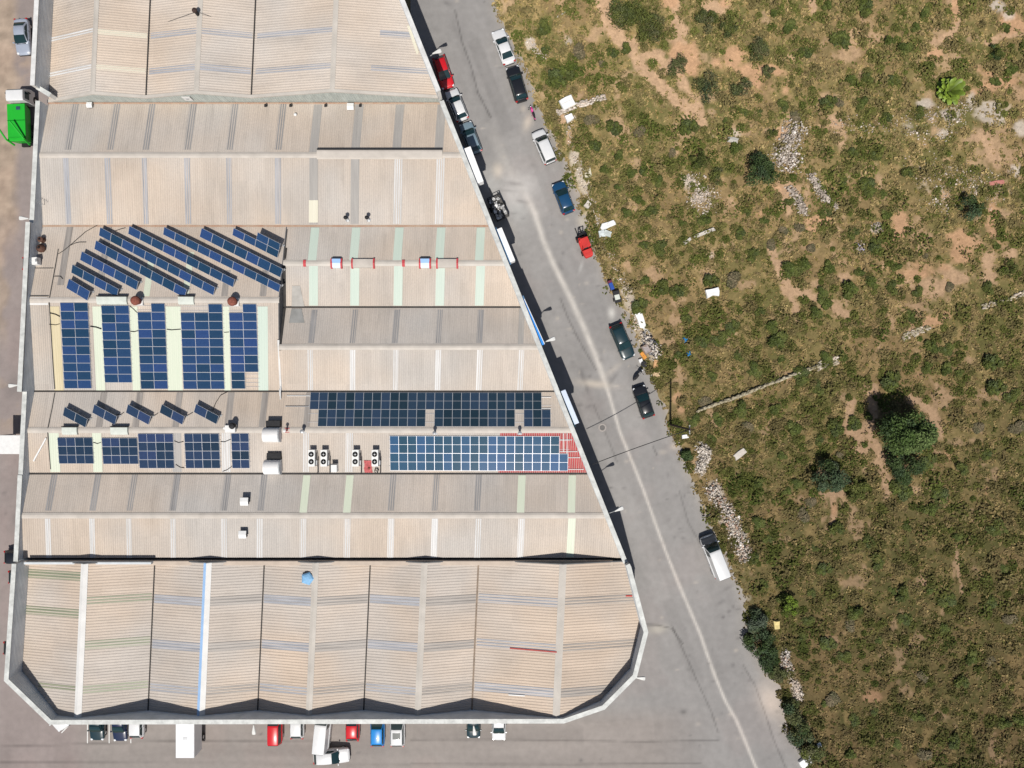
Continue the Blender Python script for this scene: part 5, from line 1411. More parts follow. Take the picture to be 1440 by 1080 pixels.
boxvent('small white box vent on the southern slope next to the south block', E_, 344, 750, .90, (m_white, m_black), group='white box vents')
boxvent('white box on the wall foot near the north west corner of the tan roofs', A, 128, 149, .65, (m_white, m_steel), h=.25)
boxvent('pale flat box at the foot of the gabled roof right of centre', A, 493.5, 151, .8, (m_white, m_steel), h=.2)
p = on(A, 416, 162); t = stand('roof_ball', 'tiny white ball vent near the northern edge of the tan roof', 'vent', p)
MB().lathe((0, 0, 0), [(.05, 0), (.16, .1), (.2, .22), (.14, .34), (.02, .38)], 12).build('ball', m_white, t, smooth=60)
p = Vector((P(265, 139, 7.4).x, yN0 - .12, 7.3))
t = thing('hatch_panel', 'pale square hatch on the green grey gable facade', 'hatch', p)
MB().box((0, -.02, .35), (.95, .08, 1.05)).build('panel', m_capw, t, bevel=.02); MB().box((0, -.07, .35), (.28, .05, .28)).build('vent', m_steel, t)
# chimney on the north block
p = NB.hit(279, 21); t = stand('chimney_pipe', 'black round chimney stuck on the ridge of the gabled roof', 'chimney', p)
MB().cyl((0, 0, -.2), (0, 0, .9), .20, .20, 12).build('pipe', m_black, t)
MB().lathe((0, 0, .9), [(.26, 0), (.30, .1), (.28, .2), (.05, .34)], 14).build('cowl', M('rusty_cowl', (.05, .03, .025), .8, .4, 6), t)
MB().tube([Vector((0, 0, .7)), Vector((-3.8, -.5, -.55))], .018, 5).build('stay_wire', m_black, t); MB().tube([Vector((0, 0, .7)), Vector((1.4, -.1, -.2))], .018, 5).build('stay_wire', m_black, t)
# raised ridge slot on A
a0, a1 = A.a_at(446, 222), A.a_at(622, 222)
sl_ = MB(); y = A.yr
sl_.add([(a + SK * (y + dy), y + dy, A.zr + dz) for a in (a0, a1) for dy, dz in ((.55, .22), (.35, .26), (-.35, .16), (-.5, .02))], [(0, 4, 5, 1), (1, 5, 6, 2), (2, 6, 7, 3)])
sl_.add([(a + SK * (y + .55), y + .55, A.zr + dz) for a in (a0, a1) for dz in (.22, -.06)], [(0, 1, 3, 2)], 1)
sl_.add([(a + SK * (y + dy), y + dy, A.zr + .235) for a in (a0, a1) for dy in (.52, .72)], [(0, 1, 3, 2)], 1)
o = sl_.build('ridge_slot', [m_capx, m_black], uA, world=True, fixn=False)
# ridge vents of bay B
def ridgebox(label, px0, px1, mats, group='ridge vents of the mint striped bay', z=.35, w_=.55):
    p0, p1 = on(B, px0, 369), on(B, px1, 369); c = (p0 + p1) / 2; L_ = (p1 - p0).length
    t = stand('ridge_vent', label, 'ridge vent', Vector((c.x, B.yr - .05, B.zr)), group=group)
    rg = [[(x, -w_, -.02), (x, -w_ * .9, z * .7), (x, 0, z), (x, w_ * .9, z * .7), (x, w_, -.02)] for x in (-L_ / 2, L_ / 2)]
    o = MB().rings(rg).build('hood', mats[0], t, smooth=60)
    if mats[1] is not None:
        MB().box((0, w_ * .48, z * .94), (L_ * .9, w_ * .9, .05)).build('glazing', mats[1], t); MB().box((0, w_ * 1.0, z * .6), (L_ * .95, .06, .35)).build('edge', m_black, t)
    for sg in (-1, 1): MB().rings([[(sg * (L_ / 2 + d), -w_ * 1.12, -.03), (sg * (L_ / 2 + d), -w_, z * .75), (sg * (L_ / 2 + d), 0, z * 1.12), (sg * (L_ / 2 + d), w_, z * .75), (sg * (L_ / 2 + d), w_ * 1.12, -.03)] for d in (-.08, .12)]).build('red_end', M('red_end_paint', (.46, .05, .06), .6, .2, 4), t)
    return t
m_paleg = M('pale_glazing', (.62, .70, .76), .3, .06, 2)
ridgebox('short white and blue glazed ridge vent, western of the two glazed ones', 467, 480.5, (m_paleg, m_blue2)); ridgebox('short white and blue glazed ridge vent, eastern of the two glazed ones', 591, 605, (m_paleg, m_blue2), z=.4)
ridgebox('long tan ridge vent with red ends, western of the two long ones', 496, 526, (m_capx, None)); ridgebox('long tan ridge vent with red ends, eastern of the two long ones', 615, 643, (m_capx, None))
m_rb = M('red_band_paint', (.48, .06, .07), .6, .2, 4)
for lab, px in (('narrow red band on the ridge, westernmost', 428.5), ('narrow red band on the ridge between the two glazed vents', 567.5)):
    p = on(B, px, 369); t = stand('ridge_band', lab, 'ridge band', Vector((p.x, B.yr, B.zr)), group='red ridge bands')
    MB().rings([[(x, -.42, -.02), (x, -.35, .10), (x, 0, .16), (x, .35, .10), (x, .42, -.02)] for x in (-.16, .16)]).build('band', m_rb, t)
# rusty chimneys
m_ru = M('rust', (.20, .065, .045), .85, .35, 6)
for lab, px, py, bay in (('rusty brown roof cowl, western of the two, above the two column panel blocks', 196.5, 424, Q), ('rusty brown roof cowl, eastern of the two, above the panel blocks', 331, 425, Q)):
    p = on(bay, px, py); t = stand('roof_cowl', lab, 'roof cowl', p, group='rusty roof cowls')
    MB().box((0, 0, .1), (1.0, .9, .4)).build('upstand', m_white, t); MB().cyl((0, 0, .2), (0, 0, .85), .40, .40, 16).build('drum', m_ru, t)
    MB().lathe((0, 0, .85), [(.52, 0), (.56, .12), (.48, .35), (.22, .48), (.03, .5)], 16).build('cap', m_ru, t, smooth=50)
# two big curved hoods
m_hood = M('hood_sheet', (.70, .69, .68), .5, .1, 1)
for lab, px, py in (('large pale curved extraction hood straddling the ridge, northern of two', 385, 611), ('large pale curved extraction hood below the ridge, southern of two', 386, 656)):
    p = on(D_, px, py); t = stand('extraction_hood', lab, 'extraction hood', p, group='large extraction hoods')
    rg = []
    for i in range(9):
        a = math.pi * i / 8
        rg.append([(x, -.88 * math.cos(a), .50 + 1.05 * math.sin(a) ** .8) for x in (-.9, .9)])
    vs = [(-.9, -.9, -.2), (.9, -.9, -.2)]
    ring0 = [(-.9, r[0][1], r[0][2]) for r in rg]; ring1 = [(.9, r[0][1], r[0][2]) for r in rg]
    MB().rings([[(-.9, .88, -.3)] + ring0[::-1] + [(-.9, -.88, -.3)], [(.9, .88, -.3)] + ring1[::-1] + [(.9, -.88, -.3)]]).build('casing', m_hood, t, smooth=35)
    MB().rings([[(x, -.88 * math.cos(math.pi * i / 8), .5 + .9 * math.sin(math.pi * i / 8)) for i in range(9)] for x in (.905, .96)]).build('grille', m_wall, t)
    MB().box((.12, 1.28, .30), (1.65, .75, .75)).build('intake_shade', m_black, t)  # black box: the hood's opening together with its cast shadow
# hooded vent with white lid on the ridge of D
p = on(D_, 327.5, 602); t = stand('hooded_vent', 'white lidded vent on the ridge right of the short tilted pairs', 'roof vent', p)
MB().box((0, 0, .35), (1.0, .8, .9)).build('casing', m_steel, t); MB().box((0, -.05, .85), (1.2, .85, .10)).build('lid', m_white, t, bevel=.02)
MB().lathe((.25, .3, .4), [(.30, 0), (.38, .5), (.30, .75), (.05, .85)], 12).build('fan_drum', m_black, t, smooth=50); MB().cyl((-.75, 0, -.1), (-.75, 0, .7), .14, .14, 10).build('pipe', m_white, t)
# slim vents on D ridge
def slim(label, bay, px, py, col, h=.8, r=.11):
    p = on(bay, px, py); t = stand('flue_pipe', label, 'flue pipe', p, group='slim flues on the lower panelled roof')
    MB().cyl((0, 0, -.05), (0, 0, h), r, r, 10).build('pipe', col, t); MB().lathe((0, 0, h), [(r * 1.1, 0), (r * 1.7, .05), (r * 1.6, .14), (.02, .22)], 12).build('cowl', m_white if col is m_red else m_steel, t)
    MB().box((0, 0, .02), (.55, .55, .06)).build('flashing', m_redroof if col is m_red else m_steel, t)
slim('slim flue with red flashing right of the northern extraction hood', D_, 404, 605, m_red, 1.0)
slim('slim white flue at the start of the mounting rails on the ridge', D_, 427.5, 606, m_white, .8, .14)
slim('slim black flue in the gap of the dark teal array', D_, 612, 608, m_black, .9, .13); slim('slim dark red flue at the start of the red painted roof', D_, 731, 608, M('maroon', (.12, .03, .03), .7, .2, 3), .9, .13)
# air conditioners
def ac(label, px, py):
    p = on(D_, px, py); t = stand('air_conditioner', label, 'air conditioner', p, 0, 'twin fan air conditioners')
    MB().box((0, 0, .58), (.78, 1.95, 1.0)).build('casing', M('ac_white', (.70, .70, .68), .45, .05, 2), t, bevel=.03)
    for y in (-.42, .45):
        f = MB().lathe((-.02, y, 1.08), [(.31, 0), (.31, .05), (.26, .06), (.25, .0)], 20).build('fan', m_black, t)
        MB().lathe((-.02, y, 1.085), [(.09, 0), (.09, .055), (.02, .06)], 10).build('hub', m_steel, f)
        for k in range(4): MB().box((-.02 + .15 * math.cos(k * 1.57), y + .15 * math.sin(k * 1.57), 1.105), (.2, .07, .012), k * 1.57 + .3).build('blade', M('fan_grey', (.10, .10, .10), .6, .1, 3), f)
    for y in (-.8, .8): MB().box((0, y, .04), (.8, .12, .16)).build('foot', m_steel, t)
    MB().tube([Vector((.46, .6, .5)), Vector((.52, -.6, .45)), Vector((.50, -1.2, .12)), Vector((.48, -2.0, .12))], .05, 6).build('coolant_pipe', m_black, t)
    MB().box((.52, -.55, .75), (.14, .5, .12)).build('valve_box', m_steel, t)
for lab, px, py in (('westernmost twin fan air conditioner of the four', 441.5, 643), ('second air conditioner from the west, close beside the westernmost one', 458.5, 643),
                    ('third air conditioner from the west, left of the red sheet', 502.5, 643), ('easternmost air conditioner, touching the red sheet', 529.5, 643)): ac(lab, px, py)
p = on(D_, 472, 657); t = stand('white_cabinet', 'white cabinet between the paired air conditioners and the third one', 'cabinet', p)
MB().box((0, 0, .45), (.70, .95, .9)).build('casing', m_white, t, bevel=.02); MB().box((0, .44, .92), (.72, .1, .04)).build('top_edge', m_black, t); MB().box((0, -.50, .45), (.5, .03, .6)).build('door', m_capw, t)
p = on(D_, 518, 656); t = stand('red_sheet', 'red sheet lying on the roof left of the easternmost air conditioner', 'sheet', p)
q = MB(); nx_, ny_ = 8, 8; vs = []
for i in range(nx_ + 1):
    for j in range(ny_ + 1):
        x = (i / nx_ - .5) * .95; y = (j / ny_ - .5) * 1.45; pz = D_.z(p.y + y) - p.z + .09 + .05 * math.sin(5 * x + 3 * y) * math.cos(7 * y)
        vs.append((x + .05 * math.sin(6 * y), y, pz))
q.add(vs, [(i * (ny_ + 1) + j, (i + 1) * (ny_ + 1) + j, (i + 1) * (ny_ + 1) + j + 1, i * (ny_ + 1) + j + 1) for i in range(nx_) for j in range(ny_)])
q.build('sheet', M('red_cloth', (.42, .10, .10), .8, .3, 4), t, smooth=60); MB().lathe((.1, -.2, .12), [(.05, 0), (.16, .04), (.12, .12)], 8).build('weight', m_ru, t)
p = on(D_, 530, 661.5); t = stand('hose_coil', 'black hose coil below the easternmost air conditioner', 'hose coil', p)
pts = [Vector((.26 * math.cos(a) * (1 - .01 * k), .26 * math.sin(a), .12 + .012 * k)) for k, a in enumerate(np.linspace(0, 12.5, 36))]
MB().tube(pts, .035, 5).build('coil', m_black, t)
# low ridge skylights with their shadow line added as a black bar
for lab, bay, px, py, w_ in (('raised pale ridge skylight above the second tall panel block', Q, 159, 421, 3.5), ('raised pale ridge skylight above the widest panel block', Q, 263, 422, 1.8),
                             ('raised pale ridge skylight above the westernmost small panel block', D_, 100, 603, 1.75), ('raised pale ridge skylight above the second small panel block', D_, 169.5, 603, 2.0)):
    p = on(bay, px, py); t = stand('ridge_skylight', lab, 'skylight', Vector((p.x, bay.yr, bay.zr)), group='raised ridge skylights')
    MB().rings([[(x, -.55, -.08), (x, -.5, .22), (x, -.15, .36), (x, .35, .36), (x, .45, -.05)] for x in (-w_ / 2, w_ / 2)]).build('dome', M('skylight_sheet', (.52, .55, .50), .4, .1, 2), t, smooth=40)
    MB().box((0, .47, .22), (w_ + .1, .08, .3)).build('shadow_edge', m_black, t)
# white mast lying/leaning on the roof
b0 = on(C_, 395, 551, .15)
t = thing('leaning_pole', 'short white pole tips poking over the valley right of the panel blocks', 'pole', b0)
MB().tube([Vector((0, .6, .15)), Vector((.05, -.9, .35))], .07, 8).build('pole', m_white, t); MB().tube([Vector((-.15, .3, .12)), Vector((-.02, -.5, .30))], .05, 8).build('brace', m_white, t)
# satellite/blue cover on the south block
p = FB.hit(433, 813); t = stand('blue_cover', 'round blue cover on the south block beside a ridge', 'cover', p)
MB().lathe((0, 0, -.1), [(.78, 0), (.80, .32), (.62, .46), (.32, .54), (.02, .57)], 5).build('cover', M('blue_tarp', (.20, .40, .62), .6, .1, 2), t); MB().lathe((0, .1, -.1), [(.66, 0), (.70, .2), (.66, .3)], 12).build('rim', m_black, t)
p = on(D_, 51, 641, .1)
t = thing('white_batten', 'long white batten lying diagonally on the roof by the west wall', 'batten', p)
a, b = on(D_, 65, 616, .12) - p, on(D_, 48, 647, .12) - p
MB().cyl(a, b, .09, .11, 4).build('batten', m_white, t); MB().cyl(b, b + (b - a).normalized() * .12, .12, .12, 6).build('end_cap', m_capw, t)
# red and white flashing repairs on south block
def strip_on(bay, name, label, cat, p0, p1, w_, mat, dz=.075):
    a, b = bay.hit(*p0, dz), bay.hit(*p1, dz); c = (a + b) / 2; d = (b - a).normalized(); n = Vector((-d.y, d.x, 0)) * w_ / 2
    t = thing(name, label, cat, c)
    MB().add([a - n, b - n, b + n, a + n, a - n + Vector((0, 0, .03)), b - n + Vector((0, 0, .03)), b + n + Vector((0, 0, .03)), a + n + Vector((0, 0, .03))],
             [(3, 2, 1, 0), (4, 5, 6, 7), (0, 1, 5, 4), (1, 2, 6, 5), (2, 3, 7, 6), (3, 0, 4, 7)]).build('strip', mat, t, world=True)
strip_on(FB, 'repair_strip', 'dull red repair strip on the south block near its eastern ridge', 'repair strip', (717, 911.5), (783, 917), .16, M('dull_red', (.36, .07, .06), .7, .25, 3))
strip_on(FB, 'repair_strip', 'short white repair strip near the southern edge of the south block', 'repair strip', (715, 977), (738, 978.5), .14, m_white)
strip_on(FB, 'repair_strip', 'short red repair strip at the eastern end of the south block', 'repair strip', (880, 838), (889, 838), .13, m_red)
# junk at the western wall foot
p = on(Q, 53, 368, .25); t = stand('white_bucket_box', 'small white box at the foot of the west wall beside brown bundles', 'box', p)
MB().box((0, 0, .25), (.65, .85, .75), .1).build('box', m_white, t, bevel=.03); MB().box((.28, .05, .6), (.2, .3, .3), .2).build('lid_flap', m_steel, t)
for lab, px, py in (('upper brown bundle at the foot of the west wall', 61, 338), ('lower brown bundle at the foot of the west wall', 60, 350)):
    p = on(Q, px, py); t = stand('bundle', lab, 'bundle', p, .3, 'brown bundles by the west wall')
    rb_ = random.Random(int(px * py))
    pr = [(rb_.uniform(.25, .5), z) for z in (0, .2, .45, .65)] + [(.08, .8)]
    MB().lathe((0, 0, -.05), pr, 9).build('bundle', M('brown_sack', (.10, .05, .035), .9, .4, 5), t, smooth=60); MB().lathe((0, 0, .7), [(.1, 0), (.14, .08), (.06, .18)], 7).build('knot', m_black, t)
# mounting rails left unused beside the dark teal array and in the red corner
def rail(label, pts, bay, mat=m_white, r=.045, dz=.1, group='bare mounting rails'):
    q = [bay.hit(*p, dz) for p in pts]; t = thing('bare_rail', label, 'rail', q[0], group=group)
    MB().tube(q, r, 6).build('rail', mat, t, world=True)
    for i in range(2): MB().box(q[i * (len(q) - 1)] - Vector((0, 0, .05)), (.12, .12, .1)).build('clamp', m_steel, t, world=True)
rail('bare white rail left of the dark teal array, upper one', [(404, 556.5), (436, 556.5)], D_); rail('bare white rail left of the dark teal array, lower one', [(402, 571.5), (434, 571.5)], D_, m_steel)
for lab, a, b in (('bare white rail crossing the red corner, topmost', (788, 618.5), (804, 618.5)), ('bare white rail crossing the red corner, second from top', (788, 635), (811, 635)),
                  ('bare white rail crossing the red corner, third from top', (800, 643.5), (815, 643.5)), ('bare white rail crossing the red corner, lowest', (800, 660), (820, 660)),
                  ('upright bare white rail in the red corner, northern one', (792.5, 610), (792.5, 635)), ('upright bare white rail in the red corner, second', (797.5, 610), (797.5, 637))):
    rail(lab, [a, b], D_, m_white)
rail('bare white rail at the east end of the dark teal array, upper one', [(762, 558.5), (774.5, 558.5)], D_); rail('bare white rail at the east end of the dark teal array, lower one', [(762, 574.5), (774, 574.5)], D_)
# cables
def cable(label, bay, pts, r=.035, dz=.10, group='black cables on the panelled roofs', name='cable'):
    q = []
    for i, (a, b) in enumerate(zip(pts[:-1], pts[1:])):
        for s_ in np.linspace(0, 1, 5)[:-1]: q.append(bay.hit(a[0] + (b[0] - a[0]) * s_, a[1] + (b[1] - a[1]) * s_, dz))
    q.append(bay.hit(*pts[-1], dz))
    o = MB().tube(q, r, 6).build(name, m_black, None, smooth=60); tag(o, label, 'cable', group)
cable('black cable running from the first tilted rows down to the western joint', Q, [(82, 357), (90, 352), (103, 341), (120, 326), (137, 316.5)]); cable('short black cable feeding the second longest tilted row', Q, [(99, 345), (105, 342), (112, 340.5), (121, 340.5)])
cable('short black cable left of the shortest tilted row', Q, [(76, 388.5), (85, 388.5), (88, 392)]); cable('black cable looping over the top of a tilted row near the western gutter', Q, [(161, 325), (170, 322), (176, 320.5)])
cable('black cable joining the sand strip and the first tall panel block', Q, [(70, 440), (78, 442), (84, 445)], .06); cable('thin cable below the one at the sand strip', Q, [(69, 456), (78, 457), (84, 455.5)])
cable('thick black cable between the first and second tall panel blocks', Q, [(127, 459), (135, 460), (142.5, 462.5)], .07); cable('black cable between the second and third tall panel blocks', Q, [(183.5, 466), (189, 466.5), (194, 465)], .05)
cable('thin cable slanting to the missing corner of the third tall block', Q, [(182, 430), (187, 434), (193, 440)]); cable('black cable between the third and widest panel blocks', Q, [(234.5, 463), (241, 464), (254, 463)], .05)
cable('short cable between the widest and easternmost blocks', Q, [(315, 467.5), (322, 467)]); cable('curved cable leading down from the widest block to the short tilted pairs', D_, [(320, 551), (310, 556), (303, 567), (299, 577)])
cable('cable linking the second and third short tilted pairs', D_, [(164, 583), (170, 583), (174, 580)]); cable('cable linking the third and fourth short tilted pairs', D_, [(212, 585), (218, 584), (222, 581)])
cable('cable linking the fourth and fifth short tilted pairs', D_, [(260, 586), (266, 583), (271, 580)]); cable('pair of loops between the first and second small panel blocks', D_, [(131, 622), (137, 624), (142, 622)])
cable('loop between the third and fourth small panel blocks', D_, [(245, 620), (251, 622.5), (258, 621)]); cable('loop between the fourth small block and the single column', D_, [(310, 621), (316, 621.5), (324, 618)])
cable('low loop under the gap before the fourth small block', D_, [(247, 653), (253, 657), (259, 658)]); cable('low loop under the gap before the single column', D_, [(313, 663), (319, 661), (326, 656)])
# aerial
t = thing('roof_aerial', 'thin aerial at the foot of the west wall above the tilted rows', 'aerial', on(A, 63, 288))
MB().tube([Vector((0, 0, 0)), Vector((0, 0, 1.2))], .025, 6).build('mast', m_steel, t); MB().tube([Vector((-.3, .2, 1.15)), Vector((.5, -.3, 1.15))], .018, 5).build('boom', m_steel, t)
for k in range(4): MB().tube([Vector((-.2 + k * .2 - .12, .13 - k * .12 - .2, 1.15)), Vector((-.2 + k * .2 + .12, .13 - k * .12 + .2, 1.15))], .012, 4).build('element', m_steel, t)
# ------------------------------------------------------------------ street furniture, signs, canopy
def lamp(label, wall_px, head_px, z=7.5, wz=7.2, group='street lamps on brackets of the works wall'):
    a, b = P(*wall_px, wz), P(*head_px, z)
    d = Vector((b.x - a.x, b.y - a.y, 0)); L_ = d.length; ang = math.atan2(d.y, d.x)
    t = thing('street_lamp', label, 'street lamp', a, ang, group)
    MB().tube([Vector((-.25, 0, -.1)), Vector((.3, 0, .1)), Vector((L_ - .5, 0, z - wz))], .05, 8).build('bracket_arm', m_steel, t, smooth=60)
    rg = [[(L_ + x, -w_, z - wz), (L_ + x, -w_ * .7, z - wz + h_), (L_ + x, w_ * .7, z - wz + h_), (L_ + x, w_, z - wz)] for x, w_, h_ in ((-.62, .07, .08), (-.3, .13, .12), (.15, .24, .14), (.42, .25, .11), (.5, .16, .06))]
    MB().rings(rg).build('lamp_head', M('lamp_grey', (.60, .60, .58), .5, .06, 3), t, bevel=.02)
    MB().box((L_ + .18, 0, z - wz - .02), (.5, .32, .05)).build('lens', m_lamp, t); MB().box((-.2, 0, -.1), (.1, .3, .5)).build('wall_plate', m_steel, t)
lamp('pale street lamp over the red hatchback, northernmost on the east wall', (603.5, 79.5), (615, 73))
lamp('pale street lamp on the east wall beside the long bright blue sign', (762, 482.5), (775, 477.5))
lamp('pale street lamp on the east wall opposite the rubble strip, south of all signs', (857, 721.5), (871, 716))
lamp('small pale lamp at the south east corner of the works', (895.5, 951.5), (901.5, 953.5))
lamp('pale lamp on the south wall left of the red van', (358, 1013), (357, 1027))
lamp('pale lamp on the south wall over the dark teal car', (665.5, 1014), (667, 1028))
lamp('small pale lamp on the west wall near the step in the wall top', (30, 541.5), (18, 542), z=7.9, wz=7.7)
lamp('small pale lamp on the west wall north of the tilted panels', (41, 308), (33, 307), z=7.8, wz=7.6)

def signbox(label, p0, p1, w_, topmat, wallmat, blue=.42, z=7.3, h=1.3, nm='wall_sign'):
    """canopy box along the east wall; p0,p1 picture points of the outer top edge"""
    a, b = P(*p0, z), P(*p1, z); d = (b - a); L_ = d.length; d.normalize(); c = (a + b) / 2
    n = Vector((-d.y, d.x, 0)); n = -n if n.x < 0 else n
    wall = ex(c.y); gap = (c.x - wall) * n.x
    t = thing(nm, label, 'sign', Vector((c.x, c.y, z - h)), math.atan2(d.y, d.x), 'signs on the east wall')
    sy = 1 if Vector((-d.y, d.x, 0)).x > 0 else -1
    MB().box((0, -sy * w_ / 2, h / 2), (L_, w_, h)).build('box', topmat, t, bevel=.02)
    MB().box((0, -sy * w_ / 2, h + .012), (L_ - .06, w_ - .06, .03)).build('top_sheet', topmat, t)
    depth = max(.25, gap - w_)
    MB().box((0, -sy * (w_ + depth / 2), h - .18), (L_ + .5, depth, .3)).build('wall_frame', wallmat, t)
    for x in (-L_ * .4, 0, L_ * .4): MB().cyl((x, -sy * (w_ * .5), .2), (x, -sy * (w_ + depth + .1), .2), .04, .04, 6).build('bracket', m_steel, t)
m_signw = M('sign_white', (.80, .80, .80), .45, .03, 1); m_signb = M('sign_pale_blue', (.55, .62, .74), .45, .05, 1)
m_steelb = M('steel_blue_paint', (.09, .20, .35), .5, .12, 1); m_tealp = M('teal_paint', (.015, .09, .13), .5, .12, 1)
signbox('white topped sign with blue back over the grey blue car, northernmost sign', (661.5, 205.5), (680, 254.5), .78, m_signw, m_steelb)
signbox('white topped sign with blue back just south of the scrap trailer', (705.5, 319.5), (724.5, 366), .62, m_signw, m_steelb)
signbox('pale blue topped sign with dark teal back beside the east end of the solar arrays', (795, 547.5), (814.5, 594.5), .58, m_signb, m_tealp)
# long blue fascia
a, b = P(733, 417, 7.55), P(763.5, 485, 7.55); d = (b - a); L_ = d.length; c = (a + b) / 2
t = thing('wall_fascia', 'long narrow bright blue fascia along the east wall top', 'fascia', Vector((c.x, c.y, 6.6)), math.atan2(d.y, d.x))
MB().box((0, -.02, .5), (L_, .42, .85)).build('fascia', M('vivid_blue', (.03, .25, .70), .45, .06, 1), t, bevel=.02); MB().box((-L_ / 2 + .2, .02, .6), (.4, .5, 1.0)).build('end_block', m_steelb, t)
MB().box((0, .22, .93), (L_, .08, .04)).build('edge_trim', m_white, t)

# white canopy on the west lane
z = 4.0
a, b = P(-14, 612, z), P(31, 638.5, z)
t = thing('canopy', 'flat white canopy reaching out from the west wall over the lane', 'canopy', ((a.x + b.x) / 2, (a.y + b.y) / 2, 0))
W_, D2 = b.x - a.x + 3.6, a.y - b.y
MB().box((1.8, 0, z - .12), (W_, D2, .24)).build('roof_sheet', m_white, t, bevel=.03)
MB().box((-W_ / 2 + 1.8 + .1, 0, z - .25), (.12, D2 - .1, .3)).build('fascia', m_steel, t)
for y in (-D2 / 2 + .15, D2 / 2 - .15):
    MB().cyl((-W_ / 2 + 2.1, y, 0), (-W_ / 2 + 2.1, y, z - .2), .07, .07, 8).build('post', m_steel, t)

# utility pole and its service wire
p = P(942.5, 597)
t = thing('utility_pole', 'tall brown wooden utility pole at the edge of the field', 'utility pole', p)
MB().cyl((0, 0, -.3), (0, 0, 10.4), .15, .10, 10).build('pole', M('creosoted_wood', (.055, .035, .025), .85, .3, 5), t)
MB().box((0, 0, 9.9), (.1, 1.0, .1)).build('crossarm', m_steel, t)
for y in (-.45, 0, .45): MB().lathe((0, y, 9.95), [(.05, 0), (.07, .06), (.05, .12), (.02, .16)], 8).build('insulator', m_white, t)
top = p + Vector((0, 0, 9.9)); wallp = P(833, 653, 6.6)
pts = [top.lerp(wallp, s_) - Vector((0, 0, 1.1 * s_ * (1 - s_) * 2)) for s_ in np.linspace(0, 1, 15)]
o = MB().tube(pts, .045, 6).build('service_wire', m_black, None, smooth=60); tag(o, 'black service wire sagging across the road from the wooden pole', 'wire')

# parking bay lines
for i, (x, lab) in enumerate(((123, 'white bay line left of the dark teal car'), (153.5, 'white bay line between dark teal and navy cars'), (184, 'white bay line between navy and white cars'))):
    t = P(x, 1028); mb = MB(); mb.box((t.x, t.y - .1, .004), (.11, 2.9, .004))
    tag(mb.build('bay_line', M('road_paint', (.66, .66, .64), .7, .12, 6), None), kind='structure')
mb = MB(); mb.box((P(93, 1024).x, P(93, 1024).y, .004), (.12, 1.7, .004), .72 - 1.5); tag(mb.build('bay_line', bpy.data.materials['road_paint'], None), kind='structure')
# manholes
for lab, px, py, r_ in (('round manhole cover with pale ring near the service wire', 847, 601.5, .34),):
    p = P(px, py); t = thing('manhole_cover', lab, 'manhole', p)
    MB().lathe((0, 0, .002), [(r_ * 1.5, 0), (r_ * 1.5, .012)], 20).build('surround', M('old_concrete', (.33, .30, .28), .9, .2, 4), t); MB().lathe((0, 0, .012), [(r_, 0), (r_, .008)], 20).build('lid', M('iron_lid', (.13, .125, .12), .7, .2, 5), t)
# ------------------------------------------------------------------ trees, bushes, rubble and litter of the field
m_tree = M_attr('tree_leaves', 0.7, 0.25, 1.2, 0.15, 6.0, 0.0)
m_bark = M('bark', (.12, .085, .06), .9, .3, 5)
def fz1(x, y): return float(field_z(np.array([x]), np.array([y]))[0])
def crown_arrays(clumps, nleaf, leaf, cols, r, flat=.25, low=.25):
    """clumps: (x,y,z,R) ; leaves gathered towards each clump's shell"""
    cen = []; col = []; size = []
    C = np.array(cols)
    vol = np.array([c[3] ** 2 for c in clumps]); cnt = np.maximum(8, (nleaf * vol / vol.sum()).astype(int))
    for (x, y, z, R), n in zip(clumps, cnt):
        d = r.normal(size=(n, 3)); d /= np.linalg.norm(d, axis=1)[:, None]
        d[:, 2] = np.where(d[:, 2] < -low, -d[:, 2], d[:, 2])
        rad = R * (.55 + .45 * r.random(n) ** .5) * (1 + .16 * r.normal(size=n))
        cen.append(np.array([x, y, z]) + d * rad[:, None] * np.array([1, 1, .85]))
        base = C[r.integers(0, len(C))]
        col.append(base[None, :] * r.uniform(.65, 1.35, (n, 1)) * (.75 + .4 * np.clip(d[:, 2:3], 0, 1)))  # upward leaves coloured lighter: shading put into the leaf colour
        size.append(r.uniform(leaf[0], leaf[1], n))
    return leaf_arrays(np.concatenate(cen), np.concatenate(size), np.concatenate(col), flat, .55, r)
def tree(name, label, cat, px, py, Rpx, h, cols, nleaf=1800, leaf=(.14, .30), nclump=16, seed=1, group=None, squash=.7, zlow=.3, elong=(1, 1), twigs=0):
    """px,py: picture position of the crown; the foot is put where the crown leans from"""
    r = np.random.default_rng(seed)
    zc = h * .62
    pc = P(px, py, zc); R = Rpx * (H - zc) / F
    z0 = fz1(pc.x, pc.y) - .05
    t = thing(name, label, cat, (pc.x, pc.y, z0), group=group)
    clumps = []
    for i in range(nclump):
        a = r.uniform(0, 6.283); q = math.sqrt(r.random()) * R * .78
        x, y = math.cos(a) * q * elong[0], math.sin(a) * q * elong[1]
        top = h * (1 - .55 * (q / R) ** 2)
        z = top * r.uniform(zlow, .86)
        clumps.append((x, y, z, R * r.uniform(.22, .42)))
    v, f, c = crown_arrays(clumps, nleaf, leaf, cols, r, .6)
    np_mesh('crown', v, f, m_tree, c, t)
    tb = MB(); ht = h * .55; tr = max(.035, h * .028)
    tb.cyl((0, 0, -.1), (.04, .03, ht), tr * 1.3, tr * .7, 8)
    for k in range(5):
        x, y, z, R_ = clumps[k % len(clumps)]
        tb.cyl((.02, .01, ht * (.35 + .12 * k)), (x * .85, y * .85, max(.2, z * .9)), tr * .6, tr * .2, 6)
    tb.build('trunk', m_bark, t)
    return t
DG = [(.030, .052, .014), (.040, .064, .018), (.050, .078, .024), (.024, .042, .012)]
DB = [(.056, .074, .014), (.072, .090, .018), (.090, .104, .024)]
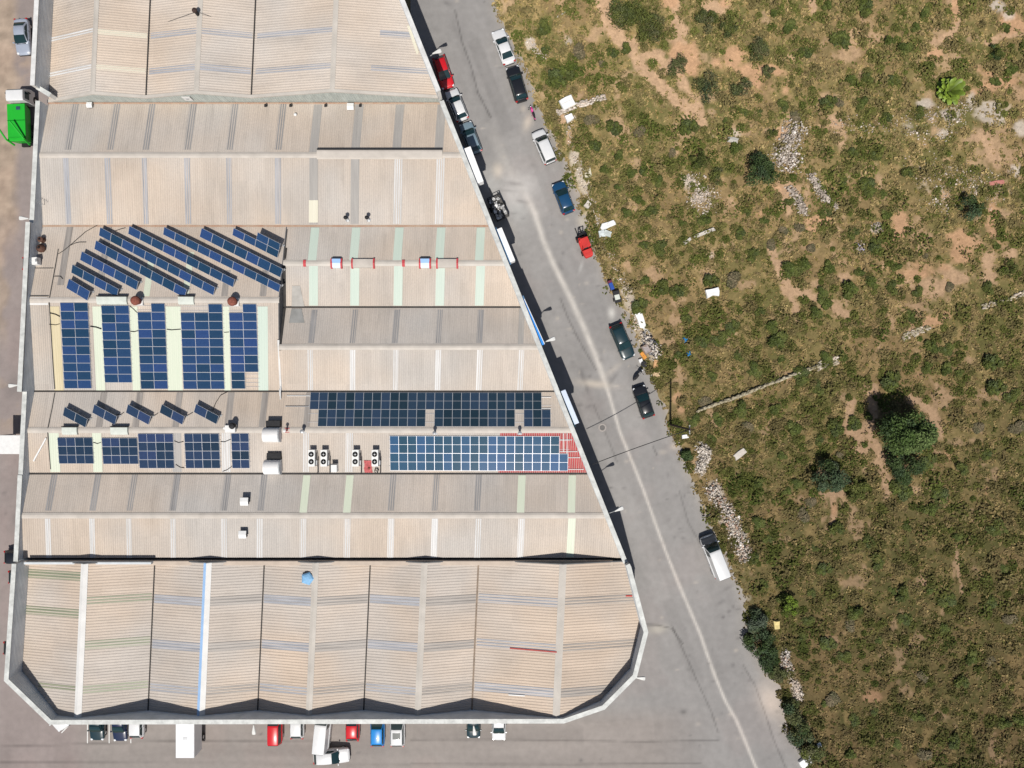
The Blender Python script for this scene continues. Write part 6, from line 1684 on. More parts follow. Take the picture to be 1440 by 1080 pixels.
TG = [(.034, .056, .024), (.042, .068, .030), (.054, .084, .040), (.075, .10, .054)]
OG = [(.068, .084, .016), (.086, .100, .022), (.104, .114, .028), (.062, .074, .016)]
MG = [(.058, .074, .022), (.074, .088, .028), (.088, .098, .036), (.10, .10, .045)]
YG = [(.10, .15, .018), (.13, .19, .022), (.08, .12, .016)]
BR = [(.10, .085, .045), (.13, .105, .06), (.085, .08, .04)]
tree('broad_tree', 'largest dark green tree with a deep black shadow on pale soil', 'tree', 1280, 611, 38, 8.0, [(.052, .086, .020), (.070, .108, .028), (.092, .132, .040), (.038, .064, .022)], 9500, (.18, .38), 44, 5, zlow=.55, elong=(1.0, .66))
tree('broad_tree', 'smaller dark tree touching the southern side of the largest tree', 'tree', 1272, 658, 26, 3.0, DG + TG[:2], 3000, (.14, .30), 16, 6)
tree('broad_tree', 'blue green tree with a dark shadow, west of the largest tree', 'tree', 1168, 673, 24, 4.0, TG + DG[:2], 3200, (.14, .28), 22, 7, zlow=.45)
tree('broad_tree', 'dark green tree standing beside the long grey rubble heap', 'tree', 1073, 243, 26, 3.0, DG + TG[:1], 2300, (.14, .30), 18, 8, elong=(.9, 1.1))
tree('broad_tree', 'low round dark green tree in the red soil at the right edge', 'tree', 1364, 293, 17, 2.2, TG[:3] + DG[:2], 1200, (.12, .26), 10, 9)
tree('shrub', 'olive green bush touching the blue green tree on its eastern side', 'shrub', 1203, 689, 17, 1.5, OG, 1300, (.12, .26), 10, 12)
tree('shrub', 'bright lime green shrub with a black shadow near the roadside laurels', 'shrub', 1108, 852, 16, 2.3, YG + OG[:1], 1100, (.12, .28), 10, 13)
tree('shrub', 'round olive bush on bare ground west of the dark tree by the rubble heap', 'shrub', 985, 226, 16, 1.5, OG + MG[:1], 1400, (.10, .22), 12, 14)
tree('shrub', 'small round bush south east of the round olive bush', 'shrub', 1012, 249, 13, 1.0, OG + MG, 800, (.10, .22), 8, 15)
tree('shrub', 'small round grey green bush alone beside the forked path', 'shrub', 950, 92, 16, .9, MG, 1400, (.09, .20), 13, 16)
tree('shrub', 'big oval olive bush between the two arms of the forked path', 'shrub', 915, 42, 25, 1.2, MG + OG, 2600, (.10, .22), 22, 17, elong=(.9, 1.15))
tree('shrub', 'long olive thicket west of the forked path at the top edge', 'shrub', 882, 20, 27, 1.1, MG + OG, 2600, (.10, .22), 24, 18, elong=(1.1, .95))
tree('shrub', 'oval olive bush east of the forked path near the top edge', 'shrub', 994, 32, 18, 1.1, MG + OG[:2], 1700, (.10, .22), 15, 19)
tree('shrub', 'round olive bush joined to the oval bush on its left', 'shrub', 1026, 40, 17, 1.0, OG[:3] + MG, 1500, (.10, .22), 13, 20)
tree('shrub', 'olive bush reaching down toward the red soil, right of the joined bushes', 'shrub', 1066, 70, 18, .9, MG, 1500, (.10, .22), 14, 21, elong=(.9, 1.2))
tree('shrub', 'tall oval grey green bush right of the path end', 'shrub', 994, 124, 20, 1.0, MG + TG[:1], 1700, (.10, .22), 15, 22, elong=(.9, 1.2))
tree('shrub', 'round grey green bush in the middle of the red soil', 'shrub', 1041, 122, 16, .9, MG + TG[:1], 1300, (.10, .22), 12, 23)
tree('shrub', 'small bush on red soil right of the grey green one', 'shrub', 1080, 101, 11, .8, MG, 700, (.10, .20), 8, 24)
tree('shrub', 'tiny round bush at the bare patch west of the rubble heap', 'shrub', 1086, 190, 9, .7, OG, 500, (.10, .20), 6, 25)
tree('shrub', 'yellow green bush with dark core in the reddish ground by the right edge', 'shrub', 1417, 380, 13, 1.0, OG + YG[:1], 800, (.1, .22), 9, 26)
tree('shrub', 'dark bush pair at the right edge south of the palm', 'shrub', 1400, 73, 14, 1.0, DG + OG, 900, (.1, .22), 9, 27, elong=(1.3, .8))
for lab, px, py, R_, h, cs, sd in (
    ('dark glossy roadside laurel, northernmost and greyish', 1064, 872, 19, 1.6, TG + [(.07, .09, .06)], 31), ('dark glossy roadside laurel with the deepest blue green leaves', 1069, 901, 21, 2.0, TG[:3] + DG[:2], 32),
    ('roadside laurel overhanging the kerb south of the deepest green one', 1083, 928, 18, 1.6, DG + TG[:2], 33), ('pale tipped roadside laurel just above the concrete pad', 1094, 948, 13, 1.1, MG + DG[:1], 34),
    ('roadside laurel just below the concrete pad', 1113, 1004, 18, 1.6, TG[:2] + MG, 35), ('large roadside laurel spilling onto the asphalt near the lower edge', 1126, 1030, 22, 1.7, TG[1:] + MG + DG[:1], 36),
    ('lowest roadside laurel at the bottom edge', 1143, 1058, 19, 1.4, MG + OG[:2], 37), ('small dark roadside bush beside the northern rubble cone', 965, 640, 9, .9, DG + TG[:1], 38)):
    tree('roadside_shrub', lab, 'shrub', px, py, R_, h, cs, 2000, (.12, .28), 15, sd, group='laurels along the field side of the road')

# palm
p = P(1338, 126, 1.2); zg = fz1(p.x, p.y)
t = thing('fan_palm', 'bright yellow green fan palm standing in the scrub', 'palm', (p.x, p.y, zg))
r = np.random.default_rng(77); m_palm = M_attr('palm_leaf', .5, .35, 2, .1, 8, 0)
for k in range(44):
    a = k * 2.39996; el = math.radians(5 + 48 * k / 43.0); Lr = r.uniform(1.5, 2.05)
    vs = []; fs = []; cs = []; n_ = 9
    for j in range(n_ + 1):
        s_ = j / n_; rad = Lr * s_; zz = .55 + math.sin(el) * Lr * s_ * 1.0 - .55 * s_ ** 2 * math.cos(el)
        wv = .36 * math.sin(math.pi * min(1, s_ ** 1.5 * .80 + .06)) ** .8 + .01
        x, y = math.cos(el) * rad * math.cos(a), math.cos(el) * rad * math.sin(a)
        nx_, ny_ = -math.sin(a), math.cos(a)
        vs += [(x - nx_ * wv, y - ny_ * wv, zz - .08), (x, y, zz + .04), (x + nx_ * wv, y + ny_ * wv, zz - .08)]
        g = np.array([.135, .195, .022]) * r.uniform(.75, 1.25) * (.45 + .75 * s_); cs += [g * .8, g, g * 1.1]
    for j in range(n_): fs += [(3 * j, 3 * j + 3, 3 * j + 4, 3 * j + 1), (3 * j + 1, 3 * j + 4, 3 * j + 5, 3 * j + 2)]
    np_mesh('frond', np.array(vs), np.array(fs), m_palm, np.array(cs), t)
MB().lathe((0, 0, -.1), [(.24, 0), (.22, .35), (.17, .62), (.05, .72)], 10).build('trunk', m_bark, t)

# bushes one can count but not tell apart: a few shapes, copied
protos = []
def bush_proto(cols, seed, name, label, grp, n=750):
    r = np.random.default_rng(seed)
    t = thing(name, label, 'shrub', (0, 0, 0), group=grp)
    cl = []
    for i in range(9):
        a = r.uniform(0, 6.283); q = math.sqrt(r.random()) * .62
        cl.append((math.cos(a) * q * 1.15, math.sin(a) * q * .9, r.uniform(.15, .62) * (1 - q * .6), r.uniform(.22, .48)))
    v, f, c = crown_arrays(cl, n, (.14, .34), cols, r, .8)
    np_mesh('crown', v, f, m_tree, c, t)
    tb = MB()
    for k in range(4): tb.cyl((.03 * k, .02, -.1), (cl[k][0] * .8, cl[k][1] * .8, max(.1, cl[k][2] * .8)), .05, .02, 5)
    tb.build('trunk', m_bark, t)
    return t
KINDB = [(DB + OG[:1], 'dark green bush scattered in the scrub of the field', 'dark green bushes of the field'),
         (OG + MG[:1], 'olive green bush scattered in the scrub of the field', 'olive green bushes of the field'),
         (BR, 'brownish half dry bush scattered in the scrub of the field', 'brownish bushes of the field')]
for ki, (cs, lab, grp) in enumerate(KINDB):
    for s_ in range(2): protos.append((bush_proto(cs, 200 + ki * 10 + s_, 'bush', lab, grp), ki))
BUSH = [  # px, py, radius px, kind
    (1165, 375, 10, 0), (1110, 380, 12, 0), (1128, 375, 10, 0), (1155, 412, 10, 0), (1190, 410, 14, 0), (1145, 440, 16, 0), (1158, 425, 9, 0), (1092, 480, 14, 0), (1085, 462, 11, 0), (1098, 505, 10, 0), (1068, 440, 10, 1), (1030, 460, 12, 1),
    (1010, 475, 12, 1), (1160, 505, 12, 0), (1185, 500, 11, 0), (1310, 487, 14, 0), (1330, 490, 10, 1), (1208, 383, 9, 0), (1225, 400, 12, 0), (1222, 392, 8, 1), (1255, 405, 9, 1), (1280, 445, 9, 0), (1305, 515, 12, 0), (1395, 510, 12, 1), (1420, 555, 16, 1),
    (1200, 594, 9, 1), (1197, 602, 8, 1), (1220, 585, 6, 0), (1230, 560, 7, 0), (1252, 535, 13, 1), (1302, 520, 8, 1), (1330, 520, 10, 0), (1350, 525, 12, 0), (1400, 545, 12, 1), (1115, 600, 11, 0), (1172, 600, 12, 1), (1215, 625, 7, 0), (1305, 648, 12, 1), (1300, 652, 8, 0),
    (1265, 688, 14, 1), (1255, 680, 9, 0), (1120, 680, 13, 0), (1105, 690, 10, 0), (1065, 680, 10, 0), (1100, 642, 10, 0), (1140, 705, 14, 2), (1130, 725, 12, 2), (1320, 700, 14, 1), (1305, 715, 10, 0), (1345, 755, 14, 0), (1395, 740, 15, 1), (1410, 745, 9, 0), (1175, 745, 12, 1), (1220, 760, 12, 1), (1275, 740, 10, 1),
    (1440, 705, 12, 1), (1430, 600, 12, 2), (1375, 600, 12, 2), (1350, 660, 10, 1), (1385, 640, 10, 1), (1050, 600, 10, 2), (1040, 575, 11, 0), (1090, 575, 11, 0), (1010, 590, 9, 0), (1000, 615, 9, 0), (1150, 620, 8, 1), (1180, 640, 8, 2), (975, 590, 11, 0), (990, 565, 9, 2),
    (900, 430, 10, 1), (930, 405, 12, 1), (950, 410, 10, 1), (905, 395, 9, 0), (955, 500, 10, 1), (915, 300, 11, 1), (880, 300, 10, 0), (895, 280, 9, 0), (870, 220, 9, 0), (850, 240, 10, 0), (835, 205, 10, 1), (900, 185, 11, 2), (862, 180, 12, 1), (830, 170, 10, 2), (925, 255, 9, 0), (945, 215, 10, 2), (905, 240, 10, 1), (889, 245, 8, 0), (870, 265, 10, 0),
    (1035, 210, 10, 0), (970, 180, 12, 1), (1045, 160, 9, 1), (1020, 170, 8, 0), (1068, 160, 8, 1), (790, 110, 14, 1), (775, 115, 12, 0), (805, 95, 10, 1), (762, 40, 14, 1), (768, 70, 9, 1), (815, 75, 12, 2), (860, 75, 14, 1), (878, 70, 10, 1), (845, 90, 9, 2),
    (1160, 10, 12, 0), (1110, 40, 14, 0), (1090, 20, 11, 0), (1130, 75, 12, 1), (1180, 60, 14, 1), (1215, 15, 12, 1), (1250, 60, 12, 0), (1270, 70, 14, 0), (1285, 40, 12, 0), (1300, 20, 10, 0), (1195, 115, 13, 0), (1210, 145, 12, 0), (1220, 110, 9, 1), (1165, 145, 10, 1), (1100, 150, 12, 1), (1120, 165, 10, 2), (1180, 145, 12, 2), (1255, 115, 8, 1), (1308, 95, 7, 0),
    (1400, 115, 12, 0), (1420, 95, 10, 0), (1415, 40, 8, 0), (1290, 160, 10, 1), (1245, 165, 9, 1), (1230, 215, 14, 1), (1200, 215, 10, 1), (1275, 245, 10, 1), (1220, 265, 13, 1), (1240, 275, 10, 0), (1185, 256, 9, 1), (1110, 282, 8, 1), (1160, 300, 10, 1), (1200, 330, 12, 1), (1230, 345, 9, 1), (1245, 300, 10, 0), (1280, 310, 9, 1), (1330, 310, 5, 0),
    (1410, 330, 10, 0), (1400, 345, 7, 0), (1280, 370, 7, 2), (1300, 360, 6, 2), (1325, 365, 5, 2), (1288, 410, 7, 1), (1310, 420, 6, 1), (1335, 405, 8, 2), (1365, 420, 8, 0), (1390, 405, 9, 1), (1370, 395, 7, 2), (1260, 375, 10, 0), (1125, 320, 10, 2), (1100, 325, 11, 2), (1085, 345, 9, 2), (1140, 350, 9, 2), (1060, 360, 10, 1), (1040, 330, 10, 1),
    (1050, 300, 9, 1), (1075, 310, 9, 0), (960, 315, 9, 0), (990, 310, 9, 0), (930, 350, 12, 1), (905, 345, 10, 1), (1030, 395, 12, 2), (1000, 395, 10, 1), (965, 450, 12, 1), (985, 480, 10, 1), (1040, 500, 12, 1), (1060, 520, 10, 0), (1000, 530, 10, 1), (1125, 530, 11, 1), (1150, 545, 10, 1),
    (1065, 735, 12, 0), (1080, 760, 11, 1), (1060, 785, 9, 1), (1098, 840, 10, 0), (1075, 820, 10, 0), (1125, 895, 11, 1), (1128, 905, 9, 0), (1135, 870, 10, 1), (1165, 905, 12, 1), (1195, 880, 11, 2), (1200, 860, 10, 0), (1265, 835, 14, 1), (1255, 830, 9, 0), (1310, 830, 12, 0), (1330, 845, 10, 1), (1325, 885, 9, 0), (1235, 900, 11, 0),
    (1185, 920, 11, 1), (1270, 870, 10, 1), (1295, 950, 12, 2), (1365, 925, 12, 0), (1390, 930, 10, 2), (1290, 1005, 12, 0), (1280, 1012, 8, 2), (1410, 1015, 12, 0), (1430, 1010, 9, 0), (1260, 1045, 11, 0), (1195, 1060, 10, 0), (1170, 985, 11, 2), (1160, 990, 9, 0), (1200, 1010, 12, 1), (1350, 960, 11, 1), (1390, 850, 10, 1), (1420, 870, 10, 2), (1410, 800, 9, 0), (1230, 790, 11, 1), (1160, 800, 11, 1), (1145, 770, 10, 1), (1340, 1040, 11, 1), (1300, 1060, 11, 2), (1230, 1000, 9, 1), (1140, 835, 10, 1)]
used = set(); rb_ = random.Random(5)
BUSH = [b for k, b in enumerate(BUSH) if not (1260 < b[0] < 1430 and 290 < b[1] < 440 and k % 2)]
for i, (px, py, R_, kd) in enumerate(BUSH):
    ch = [(o, k) for (o, k) in protos if k == kd]; o, _ = ch[i % 2]
    if o.name in used: o = copy_tree(o)
    used.add(o.name)
    p = P(px, py, .3); s_ = R_ * .091 * rb_.uniform(.65, 1.2)
    o.location = (p.x, p.y, fz1(p.x, p.y) - .03); o.rotation_euler = (0, 0, rb_.uniform(0, 6.28))
    hh = rb_.uniform(.55, .95) if kd != 2 else rb_.uniform(.4, .6)
    o.scale = (s_ * rb_.uniform(.9, 1.15), s_ * rb_.uniform(.9, 1.15), max(.35, s_ * hh))

# ---- rubble heaps
m_rub = M_attr('rubble', .9, .1, 4, .15, 12, .2)
_ico = None
def ico():
    global _ico
    if _ico is None:
        bm = bmesh.new(); bmesh.ops.create_icosphere(bm, subdivisions=1, radius=1)
        _ico = (np.array([v.co[:] for v in bm.verts]), np.array([[v.index for v in f.verts] for f in bm.faces])); bm.free()
    return _ico
def rubble(label, pts, w_px, n, cols, size=(.08, .28), hgt=.35, seed=1, name='rubble_heap', cat='rubble', kind=None):
    r = np.random.default_rng(seed); V, Fc = ico(); C = np.array(cols)
    pts = np.array(pts, float); seg = r.integers(0, max(1, len(pts) - 1), n); u = r.random(n)
    q = pts[seg] * (1 - u)[:, None] + pts[np.minimum(seg + 1, len(pts) - 1)] * u[:, None]
    a = r.uniform(0, 6.283, n); d = np.minimum(np.abs(r.normal(size=n)), 1.5 - .4 * r.random(n)) * w_px * .78
    q += np.stack([np.cos(a) * d, np.sin(a) * d], 1)
    x = (q[:, 0] - 720) * .091; y = (540 - q[:, 1]) * .091
    z = field_z(x, y) + hgt * np.clip(1 - (d / (w_px * 1.1)) ** 2, 0, 1) * r.uniform(.4, 1, n)
    s_ = r.uniform(size[0], size[1], n) * (.45 + .6 * r.random(n) ** 2)
    vs = []; fs = []; cs = []
    for i in range(n):
        sc = s_[i] * r.uniform(.5, 1.2, 3); an = r.uniform(0, 6.283)
        v = V * (1 + .25 * r.normal(size=(len(V), 1))) * sc
        v = np.stack([v[:, 0] * math.cos(an) - v[:, 1] * math.sin(an), v[:, 0] * math.sin(an) + v[:, 1] * math.cos(an), v[:, 2]], 1)
        vs.append(v + [x[i], y[i], z[i]]); fs.append(Fc + i * len(V)); cs.append(np.tile(C[r.integers(0, len(C))] * r.uniform(.7, 1.25), (len(V), 1)))
    o = np_mesh(name, np.concatenate(vs), np.concatenate(fs), m_rub, np.concatenate(cs))
    if kind: tag(o, label, cat, kind=kind)
    else: tag(o, label, cat)
    return o
WH = [(.54, .49, .43), (.48, .42, .36), (.43, .38, .32), (.62, .57, .52), (.38, .34, .30), (.44, .29, .21)]
GY = [(.36, .305, .255), (.42, .36, .305), (.30, .255, .21), (.45, .39, .335)]
PK = [(.56, .46, .38), (.50, .42, .35), (.42, .36, .30), (.60, .53, .46)]
rubble('white stone cone on the verge below the wooden pole', [(983, 628), (993, 635), (986, 648), (985, 662)], 9, 672, WH[:4] + [(.5, .45, .38)], (.08, .22), .5, 41)
rubble('long heap of white and brick coloured rubble at the roadside, beside the white panel van', [(1000, 685), (1010, 705), (1022, 722), (1030, 738), (1036, 755), (1041, 770), (1046, 780)], 13, 1440, WH, (.07, .22), .4, 42)
rubble('small roadside rubble heap just north of the concrete pad', [(1104, 915), (1102, 930), (1110, 940)], 7, 384, WH[1:] + [(.08, .07, .07)], (.07, .2), .3, 43)
rubble('pale rubble spill east of the concrete pad', [(1112, 955), (1118, 968), (1124, 982)], 7, 352, PK + WH[1:3], (.07, .2), .25, 44)
rubble('grey rubble heap beside the dark green tree, the longer of the grey heaps', [(1118, 178), (1112, 198), (1102, 214), (1098, 226), (1116, 226)], 18, 992, GY + WH[2:4], (.08, .24), .45, 45)
rubble('narrow grey rubble ridge running south from the dark green tree', [(1108, 268), (1120, 278), (1124, 292), (1130, 300)], 7, 480, GY, (.07, .22), .35, 46)
rubble('grey rubble ridge east of the narrow one', [(1138, 248), (1146, 260), (1155, 275), (1162, 282)], 7, 512, GY + WH[2:3], (.07, .22), .35, 47)
rubble('tiny grey stone pile right of the grey rubble ridges', [(1172, 290), (1174, 294)], 5, 128, GY, (.07, .18), .25, 48)
rubble('pale stony spread below the round olive bush', [(965, 250), (985, 262), (975, 285), (1000, 268), (990, 300)], 15, 896, PK + WH[1:3], (.06, .18), .12, 49, name='loose_stones', kind='stuff')
rubble('grey stone pile with a blue scrap in the middle of the field', [(1205, 345), (1210, 352)], 7, 192, GY + [(.4, .4, .62)], (.06, .18), .25, 50)
rubble('pale grey stone pile left of the orange soil patch', [(1228, 318), (1238, 322)], 6, 192, GY + WH[:2], (.06, .18), .25, 51)
rubble('loose pale stones strewn over the reddish ground at the right', [(1290, 235), (1330, 250), (1370, 262), (1400, 270), (1310, 290), (1360, 245)], 26, 832, PK + GY, (.05, .17), .05, 52, name='loose_stones', cat='stones', kind='stuff')
rubble('loose stones along the old pale bank below the fan palm', [(1170, 175), (1230, 180), (1300, 165), (1330, 165), (1355, 150), (1325, 195), (1270, 185)], 14, 608, PK + GY, (.05, .2), .06, 53, name='loose_stones', cat='stones', kind='stuff')
rubble('loose pale stones lining the verge of the field', [(800, 175), (806, 215), (818, 255), (832, 290), (846, 330), (870, 390), (886, 430), (905, 480)], 8, 832, PK + WH, (.05, .17), .05, 54, name='loose_stones', cat='stones', kind='stuff')
rubble('small white stones at the bottom of the laurels', [(1128, 1060), (1138, 1052), (1150, 1045)], 5, 144, WH[:4], (.06, .18), .1, 55)
rubble('pale chalky stones beside the top of the verge', [(745, 60), (752, 70), (765, 84)], 6, 192, WH[:4] + PK, (.05, .2), .06, 56)
rubble('heap of grey and white rubbish spilling from the verge beside the dark teal estate', [(905, 470), (912, 484), (922, 492), (920, 500)], 9, 480, WH[:4] + [(.05, .05, .055), (.16, .16, .17), (.28, .27, .27)], (.06, .26), .45, 57, name='rubbish_heap', cat='rubbish')

# ---- low walls and slabs
def rough_wall(label, pts, w_, h, cols, seed, name='stone_wall', n=160):
    r = np.random.default_rng(seed); V, Fc = ico(); C = np.array(cols)
    P_ = [P(*p) for p in pts]; vs = []; fs = []; cs = []; k = 0
    L_ = [0]
    for a, b in zip(P_[:-1], P_[1:]): L_.append(L_[-1] + (b - a).length)
    for i in range(n):
        s_ = r.random() * L_[-1]; j = max(0, np.searchsorted(L_, s_) - 1); a, b = P_[j], P_[j + 1]; d = (b - a).normalized(); q = a + d * (s_ - L_[j]); nn = Vector((-d.y, d.x, 0))
        q = q + nn * r.uniform(-w_ / 2, w_ / 2); z = fz1(q.x, q.y) + h * r.uniform(.2, 1)
        sc = np.array([r.uniform(.16, .32), r.uniform(.09, .17), r.uniform(.08, .14)]); an = math.atan2(d.y, d.x) + r.normal() * .15
        v = np.clip(V * 1.3, -.85, .85) * sc * (1 + .1 * r.normal(size=(len(V), 1)))
        v = np.stack([v[:, 0] * math.cos(an) - v[:, 1] * math.sin(an), v[:, 0] * math.sin(an) + v[:, 1] * math.cos(an), v[:, 2]], 1)
        vs.append(v + [q.x, q.y, z]); fs.append(Fc + i * len(V)); cs.append(np.tile(C[r.integers(0, len(C))] * r.uniform(.85, 1.15), (len(V), 1)))
    o = np_mesh(name, np.concatenate(vs), np.concatenate(fs), m_rub, np.concatenate(cs)); tag(o, label, 'low wall')
SW = [(.33, .29, .20), (.29, .25, .17), (.36, .32, .23)]
rough_wall('long straight low stone wall running into the field from the wooden pole', [(979, 577.5), (1040, 556), (1085, 537.5), (1130, 521), (1150, 514)], .26, .40, SW, 61, n=420)
rough_wall('broken stony end of the long low wall', [(1146, 516), (1160, 511), (1177, 506)], 1.0, .15, SW + PK, 62, n=90)
rough_wall('short crumbling stone wall in the east of the field, left piece', [(1268, 475), (1290, 466), (1305, 460)], .8, .08, SW + PK[1:3], 63, n=60)
rough_wall('pale crumbling wall line climbing to the right edge', [(1380, 432), (1405, 424), (1440, 412), (1470, 402)], .6, .12, SW + PK[1:3], 64, n=120)
rough_wall('pale stone kerb lying across the verge below the white sheet box', [(784, 160), (800, 154), (825, 146), (850, 138)], .7, .25, PK + WH[:2], 65, n=130)
def lump(name, label, cat, px, py, size, rz, mats, seed=0, z=0.0, parts=True, jag=.12, sub='piece'):
    """irregular slab/box with uneven corners"""
    r = random.Random(seed); p = P(px, py, .2); zg = fz1(p.x, p.y) + z
    t = thing(name, label, cat, (p.x, p.y, zg), rz)
    n_ = 7; lo = []; hi = []
    sx, sy, sz = size
    base = [(-1, -1), (0, -1.02), (1, -1), (1.02, 0), (1, 1), (0, 1.02), (-1, 1), (-1.02, 0)]
    for (x, y) in base:
        jx, jy = r.uniform(1 - jag, 1 + jag), r.uniform(1 - jag, 1 + jag)
        lo.append((x * sx / 2 * jx, y * sy / 2 * jy, -.05)); hi.append((x * sx / 2 * jx * .94, y * sy / 2 * jy * .94, sz * r.uniform(.85, 1.15)))
    mid = [(a[0] * 1.01, a[1] * 1.01, (a[2] + b[2]) / 2) for a, b in zip(lo, hi)]
    o = MB().rings([lo, mid, hi]).build(sub, mats, t, bevel=min(.04, sz * .2))
    return t
wslab = M('old_slab', (.50, .46, .41), .85, .15, 3); m_wsheet = M('white_sheet', (.74, .74, .73), .6, .06, 2)
t = lump('white_box', 'white sheet covered box lying on the verge beside the pink motorcycle', 'box', 797.5, 145.5, (1.75, 1.4, .45), heading(.9, -.45), m_wsheet, 1, jag=.04); MB().box((0, 0, .5), (1.5, .05, .04)).build('fold', m_capw, t)
lump('concrete_slab', 'flat tilted concrete slab lying in the grass east of the stone cone', 'slab', 1040, 638, (1.7, .75, .22), heading(.8, -.6), wslab, 2)
lump('concrete_slab', 'pale square board on the verge near the dark blue car', 'board', 826, 243, (1.0, 1.4, .1), .25, M('pale_board', (.56, .52, .40), .8, .1, 3), 3)
lump('concrete_beam', 'long pale broken beam lying in the scrub, right piece', 'beam', 990, 328, (2.8, .45, .3), heading(.93, -.38), wslab, 4, jag=.06); lump('concrete_beam', 'short pale broken beam piece left of the long one', 'beam', 965, 340, (1.3, .4, .25), heading(.8, -.6), wslab, 5)
lump('white_sack', 'white crumpled sack in the middle of the field', 'sack', 1001, 411.5, (1.5, 1.1, .5), .2, m_wsheet, 6, jag=.3)
lump('white_tarp', 'long white tarpaulin lying on the verge above the rubbish heap', 'tarpaulin', 900, 448, (1.0, 2.6, .25), .35, m_wsheet, 7, jag=.25); lump('white_tarp', 'narrow lower end of white plastic on the verge', 'plastic sheet', 907, 462, (.6, 1.1, .15), .4, m_wsheet, 8, jag=.3)
lump('cardboard', 'orange brown cardboard sheet between the rubbish heap and the wooden pole', 'cardboard', 925.5, 513, (1.15, 1.2, .12), -.1, M('cardboard', (.52, .30, .15), .85, .15, 4), 9, jag=.08); lump('cardboard', 'paler torn cardboard just below the orange sheet', 'cardboard', 925, 525, (1.2, .7, .08), .1, M('pale_cardboard', (.50, .36, .22), .85, .15, 4), 10, jag=.2)
lump('orange_cushion', 'orange cushion at the foot of the rubbish heap', 'cushion', 905, 500, (.5, .95, .25), .6, M('orange_cloth', (.60, .26, .05), .8, .15, 4), 11, jag=.1)
t = lump('wooden_crate', 'grey wooden crate in the rubbish beside the dark teal estate', 'crate', 908.5, 491, (1.0, 1.25, .45), .55, M('old_wood', (.22, .17, .14), .85, .25, 6), 12, jag=.05); MB().box((0, 0, .47), (.7, .95, .05)).build('opening', M('crate_inside', (.32, .28, .27), .9, .3, 6), t)
p = P(904.5, 512); t = thing('white_basin', 'round white basin standing by the black scooter', 'basin', (p.x, p.y, 0))
MB().lathe((0, 0, .0), [(.22, 0), (.30, .3), (.33, .32), (.27, .32), (.2, .1)], 16).build('basin', m_white, t, smooth=40); MB().lathe((0, 0, .28), [(.36, 0), (.37, .04), (.33, .05)], 16).build('rim', m_black, t)
lump('white_bag', 'small white bag beside the round white basin', 'bag', 901.5, 507.5, (.5, .6, .3), .5, m_wsheet, 13, jag=.25)
for lab, px, py, s_ in (('blue plastic sheet scrap in the grass, upper one', 964, 477.5, .62), ('blue plastic scrap in the grass, lower one', 968, 498, .5)):
    lump('blue_plastic', lab, 'plastic scrap', px, py, (s_, s_ * 1.1, .2), .4, M('blue_plastic', (.015, .17, .40), .4, .15, 5), int(px), jag=.3)
lump('red_scrap', 'reddish scrap board among the loose stones at the right edge', 'board', 1400, 257.5, (1.7, .5, .12), .15, M('faded_red', (.42, .17, .14), .8, .15, 4), 15, jag=.2)
lump('straw_sack', 'pale yellow sack between the roadside laurels', 'sack', 1090.5, 877, (.75, 1.1, .5), .1, M('straw_cloth', (.62, .50, .22), .8, .12, 4), 16, jag=.15)
lump('white_slab', 'white boulder pair below the white sheet box', 'boulder', 800, 167, (1.1, .8, .4), .5, m_wsheet, 17, jag=.25); lump('grey_boulder', 'round pale boulder on the verge above the red forklift', 'boulder', 826.5, 288, (.85, .7, .35), .9, wslab, 18, jag=.2)
lump('plastic_cover', 'translucent pale sheet on the verge right of the red forklift', 'plastic sheet', 856, 316, (2.0, .8, .2), .35, m_wsheet, 19, jag=.3); lump('foam_block', 'pale blue white foam block at the verge right of the red forklift', 'foam block', 846, 329, (.75, .85, .4), .2, M('pale_foam', (.55, .60, .60), .7, .08, 3), 20, jag=.12)
lump('foam_block', 'second pale foam block touching the first beside the forklift', 'foam block', 854, 329, (.95, .75, .35), -.3, M('grey_foam', (.48, .52, .50), .7, .08, 3), 21, jag=.15)
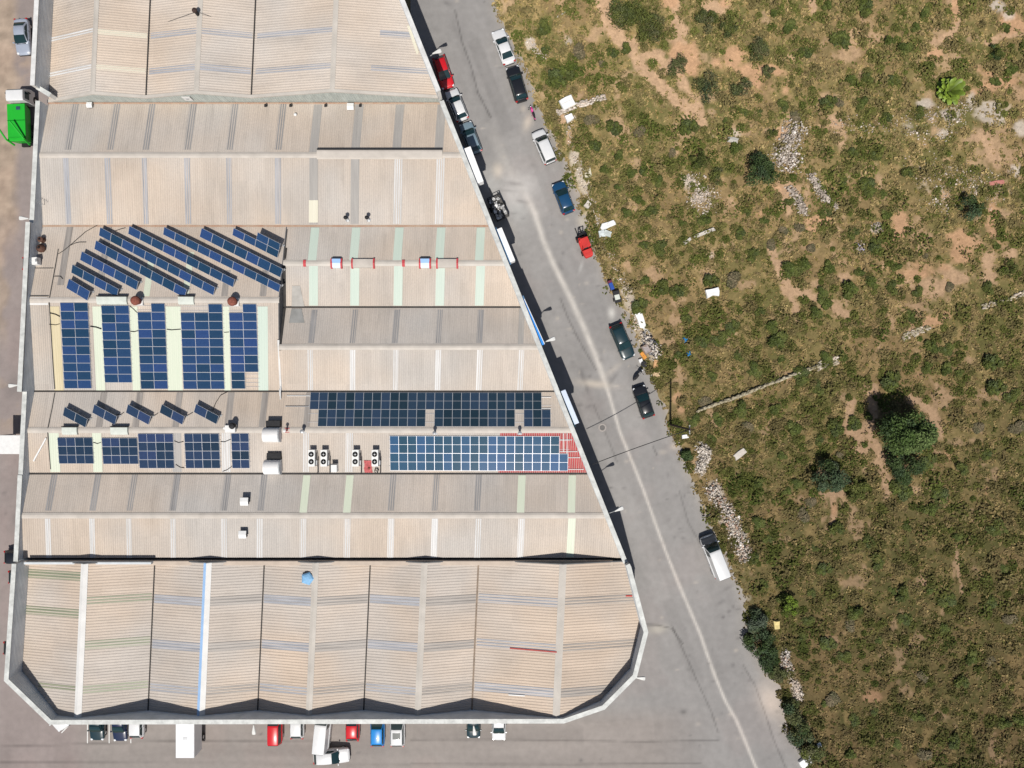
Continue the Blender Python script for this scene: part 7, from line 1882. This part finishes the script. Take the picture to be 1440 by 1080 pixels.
lump('white_board', 'small white plank debris near the top of the verge', 'plank', 789.5, 21.5, (1.7, .14, .08), heading(.88, -.47), m_wsheet, 22, jag=.08); lump('white_slab', 'white plaster block just below the wooden pole', 'plaster block', 963.5, 613.5, (.9, .5, .3), .1, m_wsheet, 23, jag=.1)
lump('white_slab', 'white bags lying under the laurels at the bottom edge', 'bag', 1134, 1070, (1.6, 1.0, .4), .6, m_wsheet, 24, jag=.3); lump('white_slab', 'small pale bag among the laurels lower down', 'bag', 1150, 1045, (.6, .5, .3), .3, m_wsheet, 25, jag=.3)
lump('grey_boulder', 'pale flat boulder in the gully below the red soil', 'boulder', 1029.5, 198.5, (1.2, .7, .3), -.2, M('pale_rock', (.42, .40, .36), .9, .15, 3), 26, jag=.2)
# wheelie bin and hand cart
p = P(859, 402); t = thing('wheelie_bin', 'blue wheelie bin with a dark red lid lying at the road edge', 'bin', (p.x, p.y, 0), heading(.36, .93))
MB().box((.1, 0, .30), (1.0, .52, .5), taper=.9).build('body', M('bin_blue', (.02, .07, .32), .5, .1, 3), t, bevel=.04); MB().box((-.52, 0, .32), (.35, .58, .5), taper=.9).build('lid', M('bin_maroon', (.12, .02, .05), .5, .1, 3), t, bevel=.04)
for sg in (-1, 1): MB().cyl((.55, sg * .2, .12), (.55, sg * .28, .12), .12, .12, 12).build('wheel', m_tyre, t)
p = P(867, 418); t = thing('hand_cart', 'black framed hand cart with a pale tray at the road edge', 'cart', (p.x, p.y, 0), heading(.25, .97))
MB().box((0, 0, .45), (1.5, .85, .12)).build('frame', m_trim, t); MB().box((.05, 0, .54), (.65, .65, .08)).build('tray', M('cart_tray', (.55, .58, .52), .6, .1, 3), t, bevel=.02); MB().box((-.55, 0, .62), (.45, .85, .3)).build('box', m_trim, t, bevel=.03)
for sg in (-1, 1):
    MB().cyl((.3, sg * .45, .22), (.3, sg * .53, .22), .22, .22, 14).build('wheel', m_tyre, t); MB().tube([Vector((.7, sg * .35, .45)), Vector((1.15, sg * .33, .8))], .025, 6).build('handle', m_trim, t)
